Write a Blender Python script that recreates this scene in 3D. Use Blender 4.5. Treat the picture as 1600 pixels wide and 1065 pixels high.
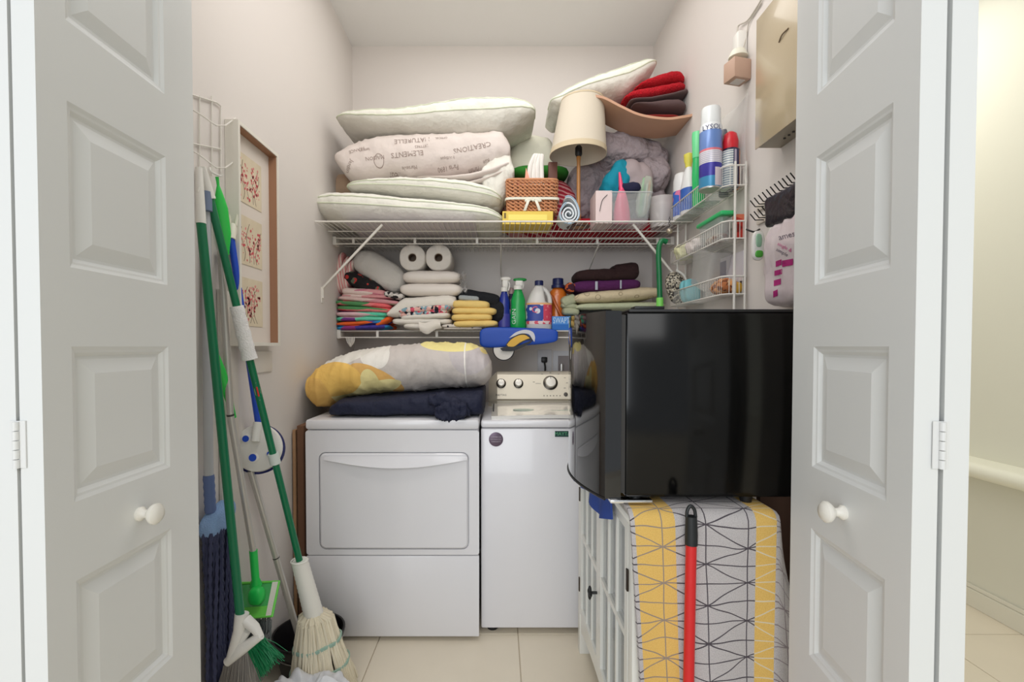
import bpy, bmesh, math, random
from math import pi, sin, cos, tan, radians
from mathutils import Vector, Matrix, Euler, noise

random.seed(7)
scene = bpy.context.scene
for o in list(bpy.data.objects):
    bpy.data.objects.remove(o)
COL = scene.collection

# ---------------------------------------------------------------- camera, world, lights, exposure
TH = radians(1.25)                 # slight downward pitch
F = 740.0                          # focal length in pixels of the 1600 px frame
CAMZ = 1.26
PX0, PY0 = 778.0, 541.0 + F * tan(TH)
cam_d = bpy.data.cameras.new('camera')
cam = bpy.data.objects.new('camera', cam_d)
COL.objects.link(cam)
cam.location = (0, 0, CAMZ)
cam.rotation_euler = (pi / 2 - TH, 0, 0)
cam_d.sensor_width = 36.0
cam_d.lens = F / 1600 * 36.0
cam_d.shift_x = (800 - PX0) / 1600
cam_d.shift_y = (PY0 - 532.5) / 1600
cam_d.clip_start = 0.02
scene.camera = cam

world = bpy.data.worlds.new('world')
scene.world = world
world.use_nodes = True
world.node_tree.nodes['Background'].inputs[0].default_value = (0.90, 0.95, 1.0, 1)
world.node_tree.nodes['Background'].inputs[1].default_value = 0.40

def area(name, loc, rot, size, power, color, sy=None):
    l = bpy.data.lights.new(name, 'AREA')
    l.energy = power
    l.color = color
    l.size = size
    if sy:
        l.shape = 'RECTANGLE'
        l.size_y = sy
    o = bpy.data.objects.new(name, l)
    o.location = loc
    o.rotation_euler = rot
    COL.objects.link(o)
    return o

area('closet_ceiling_light', (0.05, 1.85, 3.06), (0, 0, 0), 1.3, 6, (1.0, 0.98, 0.96), 1.4)
area('closet_header_fill', (0.0, 1.16, 2.72), (radians(68), 0, 0), 0.9, 6.5, (1.0, 0.97, 0.94), 0.4)  # added fill above the opening, out of view; no real fixture
area('room_window_light', (-1.3, -3.2, 1.5), (radians(88), 0, radians(-20)), 2.4, 42, (0.90, 0.95, 1.0), 2.2)
area('room_front_fill', (0.0, -2.2, 2.95), (radians(52), 0, 0), 1.8, 20, (1.0, 0.99, 0.98), 1.4)  # unseen fill added behind the camera to light the scene from the front
area('hall_fill', (1.7, 2.6, 3.0), (0, 0, 0), 0.6, 10, (1.0, 0.96, 0.88), 0.6)  # unseen fill added to brighten the hallway wall

vs = scene.view_settings
vs.view_transform = 'Standard'
vs.look = 'None'
vs.gamma = 1.0
vs.use_curve_mapping = False
vs.exposure = 0.56

# ---------------------------------------------------------------- projection helpers
def P(px, py, Y):
    u = (px - PX0) / F
    v = (PY0 - py) / F
    d = Vector((u, cos(TH) + v * sin(TH), -sin(TH) + v * cos(TH)))
    s = Y / d.y
    return Vector((d.x * s, Y, CAMZ + d.z * s))

def PX(px, py, X):
    u = (px - PX0) / F
    v = (PY0 - py) / F
    d = Vector((u, cos(TH) + v * sin(TH), -sin(TH) + v * cos(TH)))
    s = X / d.x
    return Vector((X, d.y * s, CAMZ + d.z * s))

# ---------------------------------------------------------------- materials
def lin(c):
    r = []
    for v in c:
        v = v / 255.0
        r.append(v / 12.92 if v <= 0.04045 else ((v + 0.055) / 1.055) ** 2.4)
    return (r[0], r[1], r[2], 1.0)

MATS = {}

def mat(name, rgb, rough=0.6, metal=0.0, bump=None, spec=0.5, trans=0.0, alpha=1.0, coat=0.0, sheen=0.0, var=0.0, vscale=8.0, emit=None):
    if name in MATS:
        return MATS[name]
    m = bpy.data.materials.new(name)
    m.use_nodes = True
    nt = m.node_tree
    b = nt.nodes['Principled BSDF']
    b.inputs['Base Color'].default_value = lin(rgb)
    b.inputs['Roughness'].default_value = rough
    b.inputs['Metallic'].default_value = metal
    b.inputs['Specular IOR Level'].default_value = spec
    b.inputs['Transmission Weight'].default_value = trans
    b.inputs['Alpha'].default_value = alpha
    b.inputs['Coat Weight'].default_value = coat
    b.inputs['Sheen Weight'].default_value = sheen
    if emit:
        b.inputs['Emission Color'].default_value = lin(rgb)
        b.inputs['Emission Strength'].default_value = emit
    tc = nt.nodes.new('ShaderNodeTexCoord')
    if var > 0:
        nz = nt.nodes.new('ShaderNodeTexNoise')
        nz.inputs['Scale'].default_value = vscale
        nz.inputs['Detail'].default_value = 4
        nt.links.new(tc.outputs['Object'], nz.inputs['Vector'])
        mx = nt.nodes.new('ShaderNodeMix')
        mx.data_type = 'RGBA'
        c = lin(rgb)
        mx.inputs[6].default_value = tuple(x * (1 - var) for x in c[:3]) + (1,)
        mx.inputs[7].default_value = tuple(min(1, x * (1 + var)) for x in c[:3]) + (1,)
        nt.links.new(nz.outputs['Fac'], mx.inputs[0])
        nt.links.new(mx.outputs[2], b.inputs['Base Color'])
    if bump:
        nz2 = nt.nodes.new('ShaderNodeTexNoise')
        nz2.inputs['Scale'].default_value = bump[0]
        nz2.inputs['Detail'].default_value = 3
        nt.links.new(tc.outputs['Object'], nz2.inputs['Vector'])
        bp = nt.nodes.new('ShaderNodeBump')
        bp.inputs['Strength'].default_value = bump[1]
        bp.inputs['Distance'].default_value = bump[2] if len(bump) > 2 else 0.003
        nt.links.new(nz2.outputs['Fac'], bp.inputs['Height'])
        nt.links.new(bp.outputs['Normal'], b.inputs['Normal'])
    MATS[name] = m
    return m

class NG:
    """tiny node expression helper"""
    def __init__(s, m):
        s.nt = m.node_tree
        s.b = s.nt.nodes['Principled BSDF']
    def n(s, t):
        return s.nt.nodes.new(t)
    def put(s, val, sock):
        if isinstance(val, (int, float)):
            sock.default_value = val
        elif isinstance(val, tuple):
            sock.default_value = val
        else:
            s.nt.links.new(val, sock)
    def m(s, op, a, b=0.0, c=0.0):
        q = s.n('ShaderNodeMath')
        q.operation = op
        s.put(a, q.inputs[0]); s.put(b, q.inputs[1]); s.put(c, q.inputs[2])
        return q.outputs[0]
    def mix(s, f, a, b):
        q = s.n('ShaderNodeMix')
        q.data_type = 'RGBA'
        s.put(f, q.inputs[0]); s.put(a, q.inputs[6]); s.put(b, q.inputs[7])
        return q.outputs[2]
    def coord(s, which='Object'):
        tc = s.n('ShaderNodeTexCoord')
        sp = s.n('ShaderNodeSeparateXYZ')
        s.nt.links.new(tc.outputs[which], sp.inputs[0])
        return tc.outputs[which], sp.outputs[0], sp.outputs[1], sp.outputs[2]
    def noise(s, vec, sc, det=2.0):
        q = s.n('ShaderNodeTexNoise')
        q.inputs['Scale'].default_value = sc
        q.inputs['Detail'].default_value = det
        if vec is not None:
            s.nt.links.new(vec, q.inputs['Vector'])
        return q.outputs['Fac']
    def vor(s, vec, sc, feat='F1'):
        q = s.n('ShaderNodeTexVoronoi')
        q.feature = feat
        q.inputs['Scale'].default_value = sc
        s.nt.links.new(vec, q.inputs['Vector'])
        return q.outputs
    def lt(s, a, b):
        return s.m('LESS_THAN', a, b)
    def gt(s, a, b):
        return s.m('GREATER_THAN', a, b)
    def band(s, a, lo, hi):
        return s.m('MULTIPLY', s.gt(a, lo), s.lt(a, hi))
    def base(s, c):
        s.put(c, s.b.inputs['Base Color'])

def pattern(name, rgb, rough=0.85, bump=(50, 0.6, 0.008)):
    m = mat(name, rgb, rough, bump=bump)
    return m, NG(m)

WALL = mat('wall_paint', (222, 216, 211), 0.7, bump=(90, 0.12, 0.002), var=0.015, vscale=2.0)
CEIL = mat('ceiling_paint', (240, 239, 237), 0.8, bump=(120, 0.12, 0.002))
HALLW = mat('hall_wall_paint', (222, 220, 204), 0.7, bump=(90, 0.1, 0.002))
DOORW = mat('door_paint', (228, 229, 227), 0.38, bump=(160, 0.03, 0.001))
TRIMW = mat('trim_paint', (230, 232, 234), 0.4)
TILE = mat('floor_tile', (232, 221, 200), 0.35, var=0.05, vscale=6)
GROUT = mat('grout', (212, 200, 180), 0.9)
APPL = mat('appliance_white', (232, 231, 234), 0.25, coat=0.3)
APPLD = mat('appliance_gap', (60, 60, 64), 0.6)
PLASTW = mat('white_plastic', (232, 230, 224), 0.4)
WIREW = mat('white_coated_wire', (226, 222, 214), 0.35)
CHROME = mat('chrome', (225, 225, 225), 0.12, 1.0)
STEEL = mat('brushed_steel', (190, 188, 184), 0.35, 0.9)
CONSOLE = mat('console_champagne', (214, 206, 188), 0.35, 0.35)
BLACKG = mat('black_gloss', (11, 11, 12), 0.06, spec=0.6, coat=0.5)
BLACKS = mat('black_gloss_side', (8, 8, 8), 0.14, spec=0.30)
BLACKP = mat('black_plastic', (20, 20, 22), 0.45)
DARKG = mat('dark_grey', (60, 58, 58), 0.6)
GREEN = mat('green_handle', (0, 112, 72), 0.35)
BRGREEN = mat('bright_green', (32, 200, 84), 0.4)
LIME = mat('lime_green', (128, 214, 96), 0.4)
RED = mat('red_handle', (214, 34, 36), 0.35)
BLUE = mat('blue_handle', (26, 76, 196), 0.4)
SILVER = mat('silver_pole', (196, 192, 186), 0.35, 0.4)
PILLOWW = mat('white_pillow_cotton', (230, 228, 218), 0.85, bump=(13, 0.55, 0.03), sheen=0.2)
PIPING = mat('pale_green_piping', (214, 220, 196), 0.8)
WHITEC = mat('white_cloth', (232, 226, 216), 0.9, bump=(200, 0.3), sheen=0.2)
BROWNW = mat('brown_wood', (176, 116, 78), 0.45, var=0.15, vscale=20)
CARD = mat('cardboard', (170, 132, 98), 0.85, var=0.06)

# ---------------------------------------------------------------- geometry container
class G:
    def __init__(s):
        s.v = []
        s.f = []
        s.uv = None
    def add(s, vs, fs):
        o = len(s.v)
        s.v += [Vector(p) for p in vs]
        s.f += [tuple(i + o for i in f) for f in fs]
        return s
    def box(s, c, d, bev=0.0, rot=None, seg=2):
        bm = bmesh.new()
        bmesh.ops.create_cube(bm, size=1.0)
        for v in bm.verts:
            v.co = Vector((v.co.x * d[0], v.co.y * d[1], v.co.z * d[2]))
        if bev > 0:
            bmesh.ops.bevel(bm, geom=list(bm.edges), offset=min(bev, min(d) * 0.49), segments=seg, affect='EDGES', profile=0.5)
        R = Euler(rot).to_matrix() if rot else Matrix.Identity(3)
        C = Vector(c)
        bm.verts.index_update()
        s.add([R @ v.co + C for v in bm.verts], [[v.index for v in f.verts] for f in bm.faces])
        bm.free()
        return s
    def bb(s, lo, hi, bev=0.0):
        c = [(a + b) / 2 for a, b in zip(lo, hi)]
        d = [abs(b - a) for a, b in zip(lo, hi)]
        return s.box(c, d, bev)
    def tube(s, pts, r, seg=8, cap=True):
        pts = [Vector(p) for p in pts]
        n = len(pts)
        rs = r if isinstance(r, (list, tuple)) else [r] * n
        vs, fs = [], []
        up = None
        for i, p in enumerate(pts):
            if i == 0: t = pts[1] - pts[0]
            elif i == n - 1: t = pts[-1] - pts[-2]
            else: t = (pts[i + 1] - p).normalized() + (p - pts[i - 1]).normalized()
            if t.length < 1e-9: t = Vector((0, 0, 1))
            t.normalize()
            if up is None:
                up = Vector((0, 0, 1)) if abs(t.z) < 0.9 else Vector((1, 0, 0))
            a = t.cross(up).normalized()
            up = a.cross(t).normalized()
            for k in range(seg):
                an = 2 * pi * k / seg
                vs.append(p + (a * cos(an) + up * sin(an)) * rs[i])
        for i in range(n - 1):
            for k in range(seg):
                k2 = (k + 1) % seg
                fs.append((i * seg + k, i * seg + k2, (i + 1) * seg + k2, (i + 1) * seg + k))
        if cap:
            fs.append(tuple(range(seg))[::-1])
            fs.append(tuple((n - 1) * seg + k for k in range(seg)))
        return s.add(vs, fs)
    def lathe(s, prof, c, seg=24, sx=1.0, sy=1.0, axis=None, power=2.0, cap=True):
        """prof: list of (radius, z); power >2 gives a squarish section"""
        c = Vector(c)
        R = axis if axis is not None else Matrix.Identity(3)
        vs, fs = [], []
        for (r, z) in prof:
            for k in range(seg):
                a = 2 * pi * k / seg
                ca, sa = cos(a), sin(a)
                q = (abs(ca) ** power + abs(sa) ** power) ** (-1.0 / power)
                vs.append(R @ Vector((r * ca * q * sx, r * sa * q * sy, z)) + c)
        n = len(prof)
        for i in range(n - 1):
            for k in range(seg):
                k2 = (k + 1) % seg
                fs.append((i * seg + k, i * seg + k2, (i + 1) * seg + k2, (i + 1) * seg + k))
        if cap:
            fs.append(tuple(range(seg))[::-1])
            fs.append(tuple((n - 1) * seg + k for k in range(seg)))
        return s.add(vs, fs)
    def blob(s, c, d, m=6.0, n=2.4, res=(16, 10, 6), amp=0.0, fr=(6, 6, 6), seed=0, rot=None, dfm=None, ripple=0.0, rf=40):
        """soft rounded body with extents d around c"""
        nx, ny, nz = res
        idx, vs, fs = {}, [], []
        def vid(i, j, k):
            key = (i, j, k)
            if key not in idx:
                p = Vector((2 * i / nx - 1, 2 * j / ny - 1, 2 * k / nz - 1))
                # denser near the edges
                p = Vector(tuple(sin(q * pi / 2) * 0.55 + q * 0.45 for q in p))
                L = ((abs(p.x) ** m + abs(p.y) ** m) ** (n / m) + abs(p.z) ** n) ** (1 / n)
                q = p / L
                idx[key] = len(vs)
                vs.append(q)
            return idx[key]
        def quad(a, b, c_, d_): fs.append((vid(*a), vid(*b), vid(*c_), vid(*d_)))
        for i in range(nx):
            for j in range(ny):
                quad((i, j, 0), (i, j + 1, 0), (i + 1, j + 1, 0), (i + 1, j, 0))
                quad((i, j, nz), (i + 1, j, nz), (i + 1, j + 1, nz), (i, j + 1, nz))
        for i in range(nx):
            for k in range(nz):
                quad((i, 0, k), (i + 1, 0, k), (i + 1, 0, k + 1), (i, 0, k + 1))
                quad((i, ny, k), (i, ny, k + 1), (i + 1, ny, k + 1), (i + 1, ny, k))
        for j in range(ny):
            for k in range(nz):
                quad((0, j, k), (0, j, k + 1), (0, j + 1, k + 1), (0, j + 1, k))
                quad((nx, j, k), (nx, j + 1, k), (nx, j + 1, k + 1), (nx, j, k + 1))
        R = Euler(rot).to_matrix() if rot else Matrix.Identity(3)
        out = []
        C = Vector(c)
        for q in vs:
            p = Vector((q.x * d[0] / 2, q.y * d[1] / 2, q.z * d[2] / 2))
            if amp:
                nv = noise.noise(Vector((p.x * fr[0] + seed * 3.1, p.y * fr[1] + seed, p.z * fr[2] - seed * 2)))
                nv2 = noise.noise(Vector((p.x * fr[0] * 2.7 + seed, p.y * fr[1] * 2.7 - seed, p.z * fr[2] * 2.7)))
                p += q.normalized() * amp * (nv + 0.45 * nv2)
            if ripple:
                p += q.normalized() * ripple * abs(sin(p.x * rf + 2.5 * noise.noise(Vector((p.x * 7 + seed, p.z * 9, p.y * 3)))))
            if dfm:
                p = Vector(dfm(p, q))
            out.append(R @ p + C)
        return s.add(out, fs)
    def prism(s, poly, o, ax, ay, depth):
        """polygon (list of 2D) in plane o + a*ax + b*ay, extruded by vector depth"""
        o, ax, ay, dp = Vector(o), Vector(ax), Vector(ay), Vector(depth)
        n = len(poly)
        vs = [o + ax * a + ay * b for a, b in poly] + [o + ax * a + ay * b + dp for a, b in poly]
        fs = [tuple(range(n)), tuple(range(n, 2 * n))[::-1]]
        fs += [(i, i + n, (i + 1) % n + n, (i + 1) % n) for i in range(n)]
        return s.add(vs, fs)
    def sheet(s, fn, nu, nv, th=0.003):
        """fn(u,v)->point with u,v in 0..1; given a real thickness"""
        pts = [[Vector(fn(i / nu, j / nv)) for j in range(nv + 1)] for i in range(nu + 1)]
        vs, fs = [], []
        W = nv + 1
        nrm = []
        for i in range(nu + 1):
            for j in range(nv + 1):
                a = pts[min(i + 1, nu)][j] - pts[max(i - 1, 0)][j]
                b = pts[i][min(j + 1, nv)] - pts[i][max(j - 1, 0)]
                k = a.cross(b)
                nrm.append(k.normalized() if k.length > 1e-12 else Vector((0, -1, 0)))
        for i in range(nu + 1):
            for j in range(nv + 1):
                vs.append(pts[i][j])
        N = len(vs)
        for q in range(N):
            vs.append(vs[q] - nrm[q] * th)
        for i in range(nu):
            for j in range(nv):
                a = i * W + j
                fs.append((a, a + 1, a + W + 1, a + W)[::-1])
                fs.append((N + a, N + a + 1, N + a + W + 1, N + a + W))
        for i in range(nu):
            for j in (0, nv):
                a = i * W + j
                fs.append((a, a + W, N + a + W, N + a))
        for j in range(nv):
            for i in (0, nu):
                a = i * W + j
                fs.append((a, a + 1, N + a + 1, N + a))
        s.add(vs, fs)
        s.grid = (nu, nv)
        return s

def wloc(o):
    v = Vector((0, 0, 0))
    while o is not None:
        v += o.location
        o = o.parent
    return v

def obj(name, g, m, parent=None, smooth=True, origin=None, label=None, stuff=False, angle=0.7, uvf=None, fix=True):
    if parent is not None:
        off = wloc(parent)
        loc = Vector((0, 0, 0))
    else:
        if origin is None:
            xs = [v.x for v in g.v]; ys = [v.y for v in g.v]; zs = [v.z for v in g.v]
            origin = ((min(xs) + max(xs)) / 2, (min(ys) + max(ys)) / 2, min(zs))
        off = Vector(origin)
        loc = off.copy()
    me = bpy.data.meshes.new(name)
    me.from_pydata([tuple(v - off) for v in g.v], [], g.f)
    if uvf:
        lay = me.uv_layers.new(name='UVMap')
        for li, l in enumerate(me.loops):
            lay.data[li].uv = uvf(l.vertex_index)
    if fix:
        bm = bmesh.new()
        bm.from_mesh(me)
        bmesh.ops.recalc_face_normals(bm, faces=bm.faces)
        bm.to_mesh(me)
        bm.free()
    if smooth:
        for p in me.polygons:
            p.use_smooth = True
        try:
            me.set_sharp_from_angle(angle=angle)
        except Exception:
            pass
    for mm in (m if isinstance(m, (list, tuple)) else [m]):
        me.materials.append(mm)
    o = bpy.data.objects.new(name, me)
    COL.objects.link(o)
    o.location = loc
    if parent is not None:
        o.parent = parent
    if label:
        o['label'] = label
    if stuff:
        o['kind'] = 'stuff'
    return o

def tag(o, label, cat, group=None, kind=None):
    o['label'] = label
    o['category'] = cat
    if group: o['group'] = group
    if kind: o['kind'] = kind
    return o

def thing(name, label, cat, loc, group=None):
    o = bpy.data.objects.new(name, None)
    o.empty_display_size = 0.05
    COL.objects.link(o)
    o.location = Vector(loc)
    return tag(o, label, cat, group)

def struct(name, g, m, parent=None, smooth=False, **k):
    o = obj(name, g, m, parent, smooth=smooth, **k)
    if parent is None:
        o['kind'] = 'structure'
    return o

def text_geo(body, fn, size=1.0, th=0.0):
    """letters as real geometry: fn(u, v) -> point; u,v in units of `size` centred on the text"""
    c = bpy.data.curves.new('t', 'FONT')
    c.body = body
    c.align_x = 'CENTER'
    c.align_y = 'CENTER'
    c.resolution_u = 2
    to = bpy.data.objects.new('t', c)
    COL.objects.link(to)
    dg = bpy.context.evaluated_depsgraph_get()
    me = to.evaluated_get(dg).to_mesh()
    vs = [fn(v.co.x * size, v.co.y * size) for v in me.vertices]
    fs = [tuple(p.vertices) for p in me.polygons]
    to.evaluated_get(dg).to_mesh_clear()
    bpy.data.objects.remove(to)
    bpy.data.curves.remove(c)
    return G().add(vs, fs)

def ring_curve(c, r, n=24, ax=Vector((1, 0, 0)), ay=Vector((0, 0, 1))):
    return [Vector(c) + ax * (r * cos(2 * pi * i / n)) + ay * (r * sin(2 * pi * i / n)) for i in range(n + 1)]

def bez(pts, n=16):
    """catmull-rom through points"""
    pts = [Vector(p) for p in pts]
    q = [pts[0] * 2 - pts[1]] + pts + [pts[-1] * 2 - pts[-2]]
    out = []
    for i in range(1, len(q) - 2):
        for k in range(n):
            t = k / n
            a, b, c, d = q[i - 1], q[i], q[i + 1], q[i + 2]
            out.append(0.5 * ((2 * b) + (c - a) * t + (2 * a - 5 * b + 4 * c - d) * t * t + (3 * b - a - 3 * c + d) * t ** 3))
    out.append(pts[-1])
    return out

# ================================================================= ROOM SHELL
LX, RX, BY, CZ = -0.89, 0.95, 2.93, 3.09
OPY = 1.045           # plane of the closet opening
struct('wall_back', G().bb((LX - 0.1, BY, 0), (RX + 0.1, BY + 0.1, CZ)), WALL)
struct('wall_left', G().bb((LX - 0.1, OPY + 0.08, 0), (LX, BY, CZ)), WALL)
struct('wall_right', G().bb((RX, OPY + 0.08, 0), (RX + 0.09, BY, CZ)), WALL)
struct('ceiling', G().bb((LX - 0.1, OPY, CZ), (RX + 0.1, BY + 0.1, CZ + 0.08)), CEIL)
g = G()
g.bb((-2.6, OPY, 0), (-0.77, OPY + 0.08, CZ))
g.bb((0.79, OPY, 0), (RX + 0.09, OPY + 0.08, CZ))
g.bb((-0.77, OPY, 2.44), (0.79, OPY + 0.08, CZ))
struct('wall_front', g, WALL)
struct('wall_hall', G().bb((2.31, -2.4, 0), (2.4, 3.6, CZ)), HALLW)
struct('wall_hall_end', G().bb((RX + 0.09, 3.5, 0), (2.31, 3.6, CZ)), HALLW)
g = G()
g.bb((2.293, -2.0, 0), (2.31, 3.5, 0.085), 0.003)
g.bb((2.299, -2.0, 0.085), (2.31, 3.5, 0.105), 0.004)
bbd = struct('baseboard_right', g, mat('hall_baseboard', (226, 222, 206), 0.4))
# ledge with bullnose on the hall wall
g = G()
n_ = 10
prof = [(2.31, 0.655)] + [(2.20 + 0.035 * cos(a), 0.69 + 0.035 * sin(a)) for a in [(-pi / 2 - pi * i / n_) for i in range(n_ + 1)]] + [(2.31, 0.725)]
g.prism([(a, b) for a, b in prof], (0, -2.0, 0), (1, 0, 0), (0, 0, 1), (0, 4.9, 0))
tag(obj('wall_ledge', g, mat('ledge_paint', (236, 234, 216), 0.35)), 'cream rounded ledge running along the hallway wall right of the folding doors', 'ledge')

# floor slab with separate tiles
fl = struct('floor', G().bb((-2.6, -2.4, -0.06), (2.4, 3.6, -0.006)), GROUT)
T = 0.60
for i in range(-6, 6):
    for j in range(-4, 6):
        x0, y0 = 0.09 + i * T, 0.25 + j * T
        x1, y1 = x0 + T - 0.004, y0 + T - 0.004
        if x1 < -2.5 or x0 > 2.3 or y0 > 3.4: continue
        if x0 < 2.31 < x1: x1 = 2.31
        obj('floor_tile', G().bb((x0, y0, -0.006), (x1, y1, 0.0), 0.0015), TILE, fl, smooth=False)

# ================================================================= BIFOLD DOORS
PZ = [(0.235, 0.50), (0.617, 0.885), (1.012, 1.26), (1.385, 1.645), (1.77, 2.02), (2.15, 2.36)]
def leaf(name, near, far, tdir, W_in=(0.05, 0.09), knob=None, hinges=(), th=0.034, H=2.42):
    """leaf from near to far (xy); visible face at n=0, thickness towards tdir"""
    near, far = Vector((near[0], near[1], 0)), Vector((far[0], far[1], 0))
    s = (far - near)
    W = s.length
    s.normalize()
    n = Vector((tdir[0], tdir[1], 0)).normalized()
    up = Vector((0, 0, 1))
    a, b = W_in[0], W - W_in[1]
    g = G()
    def pb(s0, s1, z0, z1):
        c = near + s * ((s0 + s1) / 2) + n * (th / 2) + up * ((z0 + z1) / 2)
        rz = math.atan2(s.y, s.x)
        g.box(c, (s1 - s0, th, z1 - z0), 0.0, (0, 0, rz))
    zb = [0.012] + [q for z in PZ for q in z] + [H]
    pb(0, a, 0.012, H)
    pb(b, W, 0.012, H)
    for i in range(0, len(zb), 2):
        pb(a, b, zb[i], zb[i + 1])
    d = struct(name, g, DOORW)
    for (z0, z1) in PZ:
        pg = G()
        for side in (0, 1):
            rings = [(0.0, 0.0), (0.006, 0.0035), (0.010, 0.0045), (0.016, 0.010), (0.021, 0.010), (0.045, 0.0025)]
            vs, fs = [], []
            for ins, dep in rings:
                nn = n * (dep if side == 0 else th - dep)
                for (u, v) in ((a + ins, z0 + ins), (b - ins, z0 + ins), (b - ins, z1 - ins), (a + ins, z1 - ins)):
                    vs.append(near + s * u + up * v + nn)
            for r in range(len(rings) - 1):
                for k in range(4):
                    k2 = (k + 1) % 4
                    fs.append((r * 4 + k, r * 4 + k2, r * 4 + 4 + k2, r * 4 + 4 + k))
            L = (len(rings) - 1) * 4
            fs.append((L, L + 1, L + 2, L + 3))
            pg.add(vs, fs)
        obj('panel', pg, DOORW, d, smooth=False)
    if knob:
        kg = G()
        base = near + s * knob[0] + up * knob[1]
        ax = (-n)
        q = Vector((0, 0, 1)).rotation_difference(ax).to_matrix()
        kg.lathe([(0.013, -0.002), (0.0135, 0.004), (0.008, 0.010), (0.0075, 0.016), (0.015, 0.022), (0.0195, 0.028), (0.0195, 0.033), (0.014, 0.0385), (0.004, 0.0405)], base, 24, axis=q)
        obj('knob', kg, mat('knob_paint', (238, 234, 224), 0.25), d)
    for hz in hinges:
        hg = G()
        for k in range(5):
            hg.lathe([(0.0042, 0.0), (0.0042, 0.0128)], near + n * (th + 0.0025) - s * 0.004 + up * (hz + k * 0.0140), 10)
        hg.bb(tuple(near + n * (th - 0.010) - s * 0.0022 + up * hz), tuple(near + n * (th + 0.014) - s * 0.0004 + up * (hz + 0.07)))
        obj('hinge', hg, mat('hinge_paint', (228, 228, 226), 0.35), d)
    return d

leaf('door_1', (-0.675, 0.70), (-0.675, 1.06), (-1, 0), knob=(0.185, 0.945), hinges=(1.08, 1.95, 0.25))
leaf('door_2', (-0.7145, 0.70), (-0.7145, 1.06), (-1, 0))
leaf('door_3', (0.6165, 0.70), (0.659, 1.058), (0.993, -0.118), W_in=(0.055, 0.085), knob=(0.165, 0.955), hinges=(1.08, 1.95, 0.25))
leaf('door_4', (0.6570, 0.695), (0.6995, 1.053), (0.993, -0.118), W_in=(0.055, 0.085))

# ================================================================= DRYER
DX0, DX1, DYF = -0.816, -0.080, 2.00
dz = lambda y: P(0, y, DYF).z
dr = thing('clothes_dryer', 'white front-loading clothes dryer with a wide drop door, left of the washer', 'dryer', ((DX0 + DX1) / 2, 2.36, 0))
g = G()
ztop, zlip, zseam = dz(655), dz(671), dz(868)
g.bb((DX0 + 0.004, DYF + 0.012, 0.012), (DX1 - 0.004, 2.74, zlip), 0.004)
obj('cabinet_body', g, APPL, dr)
# front frame around the door (four bars with rounded look) + lower panel + top
dX0, dX1, dZ0, dZ1 = P(492, 0, DYF).x, P(732, 0, DYF).x, dz(858), dz(706)
def rrect(x0, z0, x1, z1, r, n=6):
    pts = []
    for (cx, cz, a0) in ((x1 - r, z1 - r, 0), (x0 + r, z1 - r, pi / 2), (x0 + r, z0 + r, pi), (x1 - r, z0 + r, 3 * pi / 2)):
        for i in range(n + 1):
            a = a0 + pi / 2 * i / n
            pts.append((cx + r * cos(a), cz + r * sin(a)))
    return pts
def frame_face(g, outer, inner, y, depth):
    """ring between rounded rects with same point count, extruded backwards"""
    n = len(outer)
    vs = [Vector((a, y, b)) for a, b in outer] + [Vector((a, y, b)) for a, b in inner]
    vs += [v + Vector((0, depth, 0)) for v in vs[:2 * n]]
    fs = []
    for i in range(n):
        j = (i + 1) % n
        fs += [(i, j, n + j, n + i), (2 * n + i, 3 * n + i, 3 * n + j, 2 * n + j), (i, 2 * n + i, 2 * n + j, j), (n + i, n + j, 3 * n + j, 3 * n + i)]
    g.add(vs, fs)
g = G()
frame_face(g, rrect(DX0, zseam + 0.004, DX1, zlip - 0.003, 0.012), rrect(dX0, dZ0, dX1, dZ1, 0.03), DYF, 0.014)
obj('front_panel', g, APPL, dr, smooth=False)
g = G().bb((dX0 - 0.01, DYF + 0.0125, dZ0 - 0.01), (dX1 + 0.01, DYF + 0.0135, dZ1 + 0.01))
obj('door_gap', g, APPLD, dr, smooth=False)
# door: rounded slab with a curved scoop handle
e = 0.0045
g = G()
rr = rrect(dX0 + e, dZ0 + e, dX1 - e, dZ1 - e, 0.026, 8)
ri = rrect(dX0 + e + 0.006, dZ0 + e + 0.006, dX1 - e - 0.006, dZ1 - e - 0.006, 0.022, 8)
n = len(rr)
hz0 = dZ1 - 0.018
vs = [Vector((a, DYF + 0.014, b)) for a, b in rr] + [Vector((a, DYF, b)) for a, b in rr] + [Vector((a, DYF - 0.005, b)) for a, b in ri]
fs = [tuple(range(n))[::-1], tuple(range(2 * n, 3 * n))]
for k in (0, 1):
    for i in range(n):
        j = (i + 1) % n
        fs.append((k * n + i, k * n + j, (k + 1) * n + j, (k + 1) * n + i))
g.add(vs, fs)
door = obj('door', g, APPL, dr, angle=0.5)
# scoop handle: crescent
g = G()
hx0, hx1 = P(502, 0, DYF).x, P(729, 0, DYF).x
NN = 24
def hf(u, v):
    x = hx0 + (hx1 - hx0) * u
    sag = 0.016 + 0.032 * sin(pi * u)
    zt = dZ1 - 0.016
    yy = DYF - 0.0055 - 0.020 * sin(pi * u) ** 0.6 * (v ** 1.2)
    return (x, yy, zt - sag * v)
g.sheet(hf, NN, 6, 0.005)
obj('door_handle', g, APPL, door)
g = G().bb((DX0, DYF - 0.002, 0.02), (DX1, DYF + 0.012, zseam), 0.004)
obj('lower_panel', g, APPL, dr)
g = G().bb((DX0, DYF - 0.006, zlip), (DX1, 2.75, ztop), 0.012)
obj('top_panel', g, APPL, dr)
for (x, y) in ((DX0 + 0.06, 2.06), (DX1 - 0.06, 2.06), (DX0 + 0.06, 2.68), (DX1 - 0.06, 2.68)):
    obj('foot', G().lathe([(0.022, 0.0), (0.022, 0.014)], (x, y, 0), 14), BLACKP, dr)
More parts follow.
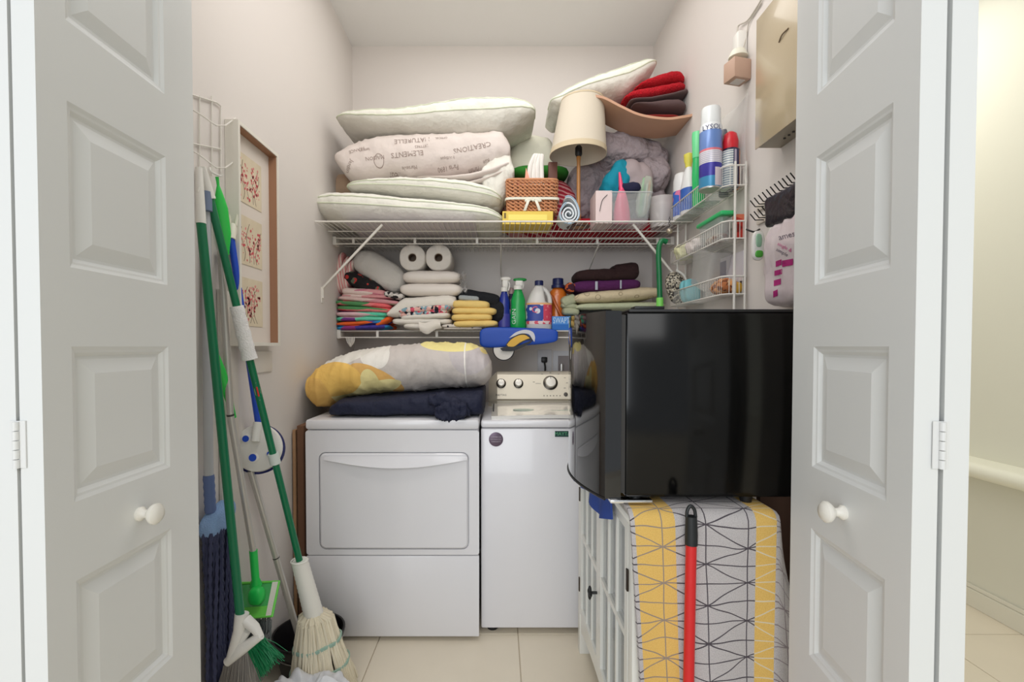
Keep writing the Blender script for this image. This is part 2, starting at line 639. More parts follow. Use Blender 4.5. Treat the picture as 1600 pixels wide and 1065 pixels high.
# lint screen handle / console block at the rear
g = G().bb((DX0, 2.60, ztop), (DX1, 2.74, ztop + 0.13), 0.02)
obj('control_console', g, CONSOLE, dr)

# ================================================================= WASHER
WX0, WX1, WYF = -0.074, 0.613, 2.05
wz = lambda y: P(0, y, WYF).z
wa = thing('washing_machine', 'white top-loading washing machine with a champagne control console', 'washer', ((WX0 + WX1) / 2, 2.4, 0))
wt = wz(656)
obj('cabinet_body', G().bb((WX0, WYF, 0.025), (WX1, 2.70, wz(669)), 0.008), APPL, wa)
g = G()
# top deck: rises gently backwards with lid recess
g.bb((WX0, WYF - 0.005, wz(668)), (WX1, 2.72, wt), 0.01)
obj('top_deck', g, APPL, wa)
lz = wt
def lid(x0, x1, y0, y1, z0, z1, th):
    def f(u, v):
        x = x0 + (x1 - x0) * u
        y = y0 + (y1 - y0) * v
        z = z0 + (z1 - z0) * v + 0.006 * sin(pi * u)
        return (x, y, z)
    return G().sheet(f, 8, 6, th)
g = lid(WX0 + 0.045, WX1 - 0.045, WYF + 0.02, 2.46, wt + 0.014, wt + 0.022, 0.016)
lidp = obj('lid', g, mat('lid_white', (224, 221, 214), 0.2, coat=0.5), wa, angle=0.4)
obj('lid_hinge', G().bb((WX0 + 0.05, 2.20, wt + 0.010), (WX0 + 0.056, 2.40, wt + 0.030)), DARKG, wa)
for cxp in (0.20, 0.37):
    obj('detergent_emblem', G().lathe([(0.05, 0.0), (0.05, 0.0012)], (cxp - 0.08, 2.22, wt + 0.0215), 24, sy=0.7), mat('emblem_print', (190, 205, 190), 0.5), lidp)
g = G()
# console wedge: front face leans back
cz0, cz1 = P(0, 626, 2.50).z, P(0, 580, 2.58).z
cxa, cxb = P(763, 0, 2.5).x, 0.60
prof = [(2.50, cz0), (2.485, cz0 + 0.012), (2.535, cz1 - 0.014), (2.55, cz1 - 0.003), (2.58, cz1), (2.70, cz1 - 0.004), (2.72, wt - 0.01), (2.50, wt - 0.01)]
m_ = 14
secs = []
for i in range(m_ + 1):
    u = i / m_
    x = cxa + (cxb - cxa) * u
    ee = min(u, 1 - u) * (cxb - cxa)
    k = 1 - max(0, (0.03 - ee) / 0.03) ** 2 * 0.25
    secs.append([Vector((x, 2.62 + (a - 2.62) * k, wt + (b - wt) * k)) for a, b in prof])
# sections tighter at both ends
vs = [p for s_ in secs for p in s_]
L = len(prof)
fs = [tuple(range(L)), tuple(m_ * L + k for k in range(L))[::-1]]
for i in range(m_):
    for k in range(L):
        k2 = (k + 1) % L
        fs.append((i * L + k, (i + 1) * L + k, (i + 1) * L + k2, i * L + k2))
g.add(vs, fs)
obj('control_console', g, CONSOLE, wa, angle=0.5)
slope = math.atan2(0.05, (cz1 - cz0 - 0.026))
cn = Vector((0, -cos(slope), sin(slope)))
cup = Vector((0, sin(slope), cos(slope)))
c0 = Vector((0, 2.485, cz0 + 0.012))
def cpt(px, py):
    """point on the console face under a pixel"""
    o = Vector((0, 0, CAMZ))
    d = P(px, py, 1.0) - o
    t = (c0 - o).dot(cn) / d.dot(cn)
    return o + d * t
q = Vector((0, 0, 1)).rotation_difference(cn).to_matrix()
for (px, py, r) in ((783, 599, 0.024), (810, 599, 0.024), (860, 598, 0.036), (901, 598, 0.0001)):
    if r < 0.001: continue
    kg = G().lathe([(r * 1.08, -0.002), (r * 1.08, 0.004), (r * 0.95, 0.006)], cpt(px, py), 28, axis=q)
    kn = obj('knob_ring', kg, mat('dark_chrome', (70, 66, 60), 0.25, 0.8), wa)
    kg = G().lathe([(r * 0.80, 0.005), (r * 0.76, 0.020), (r * 0.70, 0.024), (r * 0.3, 0.025)], cpt(px, py), 28, axis=q)
    kk = obj('knob', kg, mat('knob_silver', (226, 222, 212), 0.3, 0.3), wa)
    obj('pointer', G().box(cpt(px, py) + cn * 0.022 + cup * r * 0.62, (0.003, 0.006, r * 0.35), 0, (-slope, 0, 0)), BLACKP, kk, smooth=False)
for k in range(6):
    p = cpt(850 + k * 5, 618)
    obj('indicator', G().lathe([(0.0028, -0.001), (0.0028, 0.001)], p, 8, axis=q), DARKG, wa)
obj('start_button', G().lathe([(0.011, -0.001), (0.011, 0.003), (0.008, 0.004)], cpt(884, 616), 18, axis=q), mat('dark_button', (70, 66, 60), 0.4), wa)
def console_text(s, px, py, size):
    c = cpt(px, py)
    return text_geo(s, lambda u, v: c + Vector((u, 0, 0)) + cup * v + cn * 0.0008, size)
obj('lettering', console_text('MAYTAG', 783, 617, 0.014), DARKG, wa, smooth=False)
obj('lettering', console_text('NORMAL', 841, 599, 0.007), DARKG, wa, smooth=False)
for k in range(7):
    a = radians(150 - k * 30) if k else radians(175)
    p = cpt(860 + 26 * cos(a), 598 - 16 * sin(a))
    obj('dial_mark', G().box(p + cn * 0.0005, (0.010, 0.0012, 0.002), 0, (-slope, 0, 0)), DARKG, wa, smooth=False)
# front badges
bc = P(775, 686, WYF)
bq = Vector((0, 0, 1)).rotation_difference(Vector((0, -1, 0))).to_matrix()
bd = obj('round_badge', G().lathe([(0.031, 0.0), (0.031, 0.0015), (0.029, 0.002)], bc, 32, axis=bq), mat('badge_plum', (96, 80, 96), 0.3, 0.4), wa)
for k, tline in enumerate(('COMMERCIAL', 'TECHNOLOGY', 'WARRANTY')):
    cc = bc + Vector((0, -0.0026, 0.010 - 0.010 * k))
    obj('badge_lettering', text_geo(tline, lambda u, v, cc=cc: cc + Vector((u, 0, v)), 0.0075), mat('badge_text', (190, 180, 190), 0.5), bd, smooth=False)
s0, s1 = P(867, 682, WYF), P(905, 673, WYF)
st = obj('brand_sticker', G().bb((s0.x, WYF - 0.002, s0.z), (s1.x, WYF, s1.z), 0.0003), mat('sticker_navy', (22, 62, 58), 0.4), wa, smooth=False)
cc = Vector(((s0.x + s1.x) / 2 - 0.012, WYF - 0.0025, (s0.z + s1.z) / 2))
obj('sticker_lettering', text_geo('MAYTAG', lambda u, v: cc + Vector((u, 0, v)), 0.021), mat('sticker_text', (90, 170, 120), 0.5), st, smooth=False)
for (x, y) in ((WX0 + 0.05, 2.10), (WX1 - 0.05, 2.10), (WX0 + 0.05, 2.64), (WX1 - 0.05, 2.64)):
    obj('foot', G().lathe([(0.024, 0.0), (0.024, 0.027)], (x, y, 0), 14), BLACKP, wa)

# cardboard between the dryer and the wall
g = G().bb((-0.884, 2.03, 0.0), (-0.872, 2.62, 0.90))
tag(obj('cardboard_sheet', g, CARD, smooth=False), 'tall brown cardboard sheet slid between dryer and left wall, against the wall', 'cardboard')
g = G().bb((-0.866, 2.03, 0.0), (-0.836, 2.60, 0.92), 0.004)
tag(obj('flattened_box', g, mat('cardboard_dark', (112, 78, 56), 0.8), smooth=False), 'darker brown flattened box standing right beside the dryer', 'box')

# ================================================================= WHITE CABINET UNDER THE FRIDGE
CXF, CY0, CY1, CT = 0.335, 1.165, 1.955, 0.84
CXB = 0.665
CABW = mat('cabinet_white', (236, 235, 228), 0.35)
cb = thing('glass_door_cabinet', 'low white wooden cabinet with glass pane doors, under the black fridge', 'cabinet', ((CXF + CXB) / 2, (CY0 + CY1) / 2, 0))
g = G()
for (x, y) in ((CXF + 0.02, CY0 + 0.02), (CXF + 0.02, CY1 - 0.02), (CXB - 0.02, CY0 + 0.02), (CXB - 0.02, CY1 - 0.02)):
    obj('leg', G().bb((x - 0.02, y - 0.02, 0), (x + 0.02, y + 0.02, CT - 0.022), 0.002), CABW, cb)
obj('top', G().bb((CXF - 0.012, CY0 - 0.012, CT - 0.022), (CXB + 0.012, CY1 + 0.012, CT), 0.008), CABW, cb)
obj('side_panel', G().bb((CXF + 0.04, CY0 + 0.004, 0.13), (CXB - 0.04, CY0 + 0.016, CT - 0.022)), CABW, cb)
obj('side_panel', G().bb((CXF + 0.04, CY1 - 0.016, 0.13), (CXB - 0.04, CY1 - 0.004, CT - 0.022)), CABW, cb)
obj('back_panel', G().bb((CXB - 0.012, CY0 + 0.04, 0.13), (CXB - 0.004, CY1 - 0.04, CT - 0.022)), CABW, cb)
obj('shelf', G().bb((CXF + 0.03, CY0 + 0.02, 0.49), (CXB - 0.015, CY1 - 0.02, 0.505)), CABW, cb)
obj('shelf', G().bb((CXF + 0.01, CY0 + 0.02, 0.155), (CXB - 0.015, CY1 - 0.02, 0.17)), CABW, cb)
# curved apron
pts = [(CY0 + 0.04, 0.17)] + [(CY0 + 0.04 + (CY1 - CY0 - 0.08) * u, 0.09 + 0.045 * sin(pi * u) ** 0.7) for u in [i / 14 for i in range(15)]] + [(CY1 - 0.04, 0.17)]
obj('apron', G().prism(pts, (CXF + 0.004, 0, 0), (0, 1, 0), (0, 0, 1), (0.016, 0, 0)), CABW, cb, smooth=False)
GLASS = mat('cabinet_glass', (215, 222, 226), 0.05, spec=0.5, alpha=0.28)
for di in (0, 1):
    y0 = CY0 + 0.042 + di * 0.355
    y1 = y0 + 0.351
    z0, z1 = 0.175, CT - 0.026
    x0, x1 = CXF - 0.001, CXF + 0.018
    g = G()
    sw = 0.03
    g.bb((x0, y0, z0), (x1, y0 + sw, z1)); g.bb((x0, y1 - sw, z0), (x1, y1, z1))
    g.bb((x0, y0 + sw, z0), (x1, y1 - sw, z0 + sw)); g.bb((x0, y0 + sw, z1 - sw), (x1, y1 - sw, z1))
    dd = obj('door', g, CABW, cb, smooth=False)
    cw = (y1 - y0 - 2 * sw) / 3
    mz = 0.50
    for k in (1, 2):
        yy = y0 + sw + cw * k
        obj('muntin', G().bb((x0 + 0.002, yy - 0.006, z0 + sw), (x1 - 0.002, yy + 0.006, z1 - sw)), CABW, dd, smooth=False)
    obj('muntin', G().bb((x0 + 0.001, y0 + sw, mz - 0.009), (x1 - 0.001, y1 - sw, mz + 0.009)), CABW, dd, smooth=False)
    for k in range(3):
        for (za, zb_) in ((z0 + sw, mz - 0.009), (mz + 0.009, z1 - sw)):
            obj('glass_pane', G().bb((x0 + 0.008, y0 + sw + cw * k + 0.006, za), (x0 + 0.011, y0 + sw + cw * (k + 1) - 0.006, zb_)), GLASS, dd, smooth=False)
    hy = y0 - 0.001 if di == 0 else y1 + 0.001
    for hz in (0.29, 0.66):
        obj('hinge', G().bb((x0 - 0.004, hy - 0.006, hz - 0.028), (x0 + 0.002, hy + 0.006, hz + 0.028), 0.001), mat('bronze', (52, 42, 34), 0.45, 0.6), dd)
    if di == 1:
        ky = y0 + 0.018
        kg = G().tube([(x0, ky, 0.43), (x0 - 0.022, ky, 0.43)], 0.005, 8)
        kg.blob((x0 - 0.024, ky, 0.43), (0.014, 0.014, 0.05), 2, 2, (6, 6, 8))
        kg.blob((x0 - 0.024, ky, 0.43), (0.014, 0.05, 0.014), 2, 2, (6, 8, 6))
        obj('knob', kg, BLACKP, dd, label='black cross-shaped knob')
# white contents faintly visible
for (y, z, h) in ((1.33, 0.170, 0.2), (1.52, 0.170, 0.16), (1.75, 0.170, 0.24)):
    g = G().lathe([(0.05, 0), (0.062, h * 0.5), (0.03, h * 0.85), (0.034, h)], (0.48, y, z), 16)
    tag(obj('jar', g, mat('clear_jar_grey', (170, 176, 176), 0.15)), 'grey vase inside the white glass-door cabinet on its lower shelf, ' + {1.33: 'nearest the camera', 1.52: 'in the middle', 1.75: 'farthest back'}[y], 'vase', 'vases inside the cabinet')

# ================================================================= MINI FRIDGE
FY0, FY1, FZ0, FZ1 = 1.19, 1.665, 0.878, P(0, 484, 1.19).z
fr = thing('mini_fridge', 'black mini fridge with a bowed glossy door, on the white cabinet', 'fridge', (0.53, 1.43, FZ0 - 0.018))
FXB = P(978, 0, 1.19).x
obj('cabinet_body', G().bb((FXB + 0.006, FY0, FZ0), (0.765, FY1, FZ1 - 0.006), 0.006), BLACKS, fr)
obj('top_cover', G().bb((FXB + 0.012, FY0 - 0.001, FZ1 - 0.006), (0.765, FY1, FZ1 + 0.002), 0.003), BLACKP, fr)
obj('gasket', G().bb((FXB - 0.006, FY0 + 0.006, FZ0 + 0.01), (FXB + 0.008, FY1 - 0.006, FZ1 - 0.012)), mat('gasket_grey', (52, 50, 48), 0.6), fr)
# bowed door
xd = P(949, 0, 1.19).x
N_ = 20
outer = []
for i in range(N_ + 1):
    u = i / N_
    outer.append((xd + 0.006 * 0 - 0.052 * sin(pi * u) ** 0.9, FY0 + (FY1 - FY0) * u))
poly = [(FXB - 0.006, FY0), (xd + 0.012, FY0 - 0.001)] + [(a, b) for a, b in outer[0:]] + [(FXB - 0.006, FY1)]
g = G().prism(poly, (0, 0, FZ0 - 0.003), (1, 0, 0), (0, 1, 0), (0, 0, FZ1 - FZ0 + 0.001))
fd = obj('door', g, BLACKG, fr, angle=0.35)
g = G()
g.tube([(a - 0.0005, b, FZ0 - 0.004) for a, b in outer], 0.0035, 6)
obj('bottom_trim', g, BLACKP, fd)
obj('hinge_cover', G().bb((0.345, 1.195, FZ1 + 0.002), (0.42, 1.235, FZ1 + 0.010), 0.002), BLACKP, fr)
obj('hinge_plate', G().bb((P(958, 0, 1.18).x, 1.178, FZ0 - 0.011), (P(1025, 0, 1.18).x, 1.21, FZ0 - 0.003), 0.001), CHROME, fr)
for (x, y) in ((0.355, 1.215), (0.64, 1.215), (0.355, 1.64), (0.64, 1.64)):
    obj('foot', G().lathe([(0.014, 0), (0.016, 0.018)], (x, y, FZ0 - 0.0175), 14), BLACKP, fr)
tag(obj('brown_gap_panel', G().bb((0.725, 1.30, 0.0), (0.94, 1.32, 0.86)), mat('dark_brown_panel', (84, 58, 44), 0.7), smooth=False), 'flat dark brown panel filling the gap behind the patterned rug', 'board')  # plain dark brown panel filling the gap

# ================================================================= RUG DRAPED OVER THE CABINET
m, n = pattern('geometric_rug', (190, 186, 184), 0.95, (420, 0.6, 0.004))
uvv, U, V, _z = n.coord('UV')
wob = n.m('MULTIPLY', n.m('SUBTRACT', n.noise(uvv, 9.0, 1.0), 0.5), 0.030)
V2 = n.m('ADD', V, wob)
U2 = n.m('ADD', U, n.m('MULTIPLY', n.m('SUBTRACT', n.noise(uvv, 5.0, 1.0), 0.5), 0.012))
up_ = n.m('DIVIDE', n.m('SUBTRACT', U2, 0.075), 0.105)
vp_ = n.m('DIVIDE', V2, 0.098)
def near_int(x, per):
    fr_ = n.m('ABSOLUTE', n.m('SUBTRACT', n.m('FRACT', n.m('ADD', x, 20.5)), 0.5))
    return n.m('MULTIPLY', fr_, per)
w_ = 0.0015
l1 = n.lt(near_int(up_, 0.105), w_)
l2 = n.lt(near_int(n.m('MULTIPLY', vp_, 2.0), 0.049), w_)
l3 = n.lt(near_int(n.m('ADD', vp_, n.m('MULTIPLY', up_, 0.5)), 0.098), w_ * 1.1)
l4 = n.lt(near_int(n.m('SUBTRACT', vp_, n.m('MULTIPLY', up_, 0.5)), 0.098), w_ * 1.1)
line = n.m('MAXIMUM', n.m('MAXIMUM', l1, l2), n.m('MAXIMUM', l3, l4))
ye1 = n.band(U, 0.010, 0.108)
ye2 = n.band(U, 0.305, 0.355)
ye = n.m('MAXIMUM', ye1, ye2)
speck = n.noise(uvv, 420.0, 1.0)
greyc = n.mix(speck, lin((160, 155, 156)), lin((222, 216, 214)))
yelc = n.mix(speck, lin((216, 168, 78)), lin((246, 210, 126)))
body = n.mix(ye, greyc, yelc)
lc = n.mix(ye1, lin((58, 50, 60)), lin((150, 136, 128)))
lc = n.mix(ye2, lc, lin((226, 214, 190)))
lc = n.mix(n.gt(U, 0.355), lc, lin((140, 128, 132)))
n.base(n.mix(n.m('MULTIPLY', line, 0.92), body, lc))
RUG = m
nu, nv = 44, 60
rx0 = 0.320
def rugf(u, v):
    s_ = u * 0.50                    # metres across
    t_ = v * 0.95                     # metres along: 0.28 on top, rest hanging
    top = 0.27
    x = rx0 + s_
    drop = max(0.0, t_ - top)
    # right part beyond the cabinet corner hangs away diagonally
    r = 0.022
    if t_ < top - r:
        y, z = 1.145 + (top - t_), CT + 0.012
    elif t_ < top + r:
        a = (t_ - top + r) / (2 * r) * pi / 2
        y, z = 1.145 + r - r * sin(a) - 0.0, CT + 0.012 - r + r * cos(a)
    else:
        y, z = 1.145, CT + 0.012 - (t_ - top) + 0.0
        y -= 0.008 * sin(x * 26 + 1) * min(1, drop * 3) + 0.01 * drop
    x += 0.055 * drop * (1 - u) * 1.1
    x -= 0.035 * drop * u
    over = max(0.0, s_ - 0.360)
    if over > 0:
        # beyond the cabinet edge the rug sinks and folds back around the corner
        kd = min(1.0, drop / 0.36)
        z -= over * (0.97 - 0.55 * kd)
        y += over * 0.12
        x += -over * 0.95 + over * 0.95 * kd
    return (x, y, z)
g = G().sheet(rugf, nu, nv, 0.009)
W1 = nv + 1
def ruguv(i):
    i = i % ((nu + 1) * W1)
    return ((i // W1) / nu * 0.50, (i % W1) / nv * 1.0 + 0.03)
tag(obj('patterned_rug', g, RUG, uvf=ruguv), 'grey and yellow geometric rug with dark lines draped over the white cabinet', 'rug')
# blue cloth hanging from under the fridge
def bcf(u, v):
    y = 1.90 - 0.58 * u
    return (CXF - 0.016 - 0.010 * sin(u * 23) * v - 0.004 * v, y, CT + 0.006 - (0.112 - 0.035 * u + 0.006 * sin(u * 11) + 0.02 * max(0, sin((u - 0.55) * 7))) * v)
g = G().sheet(bcf, 40, 6, 0.006)
def bct(u, v):
    return (CXF - 0.016 + 0.2 * v, 1.90 - 0.58 * u, CT + 0.0065)
g.sheet(bct, 10, 4, 0.004)
tag(obj('blue_towel', g, mat('blue_terry', (50, 78, 160), 0.95, bump=(300, 0.5))), 'blue towel trapped under the fridge, hanging over the cabinet front edge', 'towel')

# red broom handle
rh = thing('red_broom_handle', 'red pole with black hanging cap leaning against the patterned rug', 'broom handle', P(1077, 1065, 1.09) + Vector((0, 0, -0.46)))
pt, pb = P(1080, 848, 1.115), P(1076, 1065, 1.105)
d_ = (pb - pt).normalized()
bot = pt + d_ * ((pt.z - 0.01) / -d_.z)
obj('pole', G().tube([pt, bot], 0.0125, 16), RED, rh)
capm = mat('black_grip', (26, 30, 32), 0.5)
top_ = P(1080, 806, 1.117)
g = G().tube([pt + d_ * 0.004, pt - d_ * 0.02, top_], [0.0145, 0.0145, 0.013], 16)
ls = [P(1073, 808, 1.117), P(1074, 797, 1.117), P(1079, 790, 1.117), P(1085, 796, 1.117), P(1087, 808, 1.117)]
g.tube(bez(ls, 6), 0.0042, 8)
obj('hanging_cap', g, capm, rh)
g = G()
g.bb((bot.x - 0.15, bot.y - 0.02, 0.0), (bot.x + 0.15, bot.y + 0.015, 0.03), 0.008)
obj('broom_head', g, RED, rh)

# ================================================================= WIRE SHELVES
SZ = P(0, 345, 2.31).z            # deck height of the deep shelf
def wire_deck(g, x0, x1, y0, y1, z, pitch=0.0254, r=0.0019):
    k = 0
    x = x0 + 0.01
    while x < x1:
        g.tube([(x, y0, z), (x, y1, z)], r, 4)
        x += pitch
for nm in ('deep',):
    SH = thing('deep_wire_shelf', 'deep white wire shelf at top, carrying pillows and lamp', 'wire shelf', (0.03, 2.6, SZ))
    g = G(); wire_deck(g, LX, RX, 2.31, 2.915, SZ - 0.004)
    obj('deck_wires', g, WIREW, SH, stuff=True)
    for y, r in ((2.31, 0.0042), (2.48, 0.003), (2.66, 0.003), (2.915, 0.003)):
        obj('cross_rod', G().tube([(LX + 0.004, y, SZ - 0.009 + (0.006 if r > 0.004 else 0)), (RX - 0.004, y, SZ - 0.009 + (0.006 if r > 0.004 else 0))], r, 6), WIREW, SH)
    for s_, xw, xs in ((-1, LX, P(597, 355, 2.32).x), (1, RX, 0.66)):
        a = Vector((xs, 2.325, SZ - 0.014)); b = Vector((xw - s_ * 0.004, 2.40, 1.555))
        br = obj('brace', G().tube([a, b, b + Vector((0, 0, -0.05))], 0.0065, 6), WIREW, SH)
        obj('brace_tab', G().bb((min(xw, xw - s_ * 0.004), 2.39, 1.48), (max(xw, xw - s_ * 0.004), 2.41, 1.56)), WIREW, br, smooth=False)

def lip_shelf(name, label, yf, z, lipz, ties, x0=LX, x1=RX):
    S = thing(name, label, 'wire shelf', ((x0 + x1) / 2, 2.75, z))
    g = G(); wire_deck(g, x0, x1, yf, 2.915, z - 0.003)
    obj('deck_wires', g, WIREW, S, stuff=True)
    obj('cross_rod', G().tube([(x0 + 0.004, 2.75, z - 0.008), (x1 - 0.004, 2.75, z - 0.008)], 0.003, 6), WIREW, S)
    obj('front_rod', G().tube([(x0 + 0.004, yf, z - 0.003), (x1 - 0.004, yf, z - 0.003)], 0.0034, 6), WIREW, S)
    obj('lip_rod', G().tube([(x0 + 0.004, yf - 0.004, lipz), (x1 - 0.004, yf - 0.004, lipz)], 0.0036, 6), WIREW, S)
    for xx in ties:
        obj('lip_tie', G().bb((xx - 0.007, yf - 0.004, lipz), (xx + 0.007, yf - 0.0015, z), 0.0008), WIREW, S, smooth=False)
    for xx in (x0 + 0.002, x1 - 0.022):
        obj('end_bracket', G().bb((xx, yf - 0.008, lipz - 0.006), (xx + 0.020, yf + 0.05, z + 0.004), 0.002), WIREW, S)
    return S
UY = 2.56
uz, ulip = P(0, 371, UY).z, P(0, 381, UY).z
uz = min(uz, SZ - 0.016)
S1 = lip_shelf('fixed_wire_shelf', 'shallow white wire shelf with hanging rod directly under the deep pillow shelf', UY, uz, ulip,
               [P(px, 0, UY).x for px in (550, 647, 745, 840, 935, 1030)])
for px in (783, 938):
    x = P(px, 0, UY).x
    obj('wall_brace', G().tube([(x, UY + 0.005, ulip), (x, BY - 0.006, 1.69), (x, BY - 0.004, 1.64)], 0.0045, 6), WIREW, S1)
LY = 2.62
lz0, llip = P(0, 516, LY).z, P(0, 527, LY).z
S2 = lip_shelf('lower_wire_shelf', 'lower white wire shelf holding folded towels and cleaning bottles above the washer', LY, lz0, llip,
               [P(px, 0, LY).x for px in (587, 681, 776, 870, 960)])
LZ = lz0 + 0.001      # top of the lower deck
UZ = SZ + 0.0005      # top of the deep deck

# ================================================================= SOFT THINGS
def span(x0, y0, x1, y1, Y):
    a, b = P(x0, y1, Y), P(x1, y0, Y)
    return a.x, a.z, b.x, b.z

def soft(name, label, cat, box, Yf, depth, m, rnd=(5, 2.6), amp=0.006, fr=(7, 5, 7), seed=0, rot=None, dfm=None, res=(22, 10, 6), zmin=None, group=None, ripple=0, rf=40, parent=None, g=None):
    """body whose front view fills the pixel box at depth Yf"""
    x0, z0, x1, z1 = span(*box, Yf)
    if zmin is not None: z0 = zmin
    c = ((x0 + x1) / 2, Yf + depth / 2, (z0 + z1) / 2)
    gg = g or G()
    gg.blob(c, (x1 - x0, depth, z1 - z0), rnd[0], rnd[1], res, amp, fr, seed, rot, dfm, ripple, rf)
    if g is not None: return gg
    o = obj(name, gg, m, parent, angle=1.2)
    if parent is None: tag(o, label, cat, group)
    return o

def _interp(pts, x):
    if x <= pts[0][0]: return pts[0][1]
    for (a, b), (c, d) in zip(pts, pts[1:]):
        if x <= c:
            t = (x - a) / (c - a) if c > a else 0
            return b + (d - b) * t
    return pts[-1][1]

def shape(g, top, bot, Yf, depth, n=2.6, m=2.6, nx=64, ns=32, amp=0.004, fr=(12, 9, 14), seed=0, zmin=None, wr=0.0, wf=(30, 6, 10), yk=0.3, seams=(), seam_r=0.003, endp=9, tilt=0.0, wdir=0.0):
    """soft body lofted along x: height profile given in pixels at distance Yf, real depth behind it"""
    xa, xb = max(top[0][0], bot[0][0]), min(top[-1][0], bot[-1][0])
    Yc = Yf + depth * yk
    C = Yf + depth / 2
    vs, fs = [], []
    seam_pts = [[] for _ in seams]
    def sp(px): 
        w = (xb - xa) / 28
        tt = [_interp(top, px + k * w) for k in (-1, -0.5, 0, 0.5, 1)]
        bb_ = [_interp(bot, px + k * w) for k in (-1, -0.5, 0, 0.5, 1)]
        return sum(tt) / 5, sum(bb_) / 5
    for i in range(nx + 1):
        u = -cos(pi * i / nx) * 0.6 + (2 * i / nx - 1) * 0.4
        px = (xa + xb) / 2 + (xb - xa) / 2 * u
        t_, b_ = sp(px)
        p1, p0 = P(px, t_, Yc), P(px, b_, Yc)
        x, zt_, zb_ = p1.x, p1.z, p0.z
        if zmin is not None: zb_ = max(zb_, zmin); zt_ = max(zt_, zb_ + 0.01)
        endf = (1 - abs(u) ** endp) ** (1 / endp * 2.2) if abs(u) < 1 else 0.0
        endf = max(endf, 0.02)
        hh = (zt_ - zb_) / 2 * max(0.05, min(1, endf * 1.15))
        zc = (zt_ + zb_) / 2
        dd = depth / 2 * (0.35 + 0.65 * endf) if endf > 0.03 else depth / 2 * 0.3
        def pt(a, out=0.0):
            ca, sa = cos(a), sin(a)
            q = (abs(ca) ** m + abs(sa) ** n) ** (-1 / ((m + n) / 2))
            y = ca * q * dd
            z = sa * q * hh
            nrm = Vector((0.0, ca, sa)).normalized()
            v = Vector((x, C + y, zc + z + tilt * y))
            k = noise.noise(Vector((v.x * fr[0] + seed * 3.1, v.y * fr[1] + seed, v.z * fr[2])))
            k2 = noise.noise(Vector((v.x * fr[0] * 2.6, v.y * fr[1] * 2.6 + seed, v.z * fr[2] * 2.6)))
            d = amp * (k + 0.45 * k2)
            if wr:
                xx = v.x + wdir * v.z
                r_ = 1 - abs(noise.noise(Vector((xx * wf[0] + seed, v.y * wf[1], v.z * wf[2] - seed))) * 2.2)
                d += wr * (max(0, r_) ** 3 - 0.3)
            return v + nrm * (d + out)
        for k in range(ns):
            v = pt(2 * pi * k / ns)
            if zmin is not None: v.z = max(v.z, zmin)
            vs.append(v)
        for q_, a in enumerate(seams):
            seam_pts[q_].append(pt(a, 0.0012))
    for i in range(nx):
        for k in range(ns):
            k2 = (k + 1) % ns
            fs.append((i * ns + k, i * ns + k2, (i + 1) * ns + k2, (i + 1) * ns + k))
    fs += [tuple(range(ns))[::-1], tuple(nx * ns + k for k in range(ns))]
    g.add(vs, fs)
    return seam_pts

def pillow2(name, label, top, bot, Yf, depth, m=None, cat='pillow', seams=(radians(168), radians(196)), **k):
    g = G()
    sm = shape(g, top, bot, Yf, depth, seams=seams, **k)
    xs = [v.x for v in g.v]; zs = [v.z for v in g.v]
    root = thing(name, label, cat, ((min(xs) + max(xs)) / 2, Yf + depth / 2, min(zs)))
    body = obj('cushion', g, m or PILLOWW, root, angle=1.4)
    for pts in sm:
        obj('piping', G().tube(pts, 0.0032, 6), PIPING, root)
    return root, body

def pillow(name, label, box, Yf, depth, m=PILLOWW, tilt=0.0, seed=0, piping=True, dfm=None, group=None, gusset=0.16, zmin=None, amp=0.010, extra=None):
    x0, z0, x1, z1 = span(*box, Yf)
    if zmin is not None: z0 = zmin
    w, h = x1 - x0, z1 - z0
    c = Vector(((x0 + x1) / 2, Yf + depth / 2, (z0 + z1) / 2))
    root = thing(name, label, 'pillow', (c.x, c.y, z0), group)
    def bend(p, q):
        # edge of the gusset, corners pulled out
        u, v = p.x / (w / 2), p.y / (depth / 2)
        k = 1 + 0.03 * (u * u + v * v - 1)
        pp = Vector((p.x * k, p.y * k, p.z))
        if dfm: pp = Vector(dfm(pp, u, v))
        return pp
    g = G()
    R = (0, tilt, 0)
    g.blob(c, (w, depth, h), 7, 1.75, (34, 16, 8), amp, (9, 6, 8), seed, R, bend, 0.0)
    body = obj('cushion', g, m, root, angle=1.3)
    if piping:
        Rm = Euler(R).to_matrix()
        for sgn in (1, -1):
            pts = []
            for i in range(73):
                a = 2 * pi * i / 72
                ca, sa = cos(a), sin(a)
                L = (abs(ca) ** 7 + abs(sa) ** 7) ** (-1 / 7)
                # on superellipse with z = +-gusset
                zz = gusset * sgn
                rr_ = (1 - abs(zz) ** 1.75) ** (1 / 1.75)
                p = Vector((ca * L * rr_ * w / 2 * 1.01, sa * L * rr_ * depth / 2 * 1.01, zz * h / 2))
                q = Vector((ca * L * rr_, sa * L * rr_, zz))
                nv = noise.noise(Vector((p.x * 9 + seed * 3.1, p.y * 6 + seed, p.z * 8 - seed * 2)))
                nv2 = noise.noise(Vector((p.x * 24.3 + seed, p.y * 16.2 - seed, p.z * 21.6)))
                p += q.normalized() * (amp * (nv + 0.45 * nv2) + 0.001)
                p = bend(p, q)
                pts.append(Rm @ p + c)
            obj('piping', G().tube(pts, 0.0032, 6, cap=False), PIPING, root)
    return root, body, c, w, h

